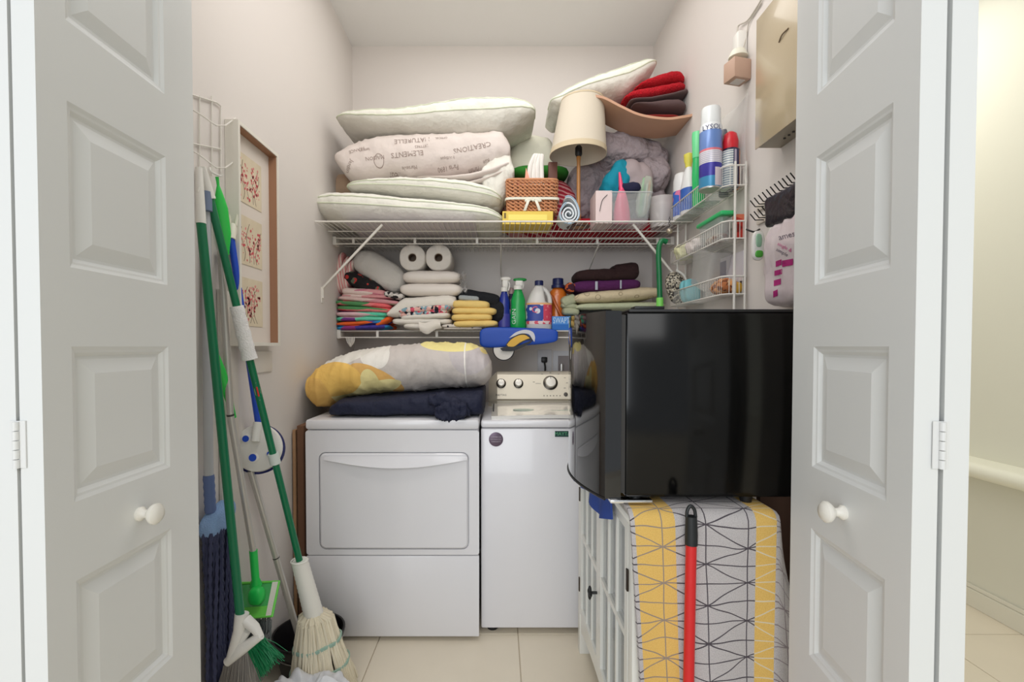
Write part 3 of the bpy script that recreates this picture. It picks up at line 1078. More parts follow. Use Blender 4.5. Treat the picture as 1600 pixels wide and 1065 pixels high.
# ---- left pile on the deep shelf
pillow2('white_pillow', 'flat white pillow with pale piping, lowest of the pile on the deep shelf',
        [(490, 318), (500, 309), (530, 302), (560, 303), (600, 307), (650, 313), (700, 318), (745, 323), (772, 329), (787, 342)],
        [(490, 334), (510, 344), (540, 350), (787, 356)], 2.33, 0.46, seed=1, zmin=UZ + 0.004, amp=0.006, wr=0.003, wf=(26, 5, 9), seams=(radians(160), radians(188)), endp=7)
g = G().bb(tuple(P(532, 0, 2.316)[i] if i == 0 else (2.322, UZ + 0.001)[i - 1] for i in range(3)), (P(742, 0, 2.32).x, 2.70, UZ + 0.004), 0.001)
tag(obj('folded_sheet', g, mat('lavender_sheet', (206, 198, 204), 0.9)), 'thin lavender sheet folded flat beneath the lowest white pillow', 'sheet')
tanp, tn = pattern('tan_lace', (206, 178, 152), 0.9, (60, 0.6, 0.006))
soft('tan_pillow', 'small tan pillow behind the pillow pile, against left wall', 'pillow', (492, 266, 552, 312), 2.62, 0.20, tanp, (4, 2.0), 0.012, seed=4, rot=(0, radians(-10), 0))
pillow2('white_pillow', 'white pillow bunched up at its right end, beneath the script-print quilt',
        [(546, 296), (560, 290), (590, 284), (630, 281), (680, 282), (730, 286), (765, 294), (784, 306)],
        [(546, 298), (560, 304), (600, 309), (650, 313), (700, 318), (750, 324), (784, 326)], 2.38, 0.42, seed=2, amp=0.006, wr=0.003, wf=(26, 5, 9), endp=7)
g = G()
shape(g, [(752, 262), (765, 252), (778, 240), (790, 234), (798, 246), (804, 268)], [(752, 300), (765, 326), (780, 327), (792, 312), (800, 292), (804, 276)], 2.43, 0.26, amp=0.012, wr=0.012, wf=(26, 8, 8), seed=8, nx=30)
tag(obj('creased_pillow', g, PILLOWW, angle=1.4), 'creased white pillow end standing right of the script-print quilt', 'pillow')

# script quilt
QM, n = pattern('quilt_white', (226, 214, 208), 0.9, (60, 0.4, 0.004))
vec, X, Y_, Z = n.coord()
n.base(n.mix(n.noise(vec, 6.0, 2.0), lin((230, 220, 214)), lin((216, 204, 197))))
g = G()
shape(g, [(529, 247), (545, 233), (560, 224), (585, 216), (620, 213), (680, 211), (740, 209), (778, 208), (794, 214), (798, 240)],
      [(529, 258), (540, 276), (552, 292), (580, 290), (610, 283), (650, 281), (690, 283), (730, 278), (770, 268), (798, 256)], 2.42, 0.38, n=3.0, amp=0.006, wr=0.007, wf=(14, 5, 22), seed=5, nx=80, ns=44, endp=12, wdir=0.5)
quilt = thing('script_quilt', 'folded off-white quilt printed with grey script lettering, in the pillow pile', 'quilt', (P(664, 0, 2.6).x, 2.61, P(664, 290, 2.5).z))
qb = obj('main_fold', g, QM, quilt, angle=1.4)
g = G()
shape(g, [(650, 283), (700, 282), (735, 277), (770, 267), (798, 255)], [(650, 285), (700, 288), (735, 288), (770, 280), (798, 266)], 2.41, 0.30, amp=0.003, seed=3, nx=30, ns=20)
shape(g, [(690, 288), (735, 290), (765, 281), (796, 268)], [(690, 290), (735, 296), (765, 288), (796, 275)], 2.42, 0.28, amp=0.003, seed=4, nx=30, ns=20)
obj('under_fold', g, QM, quilt, angle=1.3)
from mathutils.bvhtree import BVHTree
def surf_text(target, items, m, parent, yoff=0.0018, res_name='lettering'):
    """letters laid on the real surface by casting straight back onto it"""
    w = wloc(target)
    vs = [v.co + w for v in target.data.vertices]
    bvh = BVHTree.FromPolygons(vs, [tuple(p.vertices) for p in target.data.polygons])
    for (txt, px, py, size, ang, flip) in items:
        Y0 = 2.0
        c = P(px, py, 2.45)
        ca, sa = cos(ang), sin(ang)
        def fn(u, v):
            if flip: u, v = -u, -v
            x = c.x + u * ca - v * sa
            z = c.z + u * sa + v * ca
            h, nn, i_, d2 = bvh.ray_cast(Vector((x, 1.0, z)), Vector((0, 1, 0)))
            if h is None: return Vector((c.x, 2.5, c.z))
            return h + Vector((0, -yoff, 0))
        g = text_geo(txt, fn, size)
        obj(res_name, g, m, parent, smooth=False)
INK = mat('script_ink', (158, 140, 132), 0.9)
surf_text(qb, [('NATURELLE', 645, 222, 0.034, 0.08, True), ('ELEMENTS', 638, 244, 0.036, 0.10, True), ('CREATIONS', 738, 234, 0.036, 0.2, True), ('LETTRES', 660, 232, 0.018, 0.1, True), ('FRANCE', 560, 238, 0.022, 0.3, True), ('Marseille', 640, 262, 0.022, 0.1, True), ('Parfum', 740, 262, 0.02, 0.3, True), ('lavande', 690, 274, 0.02, 0.12, True), ('OFFICIEL', 690, 218, 0.016, 0.05, True),
               ('MAISON', 588, 250, 0.026, 0.12, True), ('Paris 1890', 700, 262, 0.026, 0.12, True), ('fleur', 615, 270, 0.034, 0.0, True),
               ('boutique', 700, 250, 0.02, 0.12, True), ('Rue', 760, 252, 0.022, 0.35, True), ('Jardin', 548, 262, 0.028, 1.0, True), ('lettres', 572, 238, 0.02, 0.3, True)], INK, qb)
# printed seal
w_ = wloc(qb)
bvh = BVHTree.FromPolygons([v.co + w_ for v in qb.data.vertices], [tuple(p.vertices) for p in qb.data.polygons])
c = P(594, 254, 2.45)
vs, fs = [], []
for i in range(25):
    a = 2 * pi * i / 24
    for r in (0.026, 0.029):
        h = bvh.ray_cast(Vector((c.x + r * cos(a) * 0.9, 1.0, c.z + r * sin(a) * 1.15)), Vector((0, 1, 0)))[0] or c
        vs.append(h + Vector((0, -0.0015, 0)))
for i in range(24): fs.append((2 * i, 2 * i + 1, 2 * i + 3, 2 * i + 2))
obj('printed_seal', G().add(vs, fs), INK, qb, smooth=False)

pillow2('white_pillow', 'plump white pillow on top of the left pile, above the script-print quilt',
        [(531, 190), (545, 186), (590, 180), (640, 176), (690, 165), (720, 158), (765, 155), (800, 157), (825, 166), (836, 178)],
        [(531, 196), (545, 202), (575, 209), (620, 213), (680, 213), (740, 216), (785, 212), (815, 202), (836, 188)], 2.40, 0.42, seed=3, amp=0.007, wr=0.004, wf=(20, 5, 8), seams=(radians(150), radians(186)), endp=9, n=2.4, nx=80, ns=40)
# gauzy sheet behind
soft('sheer_curtain_bundle', 'pale sheer white bundle against back wall between pillow pile and lamp', 'curtain', (788, 200, 880, 340), 2.70, 0.18, mat('sheer_cloth', (224, 222, 204), 0.8, bump=(40, 0.3, 0.01)), (3, 2.4), 0.022, (9, 6, 9), seed=12, res=(18, 8, 20), zmin=UZ)

# ---- wicker basket
bx0, bz0, bx1, bz1 = span(791, 278, 873, 331, 2.40)
yb0, yb1 = 2.40, 2.58
ybx = thing('yellow_box', 'flat yellow box beneath the wicker basket', 'box', ((bx0 + bx1) / 2, 2.48, UZ))
y0x, _, y1x, yz1 = span(785, 331, 864, 358, 2.38)
obj('carton', G().bb((y0x, 2.375, UZ), (y1x, 2.56, bz0 - 0.003), 0.002), mat('yellow_card', (226, 196, 84), 0.6), ybx, smooth=False)
obj('label_panel', G().bb((y0x + 0.03, 2.3735, UZ + 0.02), (y1x - 0.03, 2.3755, bz0 - 0.02)), mat('yellow_label', (240, 222, 110), 0.5), ybx, smooth=False)
obj('dark_mark', G().bb((y0x + 0.008, 2.3735, UZ + 0.03), (y0x + 0.018, 2.3755, bz0 - 0.012)), mat('olive_mark', (110, 90, 40), 0.6), ybx, smooth=False)
bk = thing('wicker_basket', 'brown wicker basket with a white ribbon bow, on the yellow box', 'basket', ((bx0 + bx1) / 2, 2.49, bz0))
WICK = mat('wicker', (196, 136, 96), 0.6, var=0.3, vscale=60)
rows = 9
def bper(t):       # rounded-rectangle perimeter, t in 0..1
    a = 2 * pi * t
    ca, sa = cos(a), sin(a)
    L = (abs(ca) ** 9 + abs(sa) ** 9) ** (-1 / 9)
    return ca * L, sa * L
bcx, bcy, bhw, bhd = (bx0 + bx1) / 2, (yb0 + yb1) / 2, (bx1 - bx0) / 2 - 0.004, (yb1 - yb0) / 2 - 0.004
for r in range(rows):
    zc = bz0 + (bz1 - bz0 - 0.012) * (r + 0.5) / rows
    g = G()
    for ph in (0, 1):
        pts = []
        for i in range(145):
            t = i / 144
            ux, uy = bper(t)
            wv = sin(2 * pi * t * 20 + pi * ph + pi * (r % 2)) * 0.0045
            pts.append((bcx + ux * (bhw * (0.95 + 0.05 * r / rows) + wv), bcy + uy * (bhd + wv), zc + sin(2 * pi * t * 20 + pi * ph + pi * (r % 2) + 1.2) * 0.0055))
        g.tube(pts, 0.0046, 6, cap=False)
    obj('wicker_strand', g, WICK, bk)
pts = [(bcx + bper(i / 72)[0] * (bhw + 0.001), bcy + bper(i / 72)[1] * (bhd + 0.001), bz1 - 0.006) for i in range(73)]
obj('rim', G().tube(pts, 0.0075, 8, cap=False), WICK, bk)
obj('bottom', G().bb((bx0 + 0.012, yb0 + 0.012, bz0), (bx1 - 0.012, yb1 - 0.012, bz0 + 0.006)), WICK, bk, smooth=False)
obj('lining', G().bb((bx0 + 0.014, yb0 + 0.014, bz0 + 0.008), (bx1 - 0.014, yb1 - 0.014, bz1 - 0.03), 0.01), mat('basket_fill', (120, 76, 60), 0.9), bk)
RIB = mat('ribbon', (226, 224, 208), 0.7)
def band(u, v):
    ux, uy = bper(u)
    return (bcx + ux * (bhw + 0.0105), bcy + uy * (bhd + 0.0105), P(0, 312, 2.4).z + 0.012 * v)
g = G().sheet(band, 96, 1, 0.0015)
cb_ = P(833, 313, 2.385)
for s_ in (-1, 1):
    g.blob(cb_ + Vector((s_ * 0.022, 0, 0.004)), (0.045, 0.012, 0.020), 2, 2, (8, 4, 4), rot=(0, s_ * 0.35, 0))
    def tail(u, v, s_=s_):
        return cb_ + Vector((s_ * (0.006 + 0.020 * u + 0.014 * (1 - 0 * v) * v) - (0.010 if s_ < 0 else 0), -0.004 - 0.006 * sin(pi * u), -0.052 * u))
    g.sheet(tail, 8, 2, 0.0012)
g.blob(cb_ + Vector((0, -0.004, 0)), (0.016, 0.014, 0.016), 2, 2, (6, 4, 4))
obj('ribbon_bow', g, RIB, bk)
g = G()
for k in range(4):
    g.tube(bez([P(826 + k * 7, 290, 2.46), P(828 + k * 6, 262, 2.46 + 0.006 * (k % 2)), P(834 + k * 4.2, 246, 2.465), P(838 + k * 3, 241, 2.47)], 5), [0.012] * 12 + [0.012, 0.011, 0.009, 0.006], 8)
tag(obj('white_ribbed_cloth', g, mat('ribbed_white', (236, 232, 226), 0.9)), 'white ribbed cloth sticking up out of the wicker basket', 'cloth')
g = G().prism([(0, 0), (0.028, 0), (0.006, 0.065)], P(820, 282, 2.43), (1, 0, 0), (0, 0, 1), (0, 0.02, 0))
tag(obj('pink_card', g, mat('salmon_card', (232, 164, 140), 0.7), smooth=False), 'pointed salmon-pink card poking out of the wicker basket', 'card')
tag(obj('brown_wallet', G().bb(tuple(P(857, 281, 2.50)), tuple(P(870, 256, 2.53)), 0.003), mat('brown_leather', (110, 70, 58), 0.6)), 'small brown case upright in the wicker basket beside white cloth', 'case')

# red, green fabrics behind the basket
m, n = pattern('red_stripe_cloth', (170, 40, 60), 0.95)
vec, X, Y_, Z = n.coord()
wv = n.m('SINE', n.m('MULTIPLY', n.m('ADD', n.m('ADD', Z, n.m('MULTIPLY', X, 0.3)), n.m('MULTIPLY', n.noise(vec, 14.0), 0.03)), 260))
n.base(n.mix(n.gt(wv, 0.35), lin((168, 34, 54)), lin((214, 150, 150))))
STR = m
soft('striped_red_blanket', 'red and pink striped blanket folded behind the wicker basket', 'blanket', (782, 270, 905, 352), 2.60, 0.28, STR, (5, 2.6), 0.010, seed=21, zmin=UZ + 0.003)
soft('green_cloth', 'green cloth lying on the striped blanket behind the basket', 'cloth', (798, 252, 892, 275), 2.62, 0.22, mat('grass_green_cloth', (48, 128, 40), 0.9), (4, 2.2), 0.006, seed=22)
soft('red_blanket', 'deep red folded blanket lying on the deep shelf beneath lamp and tub', 'blanket', (868, 336, 1046, 350), 2.52, 0.36, mat('deep_red_fleece', (176, 22, 42), 0.9, bump=(200, 0.3)), (8, 3.5), 0.004, seed=23, zmin=UZ + 0.002)
# rolled towel
rt = thing('rolled_towel', 'white towel rolled with pale blue edge, between basket and lamp', 'towel', P(889, 345, 2.40))
cR = P(889, 316, 2.37)
g = G()
sp = []
for i in range(90):
    a = i / 89 * 2 * pi * 3.3
    r = 0.010 + 0.052 * i / 89
    sq = 0.85 + 0.55 * max(0, sin(a)) * (i / 89)
    sp.append((r * cos(a) * 0.88, r * sin(a) * sq))
RZ0 = UZ + 0.002
mz = min(b for a, b in sp)
cRz = RZ0 - mz + 0.004
cv = []
for (a, b) in sp: cv.append((a, b))
vs, fs = [], []
thk = 0.0075
for yy in (0, 0.12):
    for i, (a, b) in enumerate(sp):
        j = min(i + 1, 89); h = max(i - 1, 0)
        t = Vector((sp[j][0] - sp[h][0], sp[j][1] - sp[h][1])).normalized()
        nn = Vector((-t.y, t.x)) * thk / 2
        vs.append((cR.x + a + nn.x, 2.375 + yy, cRz + b + nn.y)); vs.append((cR.x + a - nn.x, 2.375 + yy, cRz + b - nn.y))
M2 = 180
for i in range(89):
    a = 2 * i
    fs += [(a, a + 2, a + 3, a + 1), (M2 + a, M2 + a + 1, M2 + a + 3, M2 + a + 2), (a, M2 + a, M2 + a + 2, a + 2), (a + 1, a + 3, M2 + a + 3, M2 + a + 1)]
fs += [(0, 1, M2 + 1, M2), (178, M2 + 178, M2 + 179, 179)]
g.add(vs, fs)
obj('rolled_cloth', g, mat('white_blue_terry', (222, 228, 232), 0.95, bump=(260, 0.6)), rt, angle=0.8)
obj('hem', G().tube([(cR.x + sp[i][0] * 1.05, 2.374, cRz + sp[i][1] * 1.05) for i in range(62, 90)], 0.0035, 6), mat('pale_blue_hem', (160, 186, 206), 0.9), rt)

# ================================================================= TABLE LAMP
LYp = 2.44
lx = P(905, 0, LYp).x
lp = thing('table_lamp', 'table lamp with cream drum shade on slim wooden stem, on the deep shelf', 'lamp', (lx, LYp, UZ))
zt, zb = P(0, 158, LYp).z, P(0, 243, LYp).z
tx0, tx1 = P(877, 0, LYp).x, P(944, 0, LYp).x
rt_, rb_ = (tx1 - tx0) / 2, (P(948, 0, LYp).x - P(860, 0, LYp).x) / 2
SHADE = mat('shade_linen', (214, 204, 186), 0.85, bump=(260, 0.2))
ctop = Vector(((tx0 + tx1) / 2, LYp, zt)); cbot = Vector((P(904, 0, LYp).x, LYp, zb))
vs, fs = [], []
SG = 48
for (c, r) in ((ctop, rt_), (cbot, rb_), (cbot, rb_ - 0.002), (ctop, rt_ - 0.002)):
    for k in range(SG):
        a = 2 * pi * k / SG
        vs.append(c + Vector((r * cos(a), r * sin(a), 0)))
for i in range(4):
    for k in range(SG):
        k2 = (k + 1) % SG
        fs.append((i * SG + k, i * SG + k2, ((i + 1) % 4) * SG + k2, ((i + 1) % 4) * SG + k))
obj('lamp_shade', G().add(vs, fs), SHADE, lp, angle=0.6)
g = G()
def cone_ring(t0, t1, off):
    vs, fs = [], []
    for t, o_ in ((t0, 0), (t0, off), (t1, off), (t1, 0)):
        c = ctop.lerp(cbot, t); r = rt_ + (rb_ - rt_) * t + o_
        for k in range(SG):
            a = 2 * pi * k / SG
            vs.append(c + Vector((r * cos(a), r * sin(a), 0)))
    for i in range(3):
        for k in range(SG):
            k2 = (k + 1) % SG
            fs.append((i * SG + k, i * SG + k2, (i + 1) * SG + k2, (i + 1) * SG + k))
    g.add(vs, fs)
cone_ring(0.90, 1.0, 0.002)
obj('shade_trim', g, mat('shade_trim', (206, 190, 160), 0.8), lp)
g = G()
cone_ring(0.0, 0.03, 0.0015)
obj('shade_trim', g, mat('shade_trim', (206, 190, 160), 0.8), lp)
obj('top_disc_ring', G().tube(ring_curve(ctop - Vector((0, 0, 0.004)), rt_ * 0.25, 20, Vector((1, 0, 0)), Vector((0, 1, 0))), 0.002, 6, cap=False), STEEL, lp)
obj('stem', G().lathe([(0.030, 0.0), (0.022, 0.02), (0.010, 0.035), (0.014, 0.06), (0.010, 0.08), (0.009, zb - UZ - 0.03), (0.012, zb - UZ - 0.01), (0.008, zb - UZ)], (lx, LYp, UZ), 16), mat('stem_wood', (172, 118, 62), 0.35), lp)
obj('base', G().lathe([(0.060, 0.001), (0.060, 0.010), (0.045, 0.018), (0.02, 0.022)], (lx, LYp, UZ), 28), mat('lamp_base_dark', (86, 50, 34), 0.35), lp)
obj('socket', G().lathe([(0.012, 0), (0.018, 0.01), (0.018, 0.045), (0.010, 0.055)], (lx, LYp, zb - 0.005), 18), BLACKP, lp)

# ================================================================= RIGHT PILE ON DEEP SHELF
GREYC = mat('grey_comforter', (160, 148, 152), 0.9, bump=(13, 1.0, 0.05))
cf = thing('grey_comforter', 'rumpled mauve-grey comforter filling the right of the deep shelf', 'comforter', (0.62, 2.72, UZ + 0.10))
g = G()
def gbox(b, Yf, dep, sd, rot=None, amp=0.022, rnd=(2.6, 2.1), zmin=None):
    x0, z0, x1, z1 = span(*b, Yf)
    if zmin is not None: z0 = zmin
    g.blob(((x0 + x1) / 2, Yf + dep / 2, (z0 + z1) / 2), (x1 - x0, dep, z1 - z0), rnd[0], rnd[1], (24, 12, 16), amp, (8, 5, 8), sd, rot, None, 0.012, 34)
gbox((905, 195, 1054, 262), 2.52, 0.36, 31, (0, radians(6), 0))
gbox((890, 235, 975, 342), 2.62, 0.28, 32, zmin=UZ + 0.09)
gbox((996, 232, 1056, 300), 2.50, 0.36, 33)
gbox((985, 270, 1052, 345), 2.56, 0.32, 34, zmin=UZ + 0.09)
gbox((935, 215, 1010, 300), 2.60, 0.30, 35)
obj('quilted_bulk', g, GREYC, cf, angle=1.4)
g = G()
gbox((962, 243, 1026, 305), 2.44, 0.20, 36, (0, radians(18), 0), 0.006, (2.4, 2.0))
obj('smooth_bulge', g, mat('grey_smooth', (168, 154, 156), 0.85), cf, angle=1.4)
soft('turquoise_cloth', 'crumpled turquoise cloth in front of the grey comforter', 'cloth', (948, 242, 990, 312), 2.42, 0.16, mat('turquoise', (0, 136, 160), 0.85), (3, 2.2), 0.016, (14, 8, 14), seed=41, rot=(0, radians(28), 0), res=(14, 8, 16))
soft('navy_cloth', 'small dark navy cloth bunch behind the clear plastic tub', 'cloth', (968, 282, 1004, 300), 2.395, 0.05, mat('navy_cloth', (24, 26, 58), 0.9), (3, 2.2), 0.006, (20, 10, 20), seed=42)

# tilted pillow above lamp
pillow2('white_pillow', 'white pillow with green-tinted edge tilted up to the right above the lamp',
        [(857, 166), (880, 150), (910, 134), (950, 118), (985, 107), (1008, 101), (1020, 107)],
        [(857, 170), (872, 182), (900, 172), (930, 166), (975, 158), (998, 140), (1020, 114)], 2.41, 0.38, seed=6, amp=0.004, wr=0.003, wf=(22, 5, 8), seams=(radians(140), radians(176)), endp=9)
# curved tan board
def cbrd(u, v):
    pts = [(920, 151), (942, 154), (970, 168), (1000, 181), (1040, 187), (1068, 184), (1089, 180)]
    t = u * (len(pts) - 1)
    i = min(int(t), len(pts) - 2); f = t - i
    def cr(k):
        a = [pts[max(i - 1, 0)][k], pts[i][k], pts[i + 1][k], pts[min(i + 2, len(pts) - 1)][k]]
        return 0.5 * (2 * a[1] + (a[2] - a[0]) * f + (2 * a[0] - 5 * a[1] + 4 * a[2] - a[3]) * f * f + (3 * a[1] - a[0] - 3 * a[2] + a[3]) * f ** 3)
    p = P(cr(0), cr(1), 2.34)
    return (p.x, 2.34 + 0.21 * v, p.z)
g = G().sheet(cbrd, 40, 4, -0.012)
tag(obj('curved_board', g, mat('tan_laminate', (198, 154, 126), 0.45, var=0.05), angle=0.6), 'wavy tan board lying over the comforter and under the red towel', 'board')
FUZZR = mat('red_fluff', (216, 20, 40), 1.0, bump=(180, 1.0, 0.02), sheen=0.0)
g = G()
shape(g, [(986, 146), (1000, 134), (1020, 125), (1045, 117), (1058, 119), (1065, 132)], [(986, 149), (1000, 146), (1020, 143), (1045, 137), (1058, 136), (1065, 138)], 2.39, 0.24, amp=0.004, fr=(60, 60, 60), seed=51, nx=60, ns=40)
shape(g, [(971, 158), (985, 148), (1010, 143), (1040, 138), (1060, 134), (1066, 140)], [(971, 162), (990, 164), (1015, 161), (1040, 155), (1060, 151), (1066, 147)], 2.38, 0.24, amp=0.004, fr=(60, 60, 60), seed=52, nx=60, ns=40)
tag(obj('red_bath_mat', g, FUZZR, angle=1.5), 'fluffy bright red bath mat folded, topmost of the right pile', 'bath mat')
g = G()
shape(g, [(979, 162), (1010, 161), (1045, 153), (1070, 144)], [(979, 168), (1010, 168), (1045, 162), (1070, 156)], 2.37, 0.25, amp=0.002, seed=55)
shape(g, [(984, 169), (1010, 167), (1035, 161), (1055, 161), (1067, 170)], [(984, 172), (1010, 178), (1035, 181), (1055, 180), (1067, 180)], 2.365, 0.25, amp=0.002, seed=56)
tag(obj('brown_blanket', g, mat('taupe_fleece', (92, 72, 72), 0.95, bump=(260, 0.5)), angle=1.3), 'dark taupe folded blanket between the red bath mat and tan board', 'blanket')
soft('dark_red_towel', 'flat dark red towel lying directly on the tan board', 'towel', (1000, 176, 1066, 183), 2.375, 0.22, mat('brick_red', (150, 44, 40), 0.9), (6, 2.5), 0.002, seed=58)

# box, clear tub with pink bottle, brush bag, bucket
g = G().bb((P(932, 0, 2.36).x, 2.355, UZ), (P(958, 0, 2.36).x, 2.50, P(0, 298, 2.36).z), 0.002)
pk = thing('pale_pink_box', 'narrow pale pink box standing left of the clear plastic tub', 'box', (P(945, 0, 2.36).x, 2.42, UZ))
obj('carton', g, mat('pale_pink_card', (226, 206, 204), 0.6), pk, smooth=False)
obj('cord_mark', G().tube(bez([P(949, 304, 2.350), P(941, 313, 2.350), P(937, 330, 2.350)], 6), 0.0016, 5), BLACKP, pk)
CLEAR = mat('clear_plastic', (216, 220, 220), 0.12, alpha=0.20, spec=0.6)
tb = thing('clear_plastic_tub', 'clear plastic tub holding a pink bottle, on the deep shelf', 'tub', (P(986, 0, 2.40).x, 2.43, UZ))
def open_tub(g, x0, x1, y0, y1, z0, z1, tap=0.85, th=0.0025, r=0.015):
    cx_, cy_ = (x0 + x1) / 2, (y0 + y1) / 2
    def ring(z, k, ins):
        pts = rrect(-((x1 - x0) / 2) * k + ins, -((y1 - y0) / 2) * k + ins, ((x1 - x0) / 2) * k - ins, ((y1 - y0) / 2) * k - ins, r, 4)
        return [Vector((cx_ + a, cy_ + b, z)) for a, b in pts]
    R_ = [ring(z0, tap, 0), ring(z1, 1, 0), ring(z1, 1, th), ring(z0 + th, tap, th)]
    n_ = len(R_[0])
    vs = [p for q_ in R_ for p in q_]
    fs = []
    for i in range(3):
        for k in range(n_):
            k2 = (k + 1) % n_
            fs.append((i * n_ + k, i * n_ + k2, (i + 1) * n_ + k2, (i + 1) * n_ + k))
    fs += [tuple(range(n_))[::-1], tuple(3 * n_ + k for k in range(n_))]
    g.add(vs, fs)
g = G(); open_tub(g, P(953, 0, 2.36).x, P(1022, 0, 2.36).x, 2.358, 2.50, UZ + 0.001, P(0, 300, 2.36).z)
obj('tub_wall', g, CLEAR, tb, angle=0.6)
g = G().tube([Vector((a, b, P(0, 300, 2.36).z)) for a, b in rrect(P(952, 0, 2.36).x, 2.356, P(1023, 0, 2.36).x, 2.502, 0.016, 4) + [rrect(P(952, 0, 2.36).x, 2.356, P(1023, 0, 2.36).x, 2.502, 0.016, 4)[0]]], 0.003, 6, cap=False)
obj('rim', g, mat('clear_rim', (222, 224, 224), 0.2, alpha=0.6), tb)
pb_ = thing('pink_squeeze_bottle', 'translucent pink squeeze bottle with tall pointed nozzle, in the clear tub', 'bottle', (P(971, 0, 2.40).x, 2.42, UZ + 0.005))
PINK = mat('pink_plastic', (226, 96, 130), 0.25)
c = Vector((P(974, 0, 2.40).x, 2.41, UZ + 0.006))
H_ = P(0, 268, 2.40).z - c.z
obj('body', G().lathe([(0.030, 0), (0.043, 0.008), (0.042, H_ * 0.22), (0.034, H_ * 0.42), (0.021, H_ * 0.60), (0.016, H_ * 0.66)], c, 24, sy=0.7), PINK, pb_)
obj('nozzle', G().tube([c + Vector((0, 0, H_ * 0.65)), c + Vector((-0.006, 0, H_ * 0.8)), c + Vector((-0.012, 0, H_))], [0.014, 0.010, 0.005], 14), mat('hot_pink', (236, 74, 118), 0.3), pb_)
tbg = thing('toothbrush_bag', 'clear bag of brushes with green and orange bits, right in the tub', 'bag', (P(1008, 0, 2.40).x, 2.45, UZ + 0.006))
x0, z0, x1, z1 = span(998, 270, 1022, 338, 2.40)
obj('plastic_bag', G().blob(((x0 + x1) / 2, 2.44, (z0 + z1) / 2), (x1 - x0, 0.04, z1 - z0), 4, 2.4, (10, 6, 18), 0.006, (30, 20, 30), 61, (0, radians(10), 0)), mat('bag_film', (206, 216, 200), 0.25, alpha=0.45), tbg)
for k, (cc, px) in enumerate(((BRGREEN, 1003), (mat('orange_plastic', (224, 140, 80), 0.4), 1013), (PLASTW, 1009), (mat('teal_plastic', (90, 170, 150), 0.4), 1006))):
    obj('brush_stick', G().tube([P(px - 4, 335, 2.44 + 0.002 * k), P(px + 3, 278 + 4 * k, 2.44 + 0.002 * k)], 0.004, 8), cc, tbg)
bcx_ = P(1044, 0, 2.42).x
bkt = thing('white_tub', 'round frosted white tub at right end of the deep shelf', 'tub', (bcx_, 2.44, UZ))
obj('tub_wall', G().lathe([(0.055, 0.0), (0.07, 0.10), (0.073, 0.15), (0.07, 0.152), (0.066, 0.10), (0.052, 0.004)], (bcx_ - 0.01, 2.46, UZ + 0.001), 28, cap=False), mat('frosted', (214, 208, 206), 0.3, alpha=0.55), bkt)
obj('tissue_contents', G().blob((bcx_ - 0.01, 2.46, UZ + 0.075), (0.10, 0.10, 0.13), 2.5, 2.2, (12, 12, 10), 0.012, (18, 18, 18), 63), mat('tissue_white', (232, 228, 224), 0.9), bkt)
g = G()
kp = P(1046, 352, 2.30)
for k in range(5): g.tube(ring_curve(P(1046, 340 + k * 3, 2.295), 0.005, 10, Vector((1, 0, 0)) if k % 2 else Vector((0, 1, 0)), Vector((0, 0, 1))), 0.001, 4, cap=False)
kb = thing('hanging_bell', 'small metal bell on a chain hanging from right end of deep shelf', 'bell', P(1046, 366, 2.295))
obj('chain', g, DARKG, kb)
obj('bell', G().blob(P(1046, 361, 2.295), (0.028, 0.028, 0.028), 2, 2, (10, 10, 10), 0.001, (80, 80, 80)), mat('antique_silver', (190, 178, 158), 0.35, 0.7), kb)

# ================================================================= ON THE DRYER
NAVY = mat('navy_sheet', (17, 23, 50), 0.75, bump=(14, 0.9, 0.03))
TZ = ztop
g = G()
shape(g, [(514, 640), (524, 624), (560, 620), (640, 615), (700, 611), (757, 609)], [(514, 652), (530, 656), (600, 655), (690, 655), (740, 655), (757, 654)], 2.03, 0.50, n=4, m=4, zmin=TZ + 0.002, amp=0.004, wr=0.006, wf=(16, 6, 10), seed=71, nx=80, ns=36, endp=14, yk=0.1, wdir=0.6)
shape(g, [(678, 640), (690, 628), (710, 626), (730, 634)], [(678, 650), (692, 660), (712, 659), (730, 650)], 1.985, 0.07, amp=0.012, fr=(40, 30, 40), seed=72, nx=30, ns=24, yk=0.1, wr=0.010, wf=(40, 20, 40))
shape(g, [(668, 618), (690, 612), (715, 622), (735, 640)], [(668, 632), (690, 640), (715, 648), (735, 652)], 2.005, 0.07, amp=0.008, fr=(40, 30, 40), seed=73, nx=30, ns=20, yk=0.1, wr=0.008, wf=(40, 20, 40))
tag(obj('navy_bed_sheet', g, NAVY, angle=1.2), 'dark navy bed sheet folded on the dryer beneath the rolled comforter', 'bed sheet')

CM, n = pattern('comforter_print', (206, 196, 190), 0.9, (26, 0.45, 0.012))
vec, X, Y_, Z = n.coord('Object')
def ell(cx, cz, rx, rz, a=0.0):
    dx, dz_ = n.m('SUBTRACT', X, cx), n.m('SUBTRACT', Z, cz)
    ca, sa = cos(a), sin(a)
    u = n.m('ADD', n.m('MULTIPLY', dx, ca / rx), n.m('MULTIPLY', dz_, sa / rx))
    v = n.m('ADD', n.m('MULTIPLY', dx, -sa / rz), n.m('MULTIPLY', dz_, ca / rz))
    r = n.m('ADD', n.m('MULTIPLY', u, u), n.m('MULTIPLY', v, v))
    return n.lt(n.m('ADD', r, n.m('MULTIPLY', n.m('SUBTRACT', n.noise(vec, 7.0), 0.5), 0.35)), 1.0)
cx0, cz0_, cx1, cz1_ = span(474, 534, 768, 640, 2.10)
cc0 = Vector(((cx0 + cx1) / 2, 2.10 + 0.18, (cz0_ + cz1_) / 2 + 0.01))
CL = lambda px, py: (P(px, py, 2.12).x - cc0.x, P(px, py, 2.12).z - cc0.z)
col = lin((204, 196, 190))
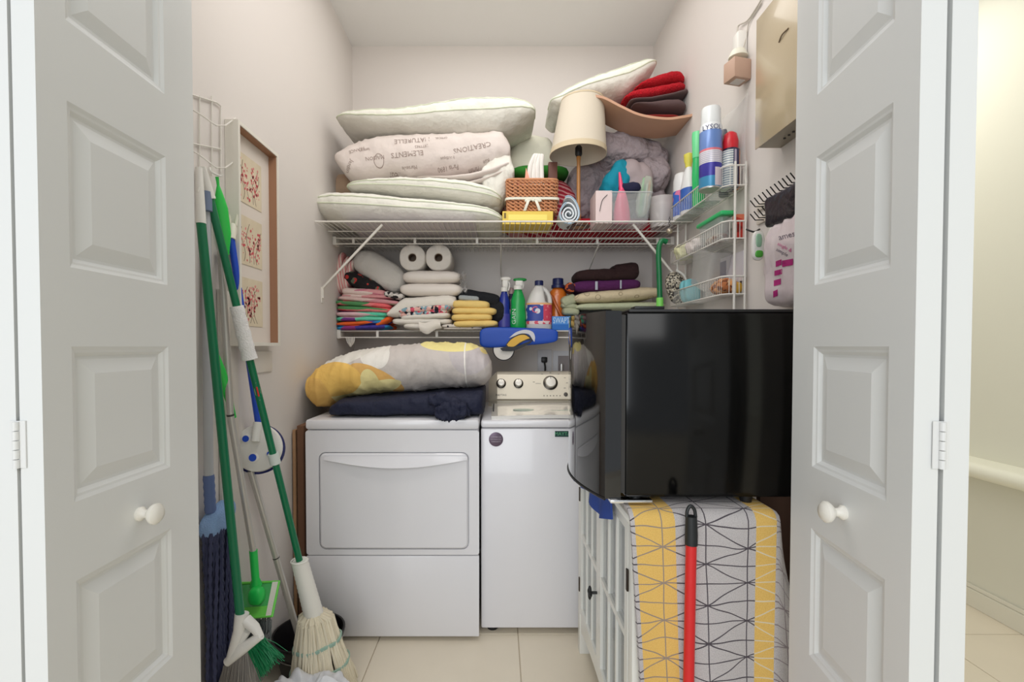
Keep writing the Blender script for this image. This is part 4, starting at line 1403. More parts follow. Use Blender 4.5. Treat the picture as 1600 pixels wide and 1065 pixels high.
def lay(px, py, rx, ry, a, rgb):
    global col
    x_, z_ = CL(px, py)
    col = n.mix(ell(x_, z_, rx, ry, a), col, lin(rgb))
k = 2.12 / F
lay(735, 545, 34 * k, 40 * k, 0, (198, 190, 190))
lay(585, 553, 26 * k, 20 * k, -0.6, (236, 232, 224))
lay(530, 560, 55 * k, 12 * k, 0.35, (230, 226, 216))
lay(700, 537, 48 * k, 12 * k, -0.05, (240, 226, 152))
lay(762, 540, 14 * k, 14 * k, 0, (238, 216, 140))
lay(590, 590, 44 * k, 15 * k, -0.45, (226, 178, 104))
lay(535, 620, 95 * k, 16 * k, 0.25, (240, 226, 164))
lay(522, 592, 46 * k, 27 * k, 0.05, (238, 194, 104))
lay(498, 615, 20 * k, 26 * k, 0.3, (232, 186, 104))
lay(582, 597, 14 * k, 22 * k, 0.35, (236, 222, 158))
lx_, _ = CL(727, 0)
ln = n.m('MULTIPLY', n.band(n.m('ADD', X, n.m('MULTIPLY', Z, 0.05)), lx_ - 0.003, lx_ + 0.003), n.gt(Z, -0.10))
col = n.mix(ln, col, lin((240, 236, 228)))
n.base(col)
g = G()
shape(g, [(474, 596), (482, 577), (500, 564), (530, 552), (570, 544), (610, 539), (660, 535), (710, 534), (745, 538), (762, 548), (768, 572)],
      [(474, 612), (482, 636), (494, 646), (510, 636), (525, 625), (560, 621), (620, 617), (690, 610), (740, 607), (760, 606), (768, 590)], 2.08, 0.42, n=2.6, m=2.3, amp=0.006, wr=0.009, wf=(22, 6, 9), seed=75, nx=110, ns=52, endp=10, yk=0.12)
for v in g.v:   # keep it above the dryer top and sheet
    if v.z < TZ + 0.004: v.z = TZ + 0.004
o = obj('rolled_comforter', g, CM, origin=(cc0.x, cc0.y, cc0.z), angle=1.4)
tag(o, 'rolled grey comforter with yellow and white leaf shapes on top of the dryer', 'comforter')

# ================================================================= LOWER SHELF, LEFT TO RIGHT
ZB = LZ + 0.001
def cloth(nm, rgb, b=(45, 0.7, 0.01), **k): return mat(nm, rgb, 0.92, bump=b, **k)
# standing folded pink/white cloth against the left wall
PKW, n = pattern('pink_stripes', (220, 160, 164), 0.9)
vec, X, Y_, Z = n.coord()
n.base(n.mix(n.gt(n.m('SINE', n.m('MULTIPLY', n.m('ADD', X, n.m('MULTIPLY', Z, 0.12)), 420)), 0.0), lin((222, 150, 150)), lin((232, 214, 204))))
g = G()
for k in range(3):
    a, b = 523 + k * 7, 532 + k * 7
    x0, z0, x1, z1 = span(a, 390 + 6 * k, b, 458, 2.62)
    g.blob(((x0 + x1) / 2, 2.70, (z0 + z1) / 2), (x1 - x0, 0.15, z1 - z0), 4, 2.6, (5, 8, 14), 0.003, (12, 12, 12), k, (0, radians(4 + 5 * k), 0))
tag(obj('striped_cloth', g, PKW, angle=1.2), 'pink and white cloth folded upright at far left of the lower shelf', 'cloth')
# black pot-holder cloth
BK, n = pattern('black_cherry_print', (24, 22, 24), 0.9)
vec, X, Y_, Z = n.coord()
vo = n.vor(vec, 22.0)
n.base(n.mix(n.lt(vo['Distance'], 0.30), lin((24, 22, 24)), n.mix(n.gt(n.noise(vec, 25.0), 0.5), lin((186, 52, 48)), lin((96, 108, 88)))))
x0, z0, x1, z1 = span(532, 418, 598, 462, 2.61)
g = G().blob(((x0 + x1) / 2, 2.70, (z0 + z1) / 2 - 0.004), ((x1 - x0) * 1.0, 0.17, 0.085), 6, 3, (18, 8, 6), 0.004, (12, 9, 12), 81, (0, radians(25), 0))
bcx2 = obj('black_print_cloth', g, BK, angle=1.2)
tag(bcx2, 'black cloth with red and green print sloping beneath the rolled white pillow', 'cloth')
# rolled white pillow
x0, z0, x1, z1 = span(543, 398, 634, 442, 2.60)
g = G().blob(((x0 + x1) / 2, 2.70, (z0 + z1) / 2), (0.325, 0.17, 0.160), 2.6, 2.6, (26, 12, 12), 0.006, (14, 9, 14), 82, (0, radians(31), 0), None, 0.002, 60)
tag(obj('rolled_white_pillow', g, mat('quilted_white', (206, 202, 196), 0.9, bump=(70, 0.6, 0.006)), angle=1.3), 'small grey-white rolled pillow tilted down to the right on lower shelf', 'pillow')

def fold_stack(name, label, cat, layers, Yf, dep, m, seed=0, group=None, amp=0.003):
    g = G()
    for k, (b, an) in enumerate(layers):
        x0, z0, x1, z1 = span(*b, Yf)
        z0 = max(z0, ZB)
        g.blob(((x0 + x1) / 2, Yf + dep / 2 + 0.006 * (k % 2), (z0 + z1) / 2), (x1 - x0, dep, (z1 - z0) * 1.05), 7, 3.4, (28, 8, 8), amp, (16, 9, 16), seed + k, (0, radians(an), 0))
    o = obj(name, g, m, angle=1.2)
    return tag(o, label, cat, group)
def patches(nm, cols, scale=12.0, rough=0.9, feat=None, stretch=(1, 1, 1)):
    """woven / printed cloth with areas of flat colour"""
    m_, n_ = pattern(nm, cols[0], rough)
    tc = n_.n('ShaderNodeTexCoord'); mp = n_.n('ShaderNodeMapping')
    mp.inputs['Scale'].default_value = stretch
    n_.nt.links.new(tc.outputs['Object'], mp.inputs[0])
    vo_ = n_.vor(mp.outputs[0], scale)
    sp_ = n_.n('ShaderNodeSeparateColor'); n_.nt.links.new(vo_['Color'], sp_.inputs[0])
    c_ = lin(cols[0])
    for i, q_ in enumerate(cols[1:]):
        c_ = n_.mix(n_.gt(sp_.outputs[0], (i + 1) / len(cols)), c_, lin(q_))
    n_.base(c_)
    return m_
fold_stack('folded_pink_towel', 'pink and cream towel folded in loops under the black print cloth', 'towel',
           [((531, 449, 600, 462), 3), ((530, 458, 612, 466), 2)], 2.60, 0.24, patches('pink_cream', [(214, 150, 152), (228, 206, 198), (200, 120, 138)], 16, stretch=(0.5, 0.5, 3)), 83)
fold_stack('folded_printed_towel', 'small black and white printed cloth folded right of the pink towel', 'towel',
           [((598, 455, 630, 466), 10)], 2.595, 0.2, patches('bw_print', [(40, 38, 40), (214, 208, 202), (190, 184, 178)], 70), 84)
fold_stack('mauve_towel', 'mauve striped towel folded flat above the coral and green towel', 'towel',
           [((524, 464, 624, 473), 5)], 2.59, 0.26, patches('mauve_mix', [(206, 144, 150), (220, 190, 184), (170, 178, 150)], 14, stretch=(0.5, 0.5, 3)), 85)
fold_stack('coral_towel', 'coral pink beach towel with green blocks, third up in left stack', 'towel',
           [((520, 470, 610, 479), 4), ((522, 477, 612, 488), 3)], 2.585, 0.28, patches('coral_green', [(232, 104, 108), (238, 128, 130), (84, 146, 92), (232, 206, 196)], 15, stretch=(0.5, 0.5, 3)), 86)
fold_stack('mint_towel', 'mint and purple beach towel, second up in the left stack', 'towel',
           [((521, 486, 604, 495), 1), ((521, 493, 602, 502), 0)], 2.58, 0.28, patches('mint_purple', [(92, 206, 170), (110, 214, 180), (120, 60, 140), (228, 190, 196), (208, 222, 210)], 13, stretch=(0.5, 0.5, 3)), 87)
fold_stack('multicolour_towel', 'blue, orange and purple beach towel at the bottom of the left stack', 'towel',
           [((521, 500, 606, 508), -3), ((522, 506, 606, 515), -2)], 2.59, 0.28, patches('blue_orange', [(44, 140, 196), (70, 60, 150), (150, 60, 130), (240, 104, 44), (92, 168, 100)], 12, stretch=(0.5, 0.5, 3)), 88)
g = G().blob(P(598, 502, 2.60) + Vector((0, 0.04, 0)), (0.10, 0.10, 0.035), 4, 2.2, (10, 8, 6), 0.003, (14, 14, 14), 89, (0, radians(-28), 0))
tag(obj('orange_cloth', g, mat('orange_cloth', (240, 104, 40), 0.9), angle=1.2), 'bright orange cloth corner folded up at right of the left towel stack', 'cloth')

# paper towel rolls
PAPER = mat('paper_roll_white', (226, 220, 212), 0.95, bump=(220, 0.4, 0.003))
for k, px in enumerate((644, 685)):
    c = P(px, 402, 2.60)
    r = 20.0 * 2.60 / F
    c.z = c.z
    rr_ = thing('paper_roll', ('white paper roll lying end-on, left of the pair on the white packages', 'white paper roll lying end-on, right of the pair on the white packages')[k], 'paper roll', (c.x, 2.68, c.z - r), 'paper rolls on the lower shelf')
    g = G()
    vs, fs = [], []
    SGR = 40
    for (rad, y) in ((0.021, 0.006), (0.024, 0.001), (r * 0.93, 0.0), (r, 0.006), (r, 0.20), (r * 0.93, 0.205), (0.021, 0.205)):
        for i in range(SGR):
            a = 2 * pi * i / SGR
            sq = (abs(cos(a)) ** 2.3 + abs(sin(a)) ** 2.3) ** (-1 / 2.3)
            vs.append((c.x + rad * cos(a) * sq, 2.60 + y, c.z + rad * sin(a) * sq))
    for j in range(7):
        for i in range(SGR):
            i2 = (i + 1) % SGR
            j2 = (j + 1) % 7
            fs.append((j * SGR + i, j * SGR + i2, j2 * SGR + i2, j2 * SGR + i))
    g.add(vs, fs)
    obj('paper', g, PAPER, rr_, angle=0.9)
    vs, fs = [], []
    for (rad, y) in ((0.021, 0.004), (0.0195, 0.004), (0.0195, 0.20), (0.021, 0.20)):
        for i in range(24):
            a = 2 * pi * i / 24
            vs.append((c.x + rad * cos(a), 2.60 + y, c.z + rad * sin(a)))
    for j in range(4):
        for i in range(24):
            fs.append((j * 24 + i, j * 24 + (i + 1) % 24, ((j + 1) % 4) * 24 + (i + 1) % 24, ((j + 1) % 4) * 24 + i))
    obj('core_hole_disc', G().lathe([(0.0195, 0), (0.0195, 0.002)], (c.x, 2.66, c.z), 20, axis=Vector((0, 0, 1)).rotation_difference(Vector((0, -1, 0))).to_matrix()), mat('core_hole_tone', (112, 96, 82), 0.9), rr_)  # disc added inside the open core so its hole reads less dark
    obj('cardboard_core', G().add(vs, fs), mat('core_card', (120, 100, 84), 0.9), rr_)
# white packages
for k, b in enumerate(((626, 420, 719, 442), (622, 440, 721, 462))):
    x0, z0, x1, z1 = span(*b, 2.575)
    r_ = thing('wrapped_package', ('upper soft white package in clear wrap, directly under the paper rolls', 'lower soft white package in clear wrap, resting on the white sheet')[k], 'package', ((x0 + x1) / 2, 2.68, z0), 'soft white packages')
    g = G().blob(((x0 + x1) / 2, 2.68, (z0 + z1) / 2), (x1 - x0, 0.20, z1 - z0), 6, 3.0, (26, 10, 8), 0.003, (14, 9, 14), 90 + k)
    obj('contents', g, mat('package_white', (228, 220, 212), 0.45, bump=(40, 0.2, 0.004)), r_, angle=1.3)
    def fl_(u, v, x1=x1, z0=z0, z1=z1, k=k):
        return (x1 - 0.015 + 0.045 * u, 2.62 + 0.02 * sin(9 * v + k), z0 + (z1 - z0) * (0.15 + 0.7 * v) + 0.01 * sin(u * 12 + v * 7))
    obj('wrap_end', G().sheet(fl_, 6, 6, 0.0008), mat('clear_film', (220, 216, 214), 0.2, alpha=0.3), r_)
def wsd(p, q):
    return Vector((p.x * (1.0 + 0.10 * (q.z < 0) * (-q.z)), p.y, p.z))
x0, z0, x1, z1 = span(612, 460, 714, 494, 2.575)
g = G()
shape(g, [(607, 490), (616, 480), (632, 465), (700, 461), (714, 464)], [(607, 495), (622, 497), (650, 487), (714, 483)], 2.57, 0.24, n=3.2, m=3.2, amp=0.003, wr=0.003, seed=93, nx=40, endp=14)
tag(obj('white_folded_sheet', g, WHITEC, angle=1.2), 'off-white sheet folded smooth beneath the two white packages', 'sheet')
TRI = patches('triangle_print', [(222, 210, 204), (34, 32, 46), (224, 92, 112), (132, 168, 182), (230, 180, 170)], 62)
fold_stack('triangle_print_sheet', 'sheet with small black, pink and blue triangles in the middle stack', 'sheet',
           [((616, 476, 706, 488), -4), ((620, 484, 700, 493), -5)], 2.565, 0.26, TRI, 94)
fold_stack('white_towel', 'white towels loosely folded at the bottom of the middle stack', 'towel',
           [((624, 488, 702, 499), -3), ((610, 496, 704, 507), 0), ((628, 505, 690, 515), 2)], 2.57, 0.26, WHITEC, 97, amp=0.005)
def tl(u, v):
    x = P(652 + 34 * u, 0, 2.565).x
    return (x + 0.01 * v, 2.563 - 0.010 * sin(pi * v), P(0, 503 + 17 * v + 2 * sin(u * 6) - 6 * abs(u - 0.35) * v * 2, 2.565).z)
g = G().sheet(tl, 10, 5, 0.004)
tag(obj('hanging_napkin', g, WHITEC), 'white cloth corner hanging over the lower shelf lip below the middle stack', 'cloth')
DOT, n = pattern('dotted_cloth', (226, 218, 210), 0.9)
vec, X, Y_, Z = n.coord()
n.base(n.mix(n.lt(n.vor(vec, 34.0)['Distance'], 0.22), lin((226, 218, 210)), lin((36, 30, 38))))
fold_stack('dotted_cloth', 'white cloth with black dots lying under the yellow towels', 'cloth', [((688, 505, 760, 513), 0), ((690, 511, 756, 519), 0)], 2.572, 0.26, DOT, 99)
# black garment + yellow towels
fold_stack('black_garment', 'black folded garment sloping down behind the yellow towels', 'garment',
           [((712, 453, 782, 476), 9), ((750, 466, 790, 505), 4)], 2.62, 0.22, cloth('black_knit', (22, 24, 30)), 101, amp=0.004)
fold_stack('grey_cloth', 'small pale grey cloth folded on top of the yellow towels', 'cloth', [((716, 461, 748, 470), 4)], 2.59, 0.10, cloth('grey_knit', (160, 166, 168)), 104)
YEL = cloth('yellow_terry', (238, 206, 128), (260, 0.6))
for k, b in enumerate(((706, 468, 765, 481), (702, 479, 776, 490), (704, 489, 772, 500), (705, 499, 778, 510))):
    fold_stack('yellow_towel', ('yellow towel, topmost and narrowest of the folded yellow pile', 'yellow towel, second from top of the folded yellow pile', 'yellow towel, third from top of the folded yellow pile', 'yellow towel at the bottom of the folded yellow pile')[k], 'towel',
               [((b[0] + (0, 3, 0, 2)[k], b[1], b[2] - (0, 0, 3, 0)[k], b[3] + 1), 1.5 - k * 0.8)], 2.555 - 0.001 * k, 0.22, YEL, 110 + 3 * k, 'folded yellow towels')

# ---- cleaning bottles
def bottle_root(name, label, px, Y): return thing(name, label, 'bottle', (P(px, 0, Y).x, Y, ZB))
def Zp(py, Y): return P(0, py, Y).z
Yb = 2.655
kpx = Yb / F
# blue spray bottle
def spray(name, label, px, ytop, ybody, w, m_body, m_head, headdir=-1, squash=0.65, y=Yb, headm2=None):
    r_ = bottle_root(name, label, px, y)
    x = P(px, 0, y).x
    H = Zp(ybody, y) - ZB
    R0 = w * kpx / 2
    obj('body', G().lathe([(R0 * 0.9, 0), (R0, 0.006), (R0 * 0.97, H * 0.35), (R0 * 0.86, H * 0.6), (R0 * 0.90, H * 0.72), (R0 * 0.62, H * 0.9), (R0 * 0.48, H * 0.96), (R0 * 0.48, H)], (x, y, ZB), 26, sy=squash), m_body, r_, angle=0.9)
    zt = Zp(ytop, y); zc = ZB + H
    g = G()
    g.lathe([(R0 * 0.56, -0.002), (R0 * 0.56, 0.020), (R0 * 0.40, 0.024)], (x, y, zc), 18)
    hh = zt - zc
    g.blob((x + headdir * 0.006, y, zc + hh * 0.55), (R0 * 1.0, 0.030, hh * 0.7), 4, 3, (8, 8, 8))
    obj('spray_head', g, m_head, r_)
    g = G().blob((x + headdir * 0.010, y, zt - hh * 0.16), (R0 * 1.7, 0.034, hh * 0.30), 3, 2.4, (10, 8, 6))
    obj('nozzle_cap', g, headm2 or m_head, r_)
    g = G().tube(bez([(x + headdir * 0.022, y, zt - hh * 0.3), (x + headdir * 0.030, y, zt - hh * 0.55), (x + headdir * 0.024, y, zc + 0.004)], 5), 0.0035, 6)
    obj('trigger', g, m_head, r_)
    return r_, x, R0, H
BLUEB = mat('cobalt_bottle', (24, 44, 140), 0.25)
r_, x, R0, H = spray('blue_spray_bottle', 'cobalt blue spray bottle with white head, leftmost bottle on the lower shelf', 788, 432, 455, 19, BLUEB, PLASTW, 1)
obj('label', G().lathe([(R0 * 1.02, H * 0.08), (R0 * 1.01, H * 0.42)], (x, Yb, ZB), 26, sy=0.67, cap=False), mat('indigo_label', (58, 60, 150), 0.4), r_)
r_ = bottle_root('small_white_bottle', 'slim bottle with white printed label squeezed between blue and green sprays', 800, 2.70)
x = P(799, 0, 2.70).x
obj('body', G().lathe([(0.028, 0), (0.030, 0.006), (0.030, 0.16), (0.020, 0.19), (0.012, 0.20), (0.012, 0.215)], (x, 2.72, ZB), 20), mat('dark_navy_bottle', (40, 40, 70), 0.3), r_)
obj('label', G().lathe([(0.0308, 0.03), (0.0308, 0.12)], (x, 2.72, ZB), 20, cap=False), patches('mixed_label', [(214, 204, 200), (186, 60, 60), (90, 100, 150)], 50), r_)
obj('cap', G().lathe([(0.015, 0.21), (0.015, 0.24), (0.010, 0.245)], (x, 2.72, ZB), 16), mat('pink_grey_cap', (190, 160, 158), 0.4), r_)
GRB = mat('green_bottle', (20, 160, 74), 0.3)
r_, x, R0, H = spray('green_spray_bottle', 'bright green spray bottle with green top, second spray bottle on the lower shelf', 810, 434, 452, 25, GRB, PLASTW, 1, headm2=mat('green_cap', (10, 140, 60), 0.35))
def wrap_text(s_, x, y, R, zc, size, a0, vertical=True, sy=0.66, off=0.0015):
    def fn(u, v):
        if vertical: u, v = -v, u
        a = -pi / 2 + a0 + u / R
        return Vector((x + (R + off) * cos(a), y + (R + off) * sin(a) * sy, zc + v))
    return text_geo(s_, fn, size)
obj('lettering', wrap_text('GAIN', x, Yb, R0, ZB + H * 0.33, 0.036, -0.55), mat('mint_print', (206, 232, 214), 0.5), r_, smooth=False)
# bleach jug
r_ = bottle_root('bleach_jug', 'white bleach jug with navy cap and pink-blue label on the lower shelf', 843, Yb)
x = P(843, 0, Yb).x
H = Zp(446, Yb) - ZB
R0 = 20.0 * kpx
JUG = mat('jug_white', (214, 212, 208), 0.35)
prof = [(R0 * 0.90, 0), (R0, 0.008), (R0, H * 0.55), (R0 * 0.93, H * 0.64), (R0 * 0.74, H * 0.78), (R0 * 0.46, H * 0.93), (R0 * 0.30, H * 0.985), (R0 * 0.30, H)]
g = G().lathe(prof, (x, Yb, ZB), 32, sy=0.72, power=2.6)
for v in g.v:      # carve the body away under the handle (upper right)
    hz = (v.z - ZB) / H
    if 0.60 < hz < 0.97 and v.x > x + R0 * 0.25:
        v.x = x + R0 * 0.25 + (v.x - x - R0 * 0.25) * 0.35
body_ = obj('body', g, JUG, r_, angle=0.9)
hp = bez([(x + R0 * 0.20, Yb, ZB + H * 0.95), (x + R0 * 0.55, Yb, ZB + H * 0.88), (x + R0 * 0.80, Yb, ZB + H * 0.74), (x + R0 * 0.86, Yb, ZB + H * 0.60)], 6)
obj('handle', G().tube(hp, [0.013] * len(hp), 12), JUG, r_)
obj('cap', G().lathe([(R0 * 0.34, H), (R0 * 0.34, H + 0.024), (R0 * 0.30, H + 0.027)], (x, Yb, ZB), 22), mat('navy_cap', (24, 34, 84), 0.35), r_)
LBP, n = pattern('jug_label', (214, 80, 100), 0.45, (10, 0.0))
vec, X, Y_, Z = n.coord()
lc0 = lin((216, 206, 200))
Hh = H
red_ = n.mix(n.gt(n.noise(vec, 60.0), 0.62), lin((206, 66, 92)), lin((222, 130, 140)))
blu_ = n.mix(n.lt(n.vor(vec, 26.0)['Distance'], 0.38), lin((40, 64, 150)), lin((214, 216, 222)))
c_ = n.mix(n.gt(X, 0.020), blu_, red_)
c_ = n.mix(n.lt(Z, Hh * 0.20), c_, n.mix(n.gt(n.noise(vec, 40.0), 0.5), lin((210, 70, 90)), lin((226, 206, 204))))
c_ = n.mix(n.gt(Z, Hh * 0.56), c_, lin((230, 174, 120)))
n.base(c_)
obj('label', G().lathe([(R0 * 1.012, H * 0.13), (R0 * 1.012, H * 0.60)], (x, Yb, ZB), 32, sy=0.735, power=2.6, cap=False), LBP, r_)
def jt(u, v): return Vector((x - 0.028 + u, Yb - R0 * 0.745 - 0.0006 - 0.0, ZB + H * 0.44 + v))
obj('label_lettering', text_geo('C', jt, 0.05), mat('label_pink', (226, 90, 120), 0.5), r_, smooth=False)
# orange detergent bottle
r_ = bottle_root('orange_detergent_bottle', 'orange detergent bottle with navy cap, right of the bleach jug', 873, 2.70)
x = P(873, 0, 2.72).x
H = Zp(449, 2.72) - ZB
R0 = 14 * 2.72 / F
obj('body', G().lathe([(R0 * 0.9, 0), (R0 * 0.98, 0.008), (R0 * 0.92, H * 0.35), (R0 * 0.80, H * 0.6), (R0 * 0.98, H * 0.80), (R0 * 0.9, H * 0.90), (R0 * 0.52, H * 0.98), (R0 * 0.52, H)], (x, 2.72, ZB), 28, sy=0.65), mat('amber_orange', (206, 110, 34), 0.25, coat=0.3), r_, angle=0.9)
g = G().tube(bez([(x - R0 * 0.75, 2.69, ZB + H * 0.80), (x - R0 * 0.2, 2.672, ZB + H * 0.52), (x + R0 * 0.6, 2.682, ZB + H * 0.2)], 6), 0.009, 8)
obj('grip_ridge', g, mat('amber_dark', (178, 84, 24), 0.3), r_)
obj('cap', G().lathe([(R0 * 0.74, H - 0.004), (R0 * 0.74, H + 0.012), (R0 * 0.62, H + 0.016), (R0 * 0.60, H + 0.048), (R0 * 0.56, H + 0.051)], (x, 2.72, ZB), 26), mat('navy_cap', (24, 34, 84), 0.35), r_)
# blue box
r_ = thing('blue_box', 'small bright blue box with white capitals below the orange bottle', 'box', (P(880, 0, 2.62).x, 2.65, ZB))
xa, xb = P(864, 0, 2.62).x, P(897, 0, 2.62).x
zt = Zp(494, 2.62)
obj('carton', G().bb((xa, 2.62, ZB), (xb, 2.665, zt), 0.001), mat('sky_blue_card', (70, 140, 214), 0.5), r_, smooth=False)
obj('lower_panel', G().bb((xa, 2.6190, ZB), (xb, 2.6202, ZB + (zt - ZB) * 0.42)), mat('deep_blue_card', (20, 104, 190), 0.5), r_, smooth=False)
cc = Vector(((xa + xb) / 2, 2.6185, ZB + (zt - ZB) * 0.68))
obj('lettering', text_geo('SWAPTE', lambda u, v: cc + Vector((u * 0.85, 0, v * 1.4)), 0.033), mat('pale_print', (196, 222, 240), 0.5), r_, smooth=False)

# blue rolled cap/sleeve with emblem
r_ = thing('blue_sports_roll', 'royal blue padded roll with white and yellow swoosh emblem hanging on shelf edge', 'sleeve', P(812, 542, 2.575))
xa, xb = P(749, 0, 2.57).x, P(873, 0, 2.57).x
zc_ = P(0, 526, 2.57).z
def rolld(p, q):
    u = q.x
    return Vector((p.x, p.y, p.z * (1.0 - 0.22 * u) + 0.006 * u))
g = G().blob(((xa + xb) / 2, 2.578, zc_), (xb - xa, 0.055, 0.100), 14, 5.0, (34, 8, 12), 0.001, (9, 9, 9), 120, None, rolld)
rb = obj('blue_padding', g, mat('royal_blue', (16, 72, 176), 0.5), r_, angle=1.2)
def on_front(px, py, off): 
    q_ = P(px, py, 2.548 - off)
    return q_
def patch(pts, off, m_, nm='emblem'):
    vs = [on_front(a, b, off) for a, b in pts]
    n_ = len(vs)
    vs += [v + Vector((0, 0.006, 0)) for v in vs]
    fs = [tuple(range(n_)), tuple(range(n_, 2 * n_))[::-1]] + [(i, (i + 1) % n_, n_ + (i + 1) % n_, n_ + i) for i in range(n_)]
    return obj(nm, G().add(vs, fs), m_, rb, smooth=False)
EMW, EMY, EMK = mat('emblem_white', (206, 206, 210), 0.5), mat('emblem_yellow', (218, 172, 62), 0.5), mat('emblem_black', (24, 26, 34), 0.5)
cv2 = lambda pts, n_=5: [(v.x, v.y) for v in bez([(a, b, 0) for a, b in pts], n_)]
patch(cv2([(795, 528), (806, 519), (820, 515), (832, 518), (836, 526), (835, 534)]) + cv2([(832, 530), (826, 522), (814, 521), (803, 525)]), 0.0030, EMW)
patch(cv2([(790, 539), (797, 530), (808, 523), (819, 521), (829, 526), (832, 532)]) + cv2([(828, 531), (820, 532), (812, 537), (803, 543), (793, 543)]), 0.0045, EMK)
patch(cv2([(792, 538), (799, 530), (810, 524), (820, 523), (828, 528)]) + cv2([(822, 530), (812, 535), (803, 541), (794, 541)]), 0.0060, EMY)
patch(cv2([(781, 544), (792, 541), (806, 541), (822, 535), (833, 531)]) + cv2([(828, 536), (815, 543), (801, 548), (785, 548)]), 0.0050, EMK)
hm = thing('hanging_tag', 'small white oval tag with dark rim hanging beneath the blue padded roll', 'tag', P(786, 560, 2.57))
vs = []
c = P(787, 546, 2.565)
q_ = Vector((0, 0, 1)).rotation_difference(Vector((0, -1, 0))).to_matrix()
obj('disc', G().lathe([(0.056, 0), (0.056, 0.004)], c, 32, axis=q_), mat('oval_white', (226, 222, 214), 0.4), hm)
obj('rim', G().tube(ring_curve(c + Vector((0, -0.004, 0)), 0.057, 32), 0.0028, 6, cap=False), EMK, hm)

# right stack of textiles
fold_stack('sage_cloth', 'sage green cloth folded in a peak beside the orange detergent bottle', 'cloth',
           [((878, 460, 902, 478), -25), ((877, 472, 905, 482), 8), ((880, 480, 906, 492), 4)], 2.64, 0.16, cloth('sage', (172, 176, 146)), 130, amp=0.004)
g = G()
x0, z0, x1, z1 = span(900, 470, 1046, 484, 2.60)
g.blob(((x0 + x1) / 2, 2.74, (z0 + z1) / 2), (x1 - x0, 0.26, z1 - z0), 7, 2.6, (28, 8, 5), 0.003, (9, 9, 9), 133, (0, radians(-1), 0))
tag(obj('pale_green_sheet', g, cloth('pale_green', (192, 198, 166)), angle=1.2), 'pale green sheet folded flat beneath the cream circle-print blanket', 'sheet')
CIR, n = pattern('circle_print', (214, 198, 164), 0.9)
vec, X, Y_, Z = n.coord()
d_ = n.vor(vec, 17.0)['Distance']
n.base(n.mix(n.band(d_, 0.20, 0.27), lin((216, 200, 166)), lin((172, 156, 126))))
g = G()
x0, z0, x1, z1 = span(897, 449, 1042, 470, 2.59)
g.blob(((x0 + x1) / 2, 2.74, (z0 + z1) / 2), (x1 - x0, 0.28, (z1 - z0) * 1.1), 7, 2.4, (30, 8, 8), 0.004, (9, 9, 9), 134, (0, radians(-4.5), 0))
tag(obj('circle_print_blanket', g, CIR, angle=1.2), 'cream blanket with faint circle print, under the purple towel', 'blanket')
g = G()
x0, z0, x1, z1 = span(895, 433, 1006, 455, 2.60)
g.blob(((x0 + x1) / 2, 2.73, (z0 + z1) / 2), (x1 - x0, 0.24, z1 - z0), 7, 2.8, (26, 8, 8), 0.003, (10, 9, 10), 135, (0, radians(-2), 0))
po = thing('purple_towel', 'deep purple towel with pale bands, under the dark brown towel', 'towel', ((x0 + x1) / 2, 2.73, z0))
pbd = obj('folded_cloth', g, cloth('deep_purple', (84, 28, 84)), po, angle=1.2)
for px in (932, 970):
    c = P(px, 446 - (px - 932) * 0.05, 2.594)
    obj('paper_band', G().box(c, (0.014 if px == 932 else 0.009, 0.003, 0.046), 0.001), mat('band_grey', (176, 178, 190), 0.6), po)
fold_stack('dark_brown_towel', 'very dark brown towel raised at right, topmost of the right textile stack', 'towel',
           [((900, 418, 1000, 438), -1), ((960, 408, 1002, 436), -6)], 2.60, 0.22, cloth('espresso', (44, 22, 22)), 136, amp=0.004)
fold_stack('black_bag', 'black soft pouch on the lower shelf beside the blue box', 'pouch', [((905, 482, 960, 500), -4), ((900, 494, 930, 512), 0)], 2.63, 0.2, cloth('black_pouch', (20, 22, 22)), 138)
fold_stack('orange_edge_cloth', 'thin orange and maroon cloth folded at the left side of the purple towel', 'cloth', [((886, 440, 900, 456), -70)], 2.62, 0.16, patches('maroon_orange', [(60, 20, 40), (210, 100, 50)], 30), 139)

# wall behind washer: power outlet and supply box
r_ = thing('power_outlet', 'white wall outlet plate with black plug above the washer console', 'outlet', P(851, 577, 2.93))
a, b = P(840, 580, 2.93), P(862, 546, 2.93)
obj('plate', G().bb((a.x, 2.920, a.z), (b.x, 2.93, b.z), 0.003), mat('plate_white', (214, 214, 218), 0.4), r_)
c = P(850, 562, 2.92)
g = G().bb((c.x - 0.018, 2.892, c.z - 0.016), (c.x + 0.018, 2.920, c.z + 0.018), 0.006)
obj('plug', g, BLACKP, r_)
obj('cord', G().tube(bez([c + Vector((0, -0.02, -0.01)), c + Vector((0.004, -0.03, -0.06)), c + Vector((-0.01, -0.02, -0.2))], 6), 0.0055, 8), BLACKP, r_)
r_ = thing('supply_box', 'recessed white laundry supply box in the back wall, right of the outlet', 'wall box', P(886, 590, 2.93))
a, b = P(864, 592, 2.93), P(912, 548, 2.93)
g = G()
w_ = 0.03
g.bb((a.x, 2.918, a.z), (a.x + w_, 2.93, b.z)); g.bb((b.x - w_, 2.918, a.z), (b.x, 2.93, b.z)); g.bb((a.x + w_, 2.918, b.z - w_), (b.x - w_, 2.93, b.z)); g.bb((a.x + w_, 2.918, a.z), (b.x - w_, 2.93, a.z + w_))
obj('frame', g, mat('plate_white', (214, 214, 218), 0.4), r_, smooth=False)
obj('recess_back', G().bb((a.x + w_, 2.926, a.z + w_), (b.x - w_, 2.9295, b.z - w_)), mat('recess_grey', (150, 142, 142), 0.6), r_, smooth=False)
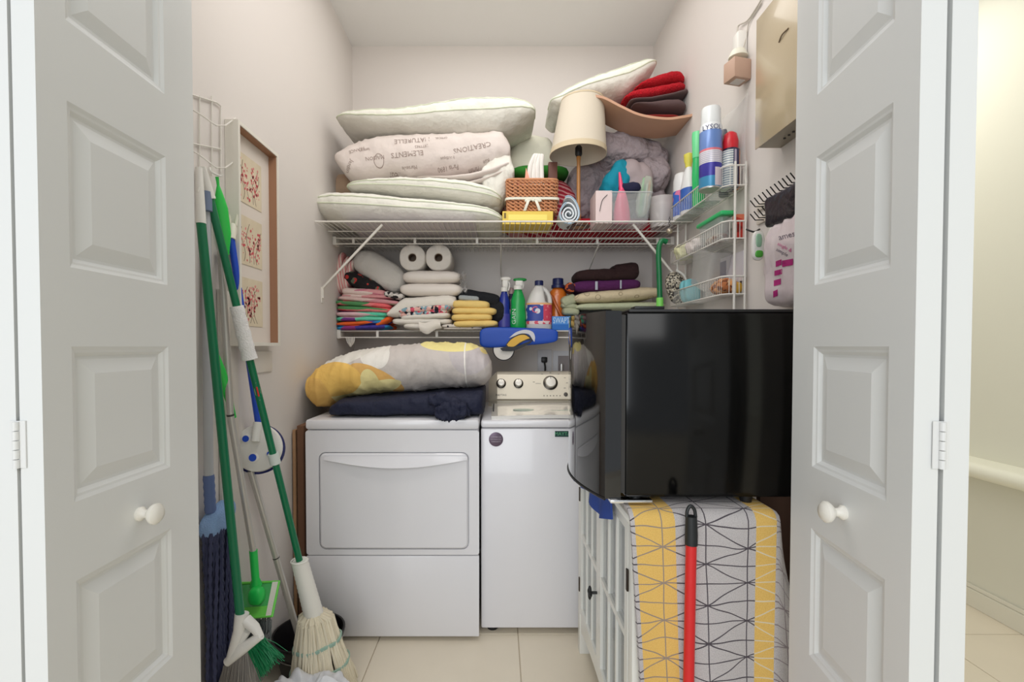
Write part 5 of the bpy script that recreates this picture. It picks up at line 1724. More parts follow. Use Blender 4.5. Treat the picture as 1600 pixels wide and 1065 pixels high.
for dx in (0.05, 0.11):
    obj('valve', G().tube([(a.x + dx, 2.926, a.z + 0.09), (a.x + dx, 2.90, a.z + 0.09), (a.x + dx, 2.90, a.z + 0.05)], 0.009, 8), STEEL, r_)
# small bunch of white hooks / twine at the left bracket
r_ = thing('cord_bundle', 'small knot of white cord hanging at left end of the lower shelf', 'cord', P(547, 545, 2.62))
g = G()
for k in range(6):
    g.tube(bez([P(548, 542, 2.615), P(543 + 2 * k, 534, 2.612 - 0.003 * k), P(541 + 2.5 * k, 527, 2.612)], 5), 0.003, 5)
obj('strands', g, WIREW, r_, stuff=True)
obj('knot', G().blob(P(548, 538, 2.612), (0.018, 0.016, 0.03), 2, 2, (6, 6, 6)), WIREW, r_)

# ================================================================= PICTURE ON LEFT WALL
fx = -0.845
pr = thing('picture_frame', 'white shadow-box frame with three red blossom pictures on the left wall', 'picture', PX(405, 545, LX))
ya, yb_ = PX(372, 200, fx).y, PX(437, 400, fx).y
zb_, zt_ = PX(437, 541, fx).z + 0.0, PX(437, 243, fx).z
zb_ = 1.262
FRW = mat('frame_white', (228, 224, 214), 0.4)
bar = 0.012
for nm, lo, hi in (('frame_bar', (LX + 0.001, ya, zb_), (fx, ya + bar, zt_)), ('frame_bar', (LX + 0.001, yb_ - bar, zb_), (fx, yb_, zt_)),
                   ('frame_bar', (LX + 0.001, ya + bar, zt_ - bar), (fx, yb_ - bar, zt_)), ('frame_bar', (LX + 0.001, ya + bar, zb_), (fx, yb_ - bar, zb_ + bar))):
    obj(nm, G().bb(lo, hi), FRW, pr, smooth=False)
WL = mat('frame_lining', (160, 118, 90), 0.6)
for lo, hi in (((LX + 0.012, yb_ - bar - 0.002, zb_ + bar), (fx - 0.004, yb_ - bar, zt_ - bar)), ((LX + 0.012, ya + bar, zt_ - bar - 0.002), (fx - 0.004, yb_ - bar, zt_ - bar))):
    obj('inner_lining', G().bb(lo, hi), WL, pr, smooth=False)
mx_ = LX + 0.012
obj('mat_board', G().bb((LX + 0.001, ya + bar, zb_ + bar), (mx_, yb_ - bar, zt_ - bar)), mat('mat_board', (226, 216, 206), 0.8), pr, smooth=False)
PW = yb_ - ya
ht = (zt_ - zb_)
for k in range(3):
    pz1 = zt_ - 0.075 - k * (ht - 0.10) / 3
    pz0 = pz1 - (ht - 0.10) / 3 + 0.045
    py0, py1 = ya + 0.055, yb_ - 0.075
    mc, n = pattern('blossom_print_%d' % k, (222, 206, 178), 0.6, (10, 0.0))
    vec, X, Y_, Z = n.coord('Generated')
    n.base(n.mix(n.noise(vec, 3.0), lin((232, 220, 196)), lin((206, 190, 160))))
    pc = obj('blossom_picture', G().bb((mx_, py0, pz0), (mx_ + 0.002, py1, pz1)), mc, pr, smooth=False)
    # branches and petals as fine print geometry, a hair proud of the paper
    rnd = random.Random(31 + k)
    gb, gp, gq = G(), G(), G()
    def dab(G_, y, z, r, h):
        pts = [(mx_ + 0.0022, y + r * cos(a) * rnd.uniform(0.6, 1), z + r * sin(a) * rnd.uniform(0.6, 1)) for a in [2 * pi * i / 6 for i in range(6)]]
        G_.add(pts, [tuple(range(6))])
    for b_ in range(4):
        y0_, z0_ = py0 + 0.03 + (py1 - py0 - 0.06) * b_ / 3.4, pz0 + 0.01
        y1_, z1_ = min(py1 - 0.02, max(py0 + 0.02, y0_ + rnd.uniform(-0.05, 0.08))), rnd.uniform(pz0 + 0.12, pz1 - 0.02)
        pth = [(y0_ + (y1_ - y0_) * t + 0.012 * sin(t * 6 + b_), z0_ + (z1_ - z0_) * t) for t in [i / 8 for i in range(9)]]
        for (a1, a2), (b1, b2) in zip(pth, pth[1:]):
            y_lo, y_hi = max(py0, min(a1, b1)), min(py1, max(a1, b1))
            w = 0.0016
            gb.add([(mx_ + 0.0021, a1 - w, a2), (mx_ + 0.0021, a1 + w, a2), (mx_ + 0.0021, b1 + w, b2), (mx_ + 0.0021, b1 - w, b2)], [(0, 1, 2, 3)])
        for q in range(26):
            t = rnd.uniform(0.25, 1)
            i = min(int(t * 8), 7)
            y, z = pth[i][0] + rnd.uniform(-0.035, 0.035), pth[i][1] + rnd.uniform(-0.025, 0.025)
            if py0 + 0.01 < y < py1 - 0.01 and pz0 + 0.01 < z < pz1 - 0.01:
                dab(gp if rnd.random() < 0.4 else gq, y, z, rnd.uniform(0.003, 0.008), 0)
    obj('branches', gb, mat('print_branch', (112, 92, 72), 0.7), pc, smooth=False, stuff=True, fix=False)
    obj('blossoms', gp, mat('print_red', (206, 84, 92), 0.7), pc, smooth=False, stuff=True, fix=False)
    obj('pale_blossoms', gq, mat('print_pink', (222, 142, 138), 0.7), pc, smooth=False, stuff=True, fix=False)
a, b = PX(394, 583, LX), PX(423, 548, LX)
tag(obj('blank_wall_plate', G().bb((LX, a.y, a.z), (LX + 0.006, b.y, b.z), 0.002), mat('wall_plate', (230, 224, 216), 0.5)), 'blank off-white wall plate on left wall just under the blossom picture', 'wall plate')

# wire basket rack on left wall
r_ = thing('wall_wire_rack', 'white wire basket rack high on left wall, beside the picture frame', 'wire rack', PX(330, 270, LX))
g1 = LX + 0.004
ptl = lambda px, py, off=0.0: PX(px, py, LX + 0.006 + off)
o1 = obj('back_wire', G().tube([ptl(285, 128), ptl(300, 148), ptl(338, 160), ptl(345, 166), ptl(345, 270)], 0.0028, 6), WIREW, r_)
for px in (300, 312, 331):
    obj('upright_wire', G().tube([ptl(px, 150), ptl(px, 275)], 0.0022, 6), WIREW, r_)
for (ya_, yb2) in ((176, 196), (240, 262)):
    obj('basket_wire', G().tube([ptl(298, ya_ - 6), ptl(312, ya_ + 2, 0.02), ptl(338, yb2, 0.055), ptl(352, yb2, 0.055), ptl(363, yb2 - 8, 0.02), ptl(368, yb2 - 12)], 0.0022, 6), WIREW, r_)
obj('basket_wire', G().tube([ptl(300, 224), ptl(345, 233)], 0.0022, 6), WIREW, r_)
obj('hook', G().tube(bez([ptl(328, 262), ptl(330, 268, 0.02), ptl(344, 275, 0.03), ptl(348, 272, 0.035)], 5), 0.003, 6), PLASTW, r_)
obj('hook', G().tube(bez([ptl(312, 262), ptl(314, 280, 0.02), ptl(309, 300, 0.035), ptl(311, 292, 0.04)], 5), 0.003, 6), PLASTW, r_)

# ================================================================= BROOMS AND MOPS
def pole(g, pts, r, seg=14):
    return g.tube(pts, r, seg)
# a) green push broom
A0, A1, A2 = PX(311, 262, -0.850), PX(314, 347, -0.844), PX(376, 968, -0.765)
br = thing('green_angle_broom', 'green-handled angle broom with white head and grey and green bristles, nearest the left door', 'broom', (A2.x, A2.y, 0))
obj('handle', pole(G(), [A1, A2], 0.0125), GREEN, br)
obj('hanging_grip', pole(G(), [A0, A1 + (A1 - A0).normalized() * 0.004], [0.009, 0.0135]), PLASTW, br)
hd = []
Yh = A2.y
pl = [(370, 966), (388, 964), (398, 975), (410, 990), (406, 998), (372, 1033), (353, 1037), (350, 1026), (360, 992)]
o0 = P(0, 0, Yh)
def flat_poly(g, pts, Y, th, Yfun=None):
    vs = [P(a, b, Y) for a, b in pts]
    n_ = len(vs)
    vs += [v + Vector((0, th, 0)) for v in vs]
    g.add(vs, [tuple(range(n_)), tuple(range(n_, 2 * n_))[::-1]] + [(i, (i + 1) % n_, n_ + (i + 1) % n_, n_ + i) for i in range(n_)])
    return g
WP = mat('broom_white', (232, 230, 224), 0.35)
g = G()
g.tube([P(378, 958, Yh), P(374, 985, Yh - 0.005), P(360, 1028, Yh - 0.01)], [0.020, 0.017, 0.012], 12)
g.tube([P(384, 968, Yh), P(398, 980, Yh - 0.005), P(407, 994, Yh - 0.006)], [0.017, 0.015, 0.010], 12)
g.tube([P(355, 1034, Yh - 0.008), P(380, 1012, Yh - 0.008), P(408, 992, Yh - 0.008)], [0.013, 0.017, 0.012], 12)
g.tube([P(372, 1010, Yh - 0.006), P(386, 985, Yh - 0.004)], [0.010, 0.012], 10)
obj('broom_head', g, WP, br, angle=1.0)
rnd = random.Random(5)
def bristles(g, n_, p0, p1, q0, q1, spread, r=0.0013, zfloor=0.004):
    for i in range(n_):
        t = rnd.random()
        a = Vector(p0).lerp(Vector(p1), t) + Vector((rnd.uniform(-.004, .004), rnd.uniform(-.014, .014), 0))
        b = Vector(q0).lerp(Vector(q1), min(1, max(0, t + rnd.uniform(-0.06, 0.06)))) + Vector((rnd.uniform(-spread, spread), rnd.uniform(-spread, spread), rnd.uniform(-0.02, 0.01)))
        b.z = max(b.z, zfloor); b.x = max(b.x, LX + 0.006)
        m_ = a.lerp(b, 0.5) + Vector((rnd.uniform(-.004, .004), rnd.uniform(-.004, .004), 0))
        g.tube([a, m_, b], [r, r, r * 0.8], 3, cap=False)
g = G(); bristles(g, 900, P(354, 1036, Yh), P(390, 1008, Yh), P(318, 1150, Yh), P(396, 1120, Yh), 0.016)
obj('grey_bristles', g, mat('bristle_grey', (150, 145, 140), 0.6), br, stuff=True, fix=False)
g = G(); bristles(g, 170, P(390, 1010, Yh), P(408, 994, Yh), P(408, 1052, Yh), P(432, 1024, Yh), 0.010)
bristles(g, 12, P(400, 1000, Yh), P(408, 994, Yh), P(440, 1030, Yh), P(446, 1016, Yh), 0.010, 0.0009)
obj('green_bristles', g, mat('bristle_green', (10, 120, 72), 0.5), br, stuff=True, fix=False)

# b) twist mop
B0, B1, B2 = PX(318, 268, -0.868), PX(327, 305, -0.864), PX(469, 880, -0.705)
B3 = P(491, 962, B2.y + 0.03)
mp = thing('twist_mop', 'green-handled twist mop with white sleeve and cream string head, by the dryer', 'mop', (B3.x, B3.y, 0))
Bdir = (B2 - B1).normalized()
obj('handle', pole(G(), [B1, B2 + Bdir * 0.03], 0.0115), GREEN, mp)
obj('hanging_grip', pole(G(), [B0 + (B0 - B1) * 0.2, B1 + Bdir * 0.01], [0.010, 0.0155]), PLASTW, mp)
def onB(py):     # point on handle at pixel height
    t = (py - 305) / (880 - 305)
    z_t = PX(327 + (469 - 327) * t, py, B1.x + (B2.x - B1.x) * t)
    # closest parameter on the real segment
    lo, hi = 0.0, 1.0
    for _ in range(40):
        mid = (lo + hi) / 2
        p = B1.lerp(B2, mid)
        pyy = PY0 - F * ((p - Vector((0, 0, CAMZ))).dot(Vector((0, sin(TH), cos(TH))))) / ((p - Vector((0, 0, CAMZ))).dot(Vector((0, cos(TH), -sin(TH)))))
        if pyy < py: lo = mid
        else: hi = mid
    return B1.lerp(B2, lo)
s0, s1 = onB(478), onB(561)
g = G()
pts = [s0.lerp(s1, i / 12) for i in range(13)]
g.tube(pts, [0.020 + 0.0015 * sin(i * 2.3) + 0.0003 * i for i in range(13)], 14)
obj('cloth_sleeve', g, mat('terry_white', (236, 234, 232), 0.95, bump=(200, 0.8, 0.004)), mp)
s0, s1 = onB(708), onB(724)
obj('clip_collar', pole(G(), [s0, s1], 0.0175), mat('clip_white', (214, 222, 216), 0.4), mp)
s0, s1 = onB(601), onB(622)
dq = (Vector((0, 0, CAMZ)) - s0).normalized()
lab = G()
cL = s0.lerp(s1, 0.5)
sd = Bdir.cross(dq).normalized()
vs = [cL + Bdir * (0.030 * cos(a)) + sd * (0.0085 * sin(a)) + dq * (0.0122 - 0.0042 * abs(sin(a))) for a in [2 * pi * i / 20 for i in range(20)]]
lab.add(vs, [tuple(range(20))])
lb = obj('oval_label', lab, mat('label_cream', (232, 222, 206), 0.5), mp, fix=False)
obj('label_stripe', G().tube([cL + Bdir * 0.016 + dq * 0.0125, cL - Bdir * 0.016 + dq * 0.0125], 0.0025, 6), RED, lb)
gt = B2 + Bdir * -0.012
gdir = (B3 - gt)
g = G()
k_ = 26
g.tube([gt + gdir * (i / k_) for i in range(k_ + 1)], [0.027 + (0.0012 if i % 2 else 0) + 0.006 * (i / k_) - (0.0 if i else 0.001) for i in range(k_ + 1)], 18)
g.tube(ring_curve(gt, 0.028, 18, Vector((1, 0, 0)), Vector((0, 1, 0))), 0.003, 6, cap=False)
obj('twist_grip', g, mat('grip_white', (236, 234, 226), 0.35), mp, angle=0.9)
STR_ = mat('mop_string', (224, 214, 190), 0.95)
g = G()
mc_ = Vector((B3.x, B3.y, 0))
band_z = []
for i in range(300):
    a = rnd.uniform(0, 2 * pi)
    rr1 = 0.035 * rnd.uniform(0.7, 1.0)
    top = Vector((B3.x + rr1 * cos(a), B3.y + rr1 * sin(a), B3.z + rnd.uniform(-0.01, 0.012)))
    sxx = 0.085 if cos(a) > 0 else 0.075
    ln_ = rnd.uniform(0.0, 0.03)
    pts = []
    for t in (0, 0.12, 0.35, 0.6, 0.85, 1.0):
        z = top.z + (0.008 + ln_ - top.z) * t
        sp_ = (t ** 0.55)
        wob = 0.004
        pts.append((top.x + cos(a) * sxx * sp_ * rnd.uniform(0.92, 1.04) + 0.030 * t + rnd.uniform(-wob, wob), top.y + sin(a) * 0.065 * sp_ + rnd.uniform(-wob, wob), z + 0.02 * (t == 0.12)))
    g.tube(pts, 0.0050, 5, cap=False)
obj('string_strands', g, STR_, mp, stuff=True, fix=False)
for zf, rr1 in ((0.66, 0.084), (0.36, 0.103)):
    zc = B3.z * zf
    cxm = B3.x + 0.030 * (1 - zf)
    pts = [(cxm + rr1 * cos(a), B3.y + (rr1 - 0.012) * sin(a), zc + 0.018 * cos(a) + 0.003 * sin(5 * a)) for a in [2 * pi * i / 40 for i in range(41)]]
    g = G()
    for dzz in (-0.004, 0.0, 0.004):
        g.tube([(x, y, z + dzz) for x, y, z in pts], 0.0032, 5, cap=False)
    obj('stitched_band', g, mat('band_green', (156, 184, 168), 0.9), mp)

# c) blue handled scrubber
C0, C1, C2 = PX(366, 330, -0.866), PX(361, 372, -0.862), PX(404, 664, -0.835)
sc = thing('disc_scrubber', 'blue-handled round scrubber with white disc and navy bristles on left wall', 'scrubber', P(402, 740, C2.y))
obj('handle', pole(G(), [C1, C2], 0.0105), BLUE, sc)
g = G()
gtop = C0
g.tube([C1 + (C1 - C0) * 0.04, C1.lerp(C0, 0.35), C1.lerp(C0, 0.5)], [0.0145, 0.0145, 0.012], 14)
g.tube(bez([C1.lerp(C0, 0.45) + Vector((-0.010, 0, 0)), C0 + Vector((-0.012, 0, 0.01)), C0 + Vector((0.0, 0, 0.03)), C0 + Vector((0.013, 0, 0.01)), C1.lerp(C0, 0.45) + Vector((0.010, 0, 0))], 6), 0.005, 8)
obj('hanging_grip', g, mat('grip_offwhite', (226, 222, 206), 0.4), sc)
obj('grip_insert', G().tube(ring_curve(C0 + Vector((0, -0.002, 0.006)), 0.011, 16), 0.0035, 6, cap=False), BLUE, sc)
dc = P(403, 700, C2.y)
dn = Vector((0.10, -0.92, 0.10)).normalized()
dq_ = Vector((0, 0, 1)).rotation_difference(dn).to_matrix()
Rd = 37 * C2.y / F
obj('disc', G().lathe([(Rd * 0.97, -0.012), (Rd, -0.004), (Rd * 0.96, 0.006), (Rd * 0.7, 0.012), (Rd * 0.3, 0.015)], dc, 40, axis=dq_), PLASTW, sc)
obj('bristle_ring', G().lathe([(Rd * 1.0, -0.036), (Rd * 1.05, -0.030), (Rd * 1.04, -0.012), (Rd * 0.9, -0.012), (Rd * 0.9, -0.036)], dc + Vector((-0.004, 0, -0.006)), 40, axis=dq_), mat('navy_bristle', (36, 42, 110), 0.8, bump=(300, 1.0, 0.006)), sc)
g = G().tube([C2 - (C2 - C1).normalized() * 0.01, dc + dn * 0.022 + Vector((0, 0, 0.025))], [0.016, 0.014], 12)
obj('neck', g, PLASTW, sc)
sx_ = dn.cross(Vector((0, 0, 1))).normalized() * -1
su_ = sx_.cross(dn).normalized() * -1
su_ = Vector((0, 0, 1)) - dn * dn.z
su_.normalize()
for (a, b, rr1) in ((-0.035, 0.035, 0.013), (-0.010, -0.030, 0.015), (0.045, -0.018, 0.010)):
    c = dc + sx_ * a + su_ * b
    pp = obj('rivet_rim', G().lathe([(rr1 * 1.25, 0.006), (rr1 * 1.25, 0.0155), (rr1, 0.017)], c, 18, axis=dq_), PLASTW, sc)
    obj('blue_rivet', G().lathe([(rr1 * 0.85, 0.012), (rr1 * 0.85, 0.0185)], c, 18, axis=dq_), BLUE, pp)

# d) silver pole with green flat mop head
D0, D1, D2 = PX(345, 392, -0.872), PX(360, 648, -0.845), PX(396, 862, -0.822)
fm = thing('flat_floor_mop', 'silver pole with bright green neck and translucent green flat mop plate', 'mop', P(400, 966, D2.y))
obj('handle', pole(G(), [D0, D1, D2], 0.0105), SILVER, fm)
obj('joint_ring', pole(G(), [D1 - (D2 - D1) * 0.006, D1 + (D2 - D1) * 0.006], 0.0112), DARKG, fm)
D3 = P(400, 914, D2.y + 0.01)
obj('neck', G().tube([D2 - (D3 - D2) * 0.05, D2.lerp(D3, 0.8), D3], [0.0130, 0.0125, 0.020], 14), BRGREEN, fm)
obj('pivot', G().blob(P(401, 930, D2.y - 0.01), (0.05, 0.045, 0.06), 3, 2.4, (8, 8, 8)), BRGREEN, fm)
pl = [P(376, 911, D2.y + 0.04), P(436, 908, D2.y + 0.04), P(425, 962, D2.y - 0.03), P(358, 968, D2.y - 0.03)]
pn = (pl[1] - pl[0]).cross(pl[3] - pl[0]).normalized()
if pn.y > 0: pn = -pn
def quadslab(g, q_, n_, th):
    vs = [p for p in q_] + [p - n_ * th for p in q_]
    g.add(vs, [(0, 1, 2, 3), (7, 6, 5, 4)] + [(i, i + 4, (i + 1) % 4 + 4, (i + 1) % 4) for i in range(4)])
obj('mop_plate', (lambda g: (quadslab(g, pl, pn, 0.012), g)[1])(G()), mat('translucent_green', (80, 200, 110), 0.2, alpha=0.75), fm, smooth=False)
ql = [pl[3].lerp(pl[0], 0.0), pl[2].lerp(pl[1], 0.0), pl[2].lerp(pl[1], 0.3), pl[3].lerp(pl[0], 0.3)]
obj('plate_rim', (lambda g: (quadslab(g, [p + pn * 0.002 for p in ql], pn, 0.004), g.tube([pl[0], pl[1], pl[2], pl[3], pl[0]], 0.005, 6, cap=False), g)[2])(G()), mat('lime_rim', (120, 220, 90), 0.4), fm, smooth=False)
qr = [pl[1].lerp(pl[0], 0.0), pl[1].lerp(pl[0], 0.16), pl[2].lerp(pl[3], 0.14), pl[2]]
obj('white_pad_edge', (lambda g: (quadslab(g, [p + pn * 0.004 for p in qr], pn, 0.004), g)[1])(G()), WHITEC, fm, smooth=False)
g = G()
for i in range(90):
    a = P(rnd.uniform(388, 424), rnd.uniform(962, 972), D2.y + rnd.uniform(-0.02, 0.03))
    g.tube([a, a + Vector((rnd.uniform(-.012, .006), rnd.uniform(-.01, .01), -0.03)), a + Vector((rnd.uniform(-.02, .0), rnd.uniform(-.01, .01), -rnd.uniform(0.05, 0.09)))], 0.0022, 3, cap=False)
obj('grey_fringe', g, mat('grey_microfibre', (110, 116, 118), 0.95), fm, stuff=True, fix=False)

# e) plain silver pole standing in the bucket
E0, E1 = PX(392, 735, -0.865), P(468, 985, 1.80)
E1 = Vector((-0.735, 1.80, 0.03))
sp = thing('silver_pole', 'plain silver pole standing in the black bucket and leaning to the wall', 'pole', E1)
obj('tube', pole(G(), [E0, E1], 0.0115), SILVER, sp)
m1 = E0.lerp(E1, 0.42)
obj('joint_ring', pole(G(), [m1, m1.lerp(E1, 0.008)], 0.0120), DARKG, sp)
tag(obj('red_rod', G().tube([PX(397, 738, -0.872), PX(420, 830, -0.870), P(444, 930, 1.82)], 0.0035, 6), mat('dull_red', (170, 50, 50), 0.5)), 'thin red rod behind the silver pole against the left wall', 'rod')

# f) lime dusters
LIMEB = mat('lime_plastic', (52, 206, 84), 0.35)
def leafshape(name, label, cat, axis_pts, widths, X_off):
    g = G()
    pts = [PX(a, b, -0.868 + X_off) for a, b in axis_pts]
    pp = bez(pts, 8)
    ws = []
    nseg = len(pts) - 1
    for i in range(len(pp)):
        t = i / (len(pp) - 1) * nseg
        k = min(int(t), nseg - 1); f = t - k
        ws.append((widths[k] * (1 - f) + widths[k + 1] * f))
    secs, S_ = [], 12
    vs, fs = [], []
    for i, p in enumerate(pp):
        t = (pp[min(i + 1, len(pp) - 1)] - pp[max(i - 1, 0)]).normalized()
        sdv = t.cross(Vector((0.55, -0.83, 0))).normalized()
        nn = sdv.cross(t).normalized()
        for k in range(S_):
            a = 2 * pi * k / S_
            vs.append(p + sdv * (ws[i] * cos(a)) + nn * (0.008 * sin(a) * min(1, ws[i] / 0.01)))
    for i in range(len(pp) - 1):
        for k in range(S_):
            k2 = (k + 1) % S_
            fs.append((i * S_ + k, i * S_ + k2, (i + 1) * S_ + k2, (i + 1) * S_ + k))
    fs += [tuple(range(S_))[::-1], tuple((len(pp) - 1) * S_ + k for k in range(S_))]
    g.add(vs, fs)
    return tag(obj(name, g, LIMEB, angle=1.2), label, cat)
leafshape('lime_duster_handle', 'lime green leaf-shaped handle hanging from the wire rack behind mop handle', 'handle',
          [(339, 276), (341, 290), (345, 325), (350, 365), (355, 398)], [0.005, 0.004, 0.020, 0.020, 0.006], 0.004)
leafshape('lime_scraper', 'lime green curved blade lower down between green and silver poles', 'handle',
          [(340, 553), (346, 580), (354, 610), (361, 635), (366, 652)], [0.004, 0.013, 0.014, 0.009, 0.007], 0.010)

# g) tall blue/grey microfibre mop, nearest the door
G0, G1, G2 = PX(322, 300, -0.876), PX(326, 742, -0.862), PX(329, 800, -0.858)
bm_ = thing('microfibre_mop', 'grey pole mop with light blue pad and dark chenille strands, half behind left door', 'mop', P(335, 1062, G2.y))
obj('handle', pole(G(), [G0, G1], 0.013), mat('pale_grey_pole', (186, 188, 192), 0.4), bm_)
g = G(); g.tube([G1.lerp(G2, i / 10) for i in range(11)], [0.0145 + (0.0015 if i % 2 else 0) for i in range(11)], 14)
obj('blue_grip', g, mat('slate_grip', (92, 112, 160), 0.5), bm_)
obj('upper_collar', pole(G(), [PX(322, 300, -0.868), PX(323, 330, -0.866)], 0.0155), mat('slate_collar', (110, 124, 150), 0.5), bm_)
pz_ = G2.z - 0.03
g = G().blob((-0.852, 1.430, pz_), (0.055, 0.125, 0.085), 5, 2.6, (8, 12, 8), 0.003, (20, 20, 20), 150, None, lambda p, q: Vector((p.x, p.y, p.z + 0.25 * p.y)))
obj('light_blue_pad', g, mat('sky_terry', (140, 172, 216), 0.95, bump=(260, 0.8, 0.004)), bm_, angle=1.2)
g = G()
CH = mat('chenille_navy', (62, 66, 96), 0.95)
for i in range(64):
    a = Vector((rnd.uniform(-0.872, -0.832), rnd.uniform(1.375, 1.485), pz_ - 0.02))
    ln_ = min(a.z - 0.014, rnd.uniform(0.66, 0.76))
    pts, rs = [], []
    ph = rnd.uniform(0, 6)
    K = 44
    for j in range(K + 1):
        t = j / K
        pts.append((max(LX + 0.012, a.x + 0.006 * sin(5 * t + ph)), a.y + 0.008 * cos(5 * t + ph) + 0.01 * t, a.z - ln_ * t))
        rs.append(0.0076 if j % 2 else 0.0040)
    g.tube(pts, rs, 5)
obj('chenille_strands', g, CH, bm_, stuff=True, fix=False)
# white board behind the poles
a, b = PX(372, 372, -0.884), PX(345, 1000, -0.884)
tag(obj('white_board', G().bb((LX + 0.002, 1.50, 0.0), (LX + 0.012, 1.60, 1.44), 0.001), mat('board_white', (218, 212, 202), 0.6)), 'narrow off-white board leaning flat on left wall behind the poles', 'board')

# bucket
bxc, byc, brr = P(475, 0, 1.85).x, 1.845, 0.136
bz = P(0, 955, byc + brr).z
bu = thing('black_bucket', 'black plastic bucket with wire handle on floor beside the dryer', 'bucket', (bxc, byc, 0))
g = G().lathe([(0.098, 0.0), (0.102, 0.002), (brr - 0.006, bz - 0.012), (brr, bz - 0.010), (brr, bz), (brr - 0.007, bz), (0.096, 0.006)], (bxc, byc, 0.001), 40, cap=False)
g.lathe([(0.097, 0.0), (0.097, 0.005)], (bxc, byc, 0.001), 40)
obj('pail', g, mat('bucket_black', (24, 22, 24), 0.35), bu, angle=0.6)
hpt = [(bxc + brr * cos(a), byc - brr * sin(a) * 0.9, bz - 0.012 - 0.045 * sin(a)) for a in [pi * i / 20 for i in range(21)]]
obj('bail_handle', G().tube(hpt, 0.0022, 6), STEEL, bu)
# bin with white bag
bn = thing('lined_waste_bin', 'small waste bin with a crumpled white bag, in front of the black bucket', 'bin', (P(462, 0, 1.50).x + 0.01, 1.52, 0))
ncx, ncy = P(462, 0, 1.50).x + 0.01, 1.52
nz_ = P(0, 1072, 1.50).z
obj('bin_body', G().lathe([(0.075, 0), (0.098, nz_ - 0.08)], (ncx, ncy, 0.001), 28), mat('bin_grey', (190, 188, 186), 0.5), bn)
g = G()
def bagf(u, v):
    a = 2 * pi * u
    nz = noise.noise(Vector((cos(a) * 2.2, sin(a) * 2.2, v * 3)))
    n2 = noise.noise(Vector((cos(a) * 6, sin(a) * 6, v * 6 + 4)))
    if v < 0.45:
        t = v / 0.45
        r = 0.100 + 0.022 * sin(pi * t * 0.8); z = nz_ - 0.12 + 0.075 * t
    else:
        t = (v - 0.45) / 0.55
        r = 0.113 - 0.105 * t; z = nz_ - 0.045 + 0.030 * sin(pi * t) - 0.02 * t
    return (ncx + (r + 0.010 * n2) * cos(a) * 1.15, ncy + (r + 0.010 * n2) * sin(a), z + 0.035 * nz * (0.4 + v) + 0.014 * n2)
g.sheet(bagf, 90, 26, 0.0012)
obj('bag_liner', g, mat('bag_white', (226, 226, 228), 0.4, bump=(30, 0.5, 0.008), alpha=0.9), bn)

# ================================================================= RIGHT WALL
# beige panel box
eb = thing('electrical_panel', 'large glossy beige electrical panel box mounted high on the right wall', 'panel box', (0.92, 1.45, 1.92))
exf = 0.865
Yn, Yf_ = 1.20, 1.605
ez0, ez1 = 1.925, 2.345
EBM = mat('panel_beige', (196, 180, 150), 0.18, coat=0.3)
obj('housing', G().bb((exf + 0.004, Yn, ez0), (RX, Yf_, ez1), 0.002), mat('panel_side', (160, 150, 132), 0.45), eb)
obj('cover', G().bb((exf, Yn - 0.004, ez0 - 0.004), (exf + 0.004, Yf_ + 0.004, ez1 + 0.004), 0.001), EBM, eb)
obj('latch', G().tube(bez([PX(1232, 44, exf - 0.001), PX(1222, 54, exf - 0.004), PX(1217, 66, exf - 0.001)], 5), 0.0022, 6), mat('latch_brown', (130, 112, 90), 0.5), eb)
for (px, py) in ((1226, 210), (1233, 203), (1240, 196)):
    obj('screw', G().lathe([(0.004, -0.003), (0.004, 0)], (exf + 0.05, PX(px, py, exf + 0.05).y, ez0), 8), DARKG, eb)
# outlet with adaptor and brown box
ao = thing('wall_adapter', 'white plug adapter stacked over a tan transformer box high on right wall', 'adapter', PX(1155, 135, RX))
c = PX(1156, 70, RX - 0.02)
obj('plug_block', G().box(c, (0.036, 0.045, 0.085), 0.005), PLASTW, ao)
obj('cup_ring', G().lathe([(0.020, 0), (0.034, 0.004), (0.034, 0.010), (0.024, 0.03)], PX(1153, 92, RX - 0.036), 20), mat('ring_cream', (226, 224, 208), 0.4), ao)
c = PX(1152, 112, RX - 0.043)
obj('transformer', G().box(c, (0.075, 0.06, 0.075), 0.004, (0, 0, 0.25)), mat('transformer_tan', (186, 154, 134), 0.5), ao)
obj('transformer_label', G().box(c + Vector((0.0, -0.0, -0.0385)), (0.04, 0.035, 0.002), 0, (0, 0, 0.25)), mat('transformer_lbl', (214, 206, 200), 0.6), ao, smooth=False)
obj('cord', G().tube(bez([PX(1152, 52, RX - 0.02), PX(1154, 40, RX - 0.012), PX(1168, 32, RX - 0.006), PX(1182, 12, RX - 0.006), PX(1196, -12, RX - 0.006)], 8), 0.003, 6), mat('cord_grey', (196, 190, 180), 0.5), ao)
obj('cord', G().tube(bez([PX(1160, 78, RX - 0.03), PX(1166, 58, RX - 0.006), PX(1171, 34, RX - 0.006), PX(1190, 4, RX - 0.005)], 8), 0.0025, 6), mat('cord_grey', (196, 190, 180), 0.5), ao)

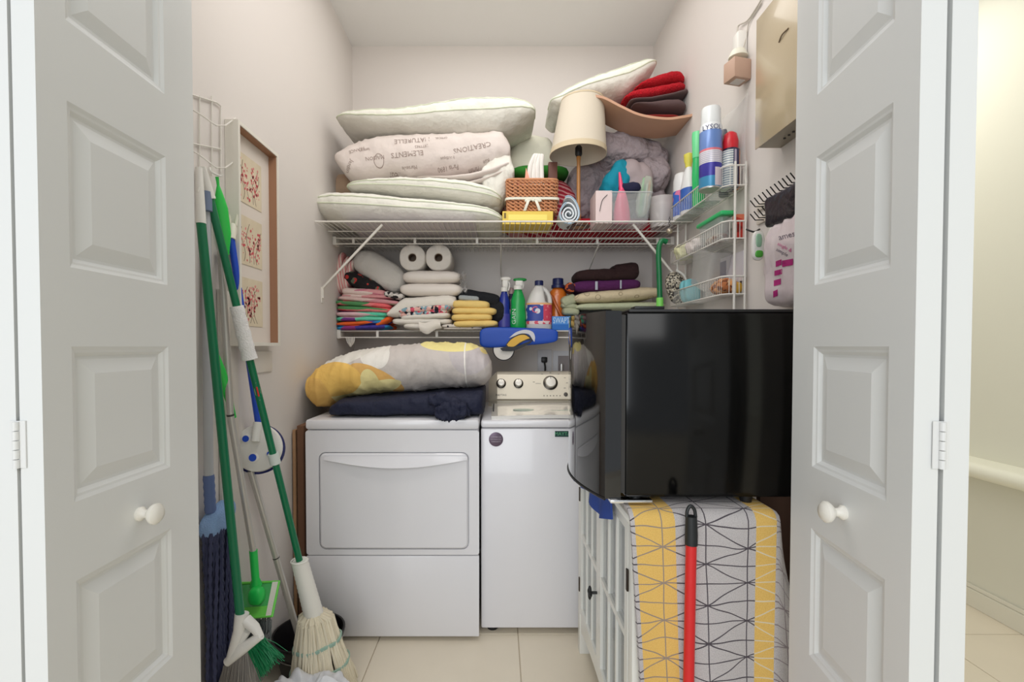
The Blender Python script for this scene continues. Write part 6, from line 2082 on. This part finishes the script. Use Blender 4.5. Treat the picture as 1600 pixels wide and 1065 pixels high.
# tie rack: two rows of black hooks
tr = thing('black_hook_rack', 'rack with two rows of black hooks on the right wall under the panel', 'hook rack', PX(1205, 350, RX))
BH = mat('black_wire', (28, 26, 26), 0.4)
for row, (py0, pyN, cnt) in enumerate(((338, 300, 11), (365, 334, 10))):
    for i in range(cnt):
        px = 1183 + i * 6.6 if row == 0 else 1183 + i * 6.3
        py = (324 if row == 0 else 345) - 0
        a = PX(px + 12, (322 if row == 0 else 343) - i * 4.2 * (1 if row == 0 else 0.9), RX - 0.004)
        b = a + Vector((-0.045, 0.0, -0.004)); c2 = b + Vector((-0.014, 0, 0.024))
        a = a + Vector((0, 0, 0))
        b = Vector((RX - 0.038, a.y, a.z - 0.002)); c2 = Vector((RX - 0.056, a.y, a.z + 0.020))
        obj('hook', G().tube([a, b, c2], 0.0020, 6), BH, tr)
    a = PX(1190, 322 if row == 0 else 343, RX - 0.005); 
    obj('rail', G().bb((RX - 0.008, 1.30, a.z - 0.012 if row == 0 else a.z - 0.012), (RX - 0.0005, a.y + 0.03, a.z + 0.012), 0.002), mat('rail_cream', (222, 214, 202), 0.5), tr)
# single hook with scrub brush
hk = PX(1178, 361, RX - 0.004)
sh = thing('single_wall_hook', 'single black hook on the right wall holding the scrub brush', 'hook', hk)
obj('hook_wire', G().tube(bez([PX(1187, 358, RX - 0.004), PX(1178, 362, RX - 0.03), PX(1166, 358, RX - 0.05)], 6), 0.0032, 8), BH, sh)
sbm = thing('scrub_brush', 'white and green scrub brush with blue end hanging on right wall', 'brush', PX(1188, 408, RX - 0.02))
x0, z0 = PX(1186, 405, RX - 0.03).x, PX(1186, 405, RX - 0.03).z
cy_ = PX(1186, 380, RX - 0.03).y
obj('handle', G().blob((RX - 0.034, cy_, PX(1186, 383, RX - 0.034).z), (0.045, 0.022, 0.105), 3, 2.8, (8, 6, 14), 0, rot=(0, 0, 0)), PLASTW, sbm)
obj('grip_window', G().blob((RX - 0.036, cy_ - 0.008, PX(1186, 376, RX - 0.034).z), (0.022, 0.012, 0.05), 3, 2.8, (6, 5, 8)), mat('mint_grey', (150, 190, 160), 0.4), sbm)
obj('green_base', G().blob((RX - 0.034, cy_ - 0.007, PX(1187, 396, RX - 0.034).z), (0.028, 0.014, 0.026), 3, 2.8, (6, 5, 6)), mat('leaf_green', (80, 170, 60), 0.4), sbm)
obj('blue_grip', G().blob((RX - 0.016, cy_ - 0.05, PX(1197, 378, RX - 0.016).z), (0.018, 0.022, 0.075), 3, 2.4, (6, 6, 10)), mat('dark_blue_grip', (36, 44, 120), 0.4), sbm)
obj('white_shell', G().blob((RX - 0.013, cy_ - 0.048, PX(1197, 379, RX - 0.016).z), (0.022, 0.030, 0.095), 3, 2.4, (6, 6, 10)), PLASTW, sbm)
# plastic shopping bag
BAG, n = pattern('printed_bag', (228, 214, 216), 0.35, (30, 0.4, 0.006))
vec, X, Y_, Z = n.coord('Generated')
n.base(n.mix(n.noise(vec, 4.0), lin((236, 226, 226)), lin((216, 198, 204))))
n.b.inputs['Alpha'].default_value = 0.92
pbg = thing('hanging_shopping_bag', 'white and magenta plastic shopping bag hanging from the black hooks', 'bag', PX(1225, 480, RX - 0.03))
def bagz(py, px=1225): return PX(px, py, RX - 0.05).z
yb0_, yb1_ = 1.30, PX(1207, 400, RX - 0.04).y
g = G()
g.blob((RX - 0.045, (yb0_ + yb1_) / 2, (bagz(346) + bagz(478)) / 2), (0.080, yb1_ - yb0_, bagz(346) - bagz(478)), 5, 4.5, (12, 22, 26), 0.012, (22, 16, 10), 160, None, lambda p, q: Vector((p.x, p.y * (0.92 + 0.10 * -q.z), p.z)))
bgb = obj('bag_body', g, BAG, pbg, angle=1.3)
g = G()
g.blob((RX - 0.045, (yb0_ + yb1_) / 2 + 0.0, (bagz(300) + bagz(350)) / 2), (0.07, (yb1_ - yb0_) * 0.92, bagz(300) - bagz(350)), 8, 6, (8, 16, 10), 0.008, (30, 24, 14), 161)
obj('dark_bag_top', g, mat('black_film', (30, 24, 36), 0.3, bump=(40, 0.8, 0.008)), pbg, angle=1.3)
w_ = wloc(bgb)
bvh = BVHTree.FromPolygons([v.co + w_ for v in bgb.data.vertices], [tuple(p.vertices) for p in bgb.data.polygons])
def onbag(px, py):
    o_ = Vector((0, 0, CAMZ)); d = (P(px, py, 1.0) - o_).normalized()
    h = bvh.ray_cast(o_, d)[0]
    return (h - d * 0.002) if h else None
def bagtext(s, px, py, hpx, ang, m_):
    def fn(u, v):
        q_ = onbag(px + (u * cos(ang) + v * sin(ang)) , py - (v * cos(ang) - u * sin(ang)))
        return q_ or onbag(1228, 400) or Vector((0.9, 1.5, 1.5))
    obj('lettering', text_geo(s, fn, hpx), m_, pbg, smooth=False)
MAG, PRN = mat('magenta_print', (176, 30, 118), 0.5), mat('grey_print', (96, 84, 100), 0.5)
bagtext('ames', 1229, 368, 13, -0.25, PRN)
bagtext('single &', 1226, 386, 8, 0.5, mat('pink_print', (206, 90, 150), 0.5))
bagtext('simple', 1222, 394, 8, 0.5, PRN)
for (x0_, y0_, w__, h__) in ((1212, 408, 9, 9), (1222, 407, 17, 10), (1210, 423, 12, 8), (1209, 438, 11, 9), (1208, 455, 7, 10)):
    vs, fs = [], []
    for j in range(4):
        for i in range(5):
            q_ = onbag(x0_ + w__ * i / 4, y0_ + h__ * j / 3 - i * 0.8)
            vs.append(q_ or Vector((0, 0, 0)))
    if all(v.length > 0.1 for v in vs):
        for j in range(3):
            for i in range(4): fs.append((j * 5 + i, j * 5 + i + 1, j * 5 + i + 6, j * 5 + i + 5))
        obj('print_block', G().add(vs, fs), MAG, pbg, smooth=False, fix=False)

# ---- wire rack with three baskets
rk = thing('tiered_wire_rack', 'three-tier white wire basket rack on right wall, full of cleaning supplies', 'wire rack', (0.92, 2.08, 1.36))
RYn, RYf, RXf = 1.80, 2.37, 0.856
RXb = RX - 0.010
for X_ in (0.895, 0.935):
    obj('post', G().tube([(X_, RYn, 1.37), (X_, RYn, P(0, 252, RYn).z)], 0.0045, 8), WIREW, rk)
    obj('post', G().tube([(X_, RYf, 1.37), (X_, RYf, P(0, 252, RYn).z)], 0.0045, 8), WIREW, rk)
tiers = []
for k, (yr, ybm) in enumerate(((258, 289), (345, 372), (431, 459))):
    zr, zl = P(0, yr, RYn).z, P(0, ybm, RYn).z
    tiers.append(zl)
    loop = [(RXb, RYn, zr), (RXf + 0.02, RYn, zr), (RXf, RYn + 0.02, zr), (RXf, RYf - 0.02, zr), (RXf + 0.02, RYf, zr), (RXb, RYf, zr), (RXb, RYn, zr)]
    bt = obj('basket_rim', G().tube(loop, 0.0034, 6, cap=False), WIREW, rk)
    loop2 = [(x, y, zl) for x, y, z in loop]
    obj('basket_base_wire', G().tube(loop2, 0.0028, 6, cap=False), WIREW, rk)
    g = G()
    N2 = 34 if k == 2 else 26
    for i in range(N2 + 1):
        y = RYn + 0.02 + (RYf - RYn - 0.04) * i / N2
        g.tube([(RXf, y, zr), (RXf, y, zl), (RXb, y, zl)], 0.0009, 4)
    for i in range(5):
        x = RXf + 0.02 + (RXb - RXf - 0.02) * i / 5
        g.tube([(x, RYn, zr), (x, RYn, zl)], 0.0012, 4); 
    obj('basket_mesh', g, WIREW, rk, stuff=True)
T1, T2, T3 = [t + 0.003 for t in tiers]
xm = (RXf + RXb) / 2
# tier 1: bottles
def cylthing(name, label, cat, Y, x, z, parts_, group=None):
    r_ = thing(name, label, cat, (x, Y, z), group)
    for nm, prof, m_, kw in parts_:
        obj(nm, G().lathe(prof, (x, Y, z), 26, **kw), m_, r_, angle=0.8)
    return r_
# aerosol can near end
Yc = 1.865
xc = P(1112.5, 0, Yc).x
Rc = 16.5 * Yc / F
zc0 = T1
Ht = P(0, 170, Yc).z - zc0
CANL, n = pattern('aerosol_label', (80, 120, 190), 0.3, (10, 0.0))
vec, X, Y_, Z = n.coord()
h_ = n.m('DIVIDE', Z, Ht)
txt = n.gt(n.m('SINE', n.m('MULTIPLY', Z, 900)), 0.0)
c_ = lin((70, 150, 196))
c_ = n.mix(n.gt(h_, 0.14), c_, lin((64, 58, 158)))
c_ = n.mix(n.gt(h_, 0.30), c_, n.mix(txt, lin((224, 222, 226)), lin((190, 186, 204))))
c_ = n.mix(n.gt(h_, 0.45), c_, lin((222, 120, 130)))
c_ = n.mix(n.gt(h_, 0.475), c_, lin((104, 136, 196)))
c_ = n.mix(n.gt(h_, 0.70), c_, lin((222, 226, 228)))
c_ = n.mix(n.m('MULTIPLY', n.band(h_, 0.02, 0.24), n.band(X, 0.0, 0.035)), c_, lin((226, 214, 220)))
n.base(c_)
n.b.inputs['Metallic'].default_value = 0.15
can = cylthing('disinfectant_spray_can', 'tall blue and white aerosol can with white cap, near end of top basket', 'spray can', Yc, xc, zc0, [
    ('can_body', [(Rc * 0.94, 0), (Rc, 0.004), (Rc, Ht * 0.76), (Rc * 0.9, Ht * 0.79)], CANL, {}),
    ('base_ring', [(Rc * 0.98, -0.002), (Rc * 1.01, 0.003), (Rc * 0.98, 0.006)], STEEL, {}),
    ('cap', [(Rc * 0.88, Ht * 0.785), (Rc * 0.86, Ht * 0.98), (Rc * 0.80, Ht)], mat('cap_white', (222, 226, 226), 0.3), {})])
obj('lettering', wrap_text('LYSOL', xc, Yc, Rc, zc0 + Ht * 0.725, Rc * 0.62, -0.30, False, 1.0), mat('can_text', (66, 70, 110), 0.5), can, smooth=False)
# red-cap can
Yc2 = 1.86
xc2 = P(1146, 0, Yc2).x
Rc2 = 14.0 * Yc2 / F
xc2 = min(xc2, RXb - Rc2 - 0.001)
H2 = P(0, 234, Yc2).z - T1
NV, n = pattern('navy_can_label', (30, 30, 76), 0.3, (10, 0.0))
vec, X, Y_, Z = n.coord()
c_ = n.mix(n.lt(X, -0.004), lin((30, 30, 76)), n.mix(n.gt(n.m('SINE', n.m('MULTIPLY', Z, 700)), 0.2), lin((206, 210, 206)), lin((120, 134, 150))))
c_ = n.mix(n.gt(X, Rc2 * 0.62), c_, lin((226, 140, 60)))
c_ = n.mix(n.band(X, 0.000, 0.009), c_, lin((170, 160, 176)))
c_ = n.mix(n.gt(Z, H2 * 0.93), c_, lin((30, 30, 60)))
n.base(c_)
can2 = cylthing('red_cap_spray_can', 'shorter navy aerosol can with a red cap, next to the wall', 'spray can', Yc2, xc2, T1, [
    ('can_body', [(Rc2 * 0.95, 0), (Rc2, 0.004), (Rc2, H2 * 0.95), (Rc2 * 0.8, H2)], NV, {}),
    ('cap', [(Rc2 * 0.80, H2), (Rc2 * 0.84, H2 + 0.030), (Rc2 * 0.66, H2 + 0.058), (Rc2 * 0.3, H2 + 0.068)], mat('cap_red', (206, 36, 48), 0.3), {})])
# green bottle (upside-down translucent)
Yg = 2.11
xg = max(P(1084, 0, Yg).x, RXf + 0.032)
Hg = P(0, 207, Yg).z - T1
gbt = cylthing('green_gel_bottle', 'slim translucent green bottle, left of the tall aerosol can', 'bottle', Yg, xg, T1, [
    ('body', [(0.020, 0), (0.026, 0.01), (0.030, Hg * 0.45), (0.027, Hg * 0.62), (0.030, Hg * 0.95), (0.026, Hg)], mat('gel_green', (44, 196, 110), 0.2, alpha=0.9), {'sy': 0.7}),
    ('upper_sleeve', [(0.0285, Hg * 0.66), (0.0315, Hg * 0.95), (0.030, Hg * 1.0), (0.01, Hg * 1.0)], mat('pale_gel', (110, 220, 150), 0.3), {'sy': 0.72})])
# white/blue spray with yellow nozzle (two bottles)
Ys = 2.235
xs_ = RXf + 0.036
zs_ = T1
Hs = P(0, 262, Ys).z - T1
wb = cylthing('yellow_nozzle_spray', 'white and blue spray bottle with yellow nozzle in the top basket', 'bottle', Ys, xs_, T1, [
    ('body', [(0.030, 0), (0.034, 0.008), (0.033, Hs * 0.6), (0.022, Hs * 0.88), (0.012, Hs)], mat('sp_white', (224, 224, 224), 0.3), {'sy': 1.3}),
    ('label', [(0.0346, 0.02), (0.0340, Hs * 0.55)], mat('sp_blue', (50, 96, 180), 0.35), {'sy': 1.3, 'cap': False}),
    ('nozzle', [(0.014, Hs), (0.016, Hs + 0.02), (0.020, Hs + 0.03), (0.022, Hs + 0.06), (0.008, Hs + 0.068)], mat('nozzle_yellow', (226, 214, 90), 0.35), {})])
Ys2 = 2.325
wb2 = cylthing('blue_label_bottle', 'white bottle with a blue and pink label, far end of top basket', 'bottle', Ys2, xs_ - 0.0, T1, [
    ('body', [(0.030, 0), (0.035, 0.008), (0.035, Hs * 0.85), (0.028, Hs * 1.0), (0.018, Hs * 1.02)], mat('sp_white', (224, 224, 224), 0.3), {'sy': 1.3}),
    ('label', [(0.0355, 0.02), (0.0355, Hs * 0.62)], patches('blue_pink_lbl', [(46, 80, 170), (56, 100, 190), (214, 120, 160)], 28), {'sy': 1.3, 'cap': False})])
bagc = thing('clear_zip_bag', 'thin clear plastic bag standing behind the aerosol cans on the wall', 'bag', (RX - 0.03, 1.98, T1))
def cbag(u, v):
    return (RX - 0.012 - 0.012 * sin(7 * u + 3 * v), 1.79 + 0.30 * u, T1 + 0.35 * v * (1 - 0.10 * u))
obj('film', G().sheet(cbag, 16, 12, 0.0008), mat('zip_film', (226, 226, 224), 0.15, alpha=0.22), bagc)
dk = thing('dark_bottle', 'dark grey slim bottle hidden behind the tall aerosol can', 'bottle', (0.925, 1.96, T1))
obj('body', G().lathe([(0.016, 0), (0.018, 0.005), (0.018, 0.24), (0.010, 0.27)], (0.922, 1.95, T1), 16), mat('slate_bottle', (96, 100, 108), 0.3), dk)
# liners of tiers (clear tray) and packets
obj_tray = thing('clear_tray', 'clear plastic tray lining the top basket under the bottles', 'tray', (xm, 2.2, T1 - 0.002))
obj('tray_body', G().bb((RXf + 0.004, 2.0, T1 - 0.0025), (RXb - 0.006, 2.36, T1 - 0.0005)), mat('tray_clear', (190, 204, 200), 0.2, alpha=0.5), obj_tray)
# tier 2
ct = thing('green_lid_container', 'clear food container with bright green lid in middle basket', 'container', (xm, 1.93, T2))
zg = P(0, 338, 1.9).z
g = G(); open_tub(g, RXf + 0.006, RXb - 0.03, 1.85, 2.05, T2, zg - 0.012, 0.92)
obj('tub', g, CLEAR, ct, angle=0.6)
obj('lid', G().bb((RXf + 0.000, 1.83, zg - 0.012), (RXb - 0.022, 2.06, zg + 0.006), 0.006), mat('lid_green', (50, 186, 110), 0.35), ct)
g = G().blob((xm - 0.01, 1.94, T2 + 0.022), (0.05, 0.14, 0.036), 3, 2.2, (8, 12, 6), 0.006, (40, 40, 40), 170)
obj('contents', g, patches('crumbs', [(206, 196, 184), (130, 90, 70), (180, 160, 140)], 80), ct)
rc = thing('red_carton', 'small red printed carton at near end of middle basket, on the wall', 'carton', (RXb - 0.02, 1.83, T2))
obj('carton', G().bb((RXb - 0.034, 1.81, T2), (RXb - 0.001, 1.84, P(0, 334, 1.81).z), 0.002), patches('red_carton_print', [(176, 44, 40), (190, 60, 50), (140, 40, 34), (216, 120, 90)], 40), rc, smooth=False)
soft_items = (('white_mesh_bundle', 'white and pink mesh bundle in the middle basket, left of green-lid container', (2.09, 2.20), (216, 206, 202)),
              ('yellow_sponge_pack', 'pale yellow and white wrapped sponges at far end of middle basket', (2.21, 2.34), (222, 220, 176)))
for nm, lb_, (ya_, yb2), rgb in soft_items:
    g = G().blob((xm - 0.005, (ya_ + yb2) / 2, T2 + 0.038), (0.078, yb2 - ya_, 0.074), 3, 2.3, (12, 14, 12), 0.008, (30, 30, 30), int(ya_ * 100))
    tag(obj(nm, g, mat(nm + '_m', rgb, 0.7, bump=(60, 0.8, 0.006)), angle=1.2), lb_, 'bundle' if 'mesh' in nm else 'sponge')
# tier 3
cbn = thing('clear_scoop_bin', 'large clear plastic bin tipped in the bottom basket with teal items', 'bin', (xm, 2.02, T3))
g = G()
open_tub(g, -0.045, 0.045, -0.105, 0.105, 0, 0.165, 0.86, 0.002, 0.02)
R_ = Euler((radians(20), radians(0), 0)).to_matrix()
for i, v in enumerate(g.v): g.v[i] = R_ @ v + Vector((xm - 0.001, 2.045, T3 + 0.050))
obj('bin_wall', g, mat('bin_clear', (210, 208, 204), 0.15, alpha=0.26), cbn, angle=0.6)
tl_ = thing('teal_cloth', 'teal folded cloth between clear bin and speckled pad in the bottom basket', 'cloth', (xm, 2.2, T3))
g = G()
for k in range(2):
    g.blob((xm - 0.004, 2.19 + 0.05 * k, T3 + 0.055), (0.07, 0.035, 0.115), 4, 3, (8, 6, 12), 0.003, (20, 20, 20), 180 + k, (radians(-18), 0, 0))
obj('cloth_fold', g, mat('teal_light', (110, 178, 186), 0.6), tl_, angle=1.2)
spk = patches('speckled', [(176, 166, 146), (96, 90, 80), (206, 198, 180), (60, 54, 52)], 150)
sp3 = thing('speckled_pad', 'round speckled grey pad with white edge at far end of bottom basket', 'pad', (RXf - 0.0, 2.33, T3))
g = G().blob((RXf + 0.020, 2.335, T3 + 0.085), (0.095, 0.05, 0.165), 2.4, 2.2, (12, 8, 14), 0.003, (20, 20, 20), 190, (0, radians(-14), 0))
obj('pad', g, spk, sp3, angle=1.2)
obj('white_edge', G().tube(bez([(RXf + 0.012, 2.315, T3 + 0.17), (RXf + 0.05, 2.31, T3 + 0.14), (RXf + 0.075, 2.31, T3 + 0.07)], 6), 0.005, 6), PLASTW, sp3)
og = thing('flower_packet', 'brown and orange dried-flower packet at near end of the bottom basket', 'packet', (xm, 1.88, T3))
g = G().blob((xm, 1.885, T3 + 0.034), (0.080, 0.13, 0.060), 3, 2.3, (14, 16, 10), 0.010, (40, 40, 40), 195)
obj('packet_body', g, patches('autumn', [(180, 110, 66), (120, 70, 44), (214, 150, 90), (200, 160, 120)], 70), og, angle=1.3)
obj('yellow_end', G().blob((RXb - 0.016, 1.835, T3 + 0.024), (0.026, 0.05, 0.045), 3, 2.4, (8, 8, 8)), mat('ochre', (206, 160, 60), 0.5), og)
dpk = thing('wall_card', 'white card with dark blue corner standing in rack against the wall', 'card', (RXb, 1.87, T3 + 0.06))
obj('card', G().bb((RXb - 0.004, 1.815, T3 + 0.050), (RXb - 0.001, 2.00, T3 + 0.165), 0.0005), mat('card_white', (214, 210, 216), 0.5), dpk, smooth=False)
obj('blue_corner', G().bb((RXb - 0.006, 1.95, T3 + 0.09), (RXb - 0.004, 2.00, T3 + 0.15)), mat('card_navy', (40, 46, 90), 0.5), dpk, smooth=False)

# green hooked stick behind the fridge
gh = thing('green_hook_stick', 'green stick with hooked top and lime tip rising behind the fridge', 'stick', P(1032, 482, 2.28))
Yk = 2.27
pth = bez([P(1042, 378, Yk), P(1035, 376, Yk), P(1030, 384, Yk), P(1029, 400, Yk), P(1030, 430, Yk), P(1031, 466, Yk)], 6)
obj('stick', G().tube(pth, 0.0125, 12), mat('stick_green', (8, 108, 60), 0.35), gh)
obj('lime_tip', G().tube([P(1031, 465, Yk), P(1031, 484, Yk), P(1031, 500, Yk)], 0.0165, 14), LIME, gh)
bot = P(1031, 500, Yk)
obj('lower_tube', G().tube([bot, (bot.x + 0.02, Yk + 0.02, 0.01)], 0.012, 10), mat('stick_green', (8, 108, 60), 0.35), gh)
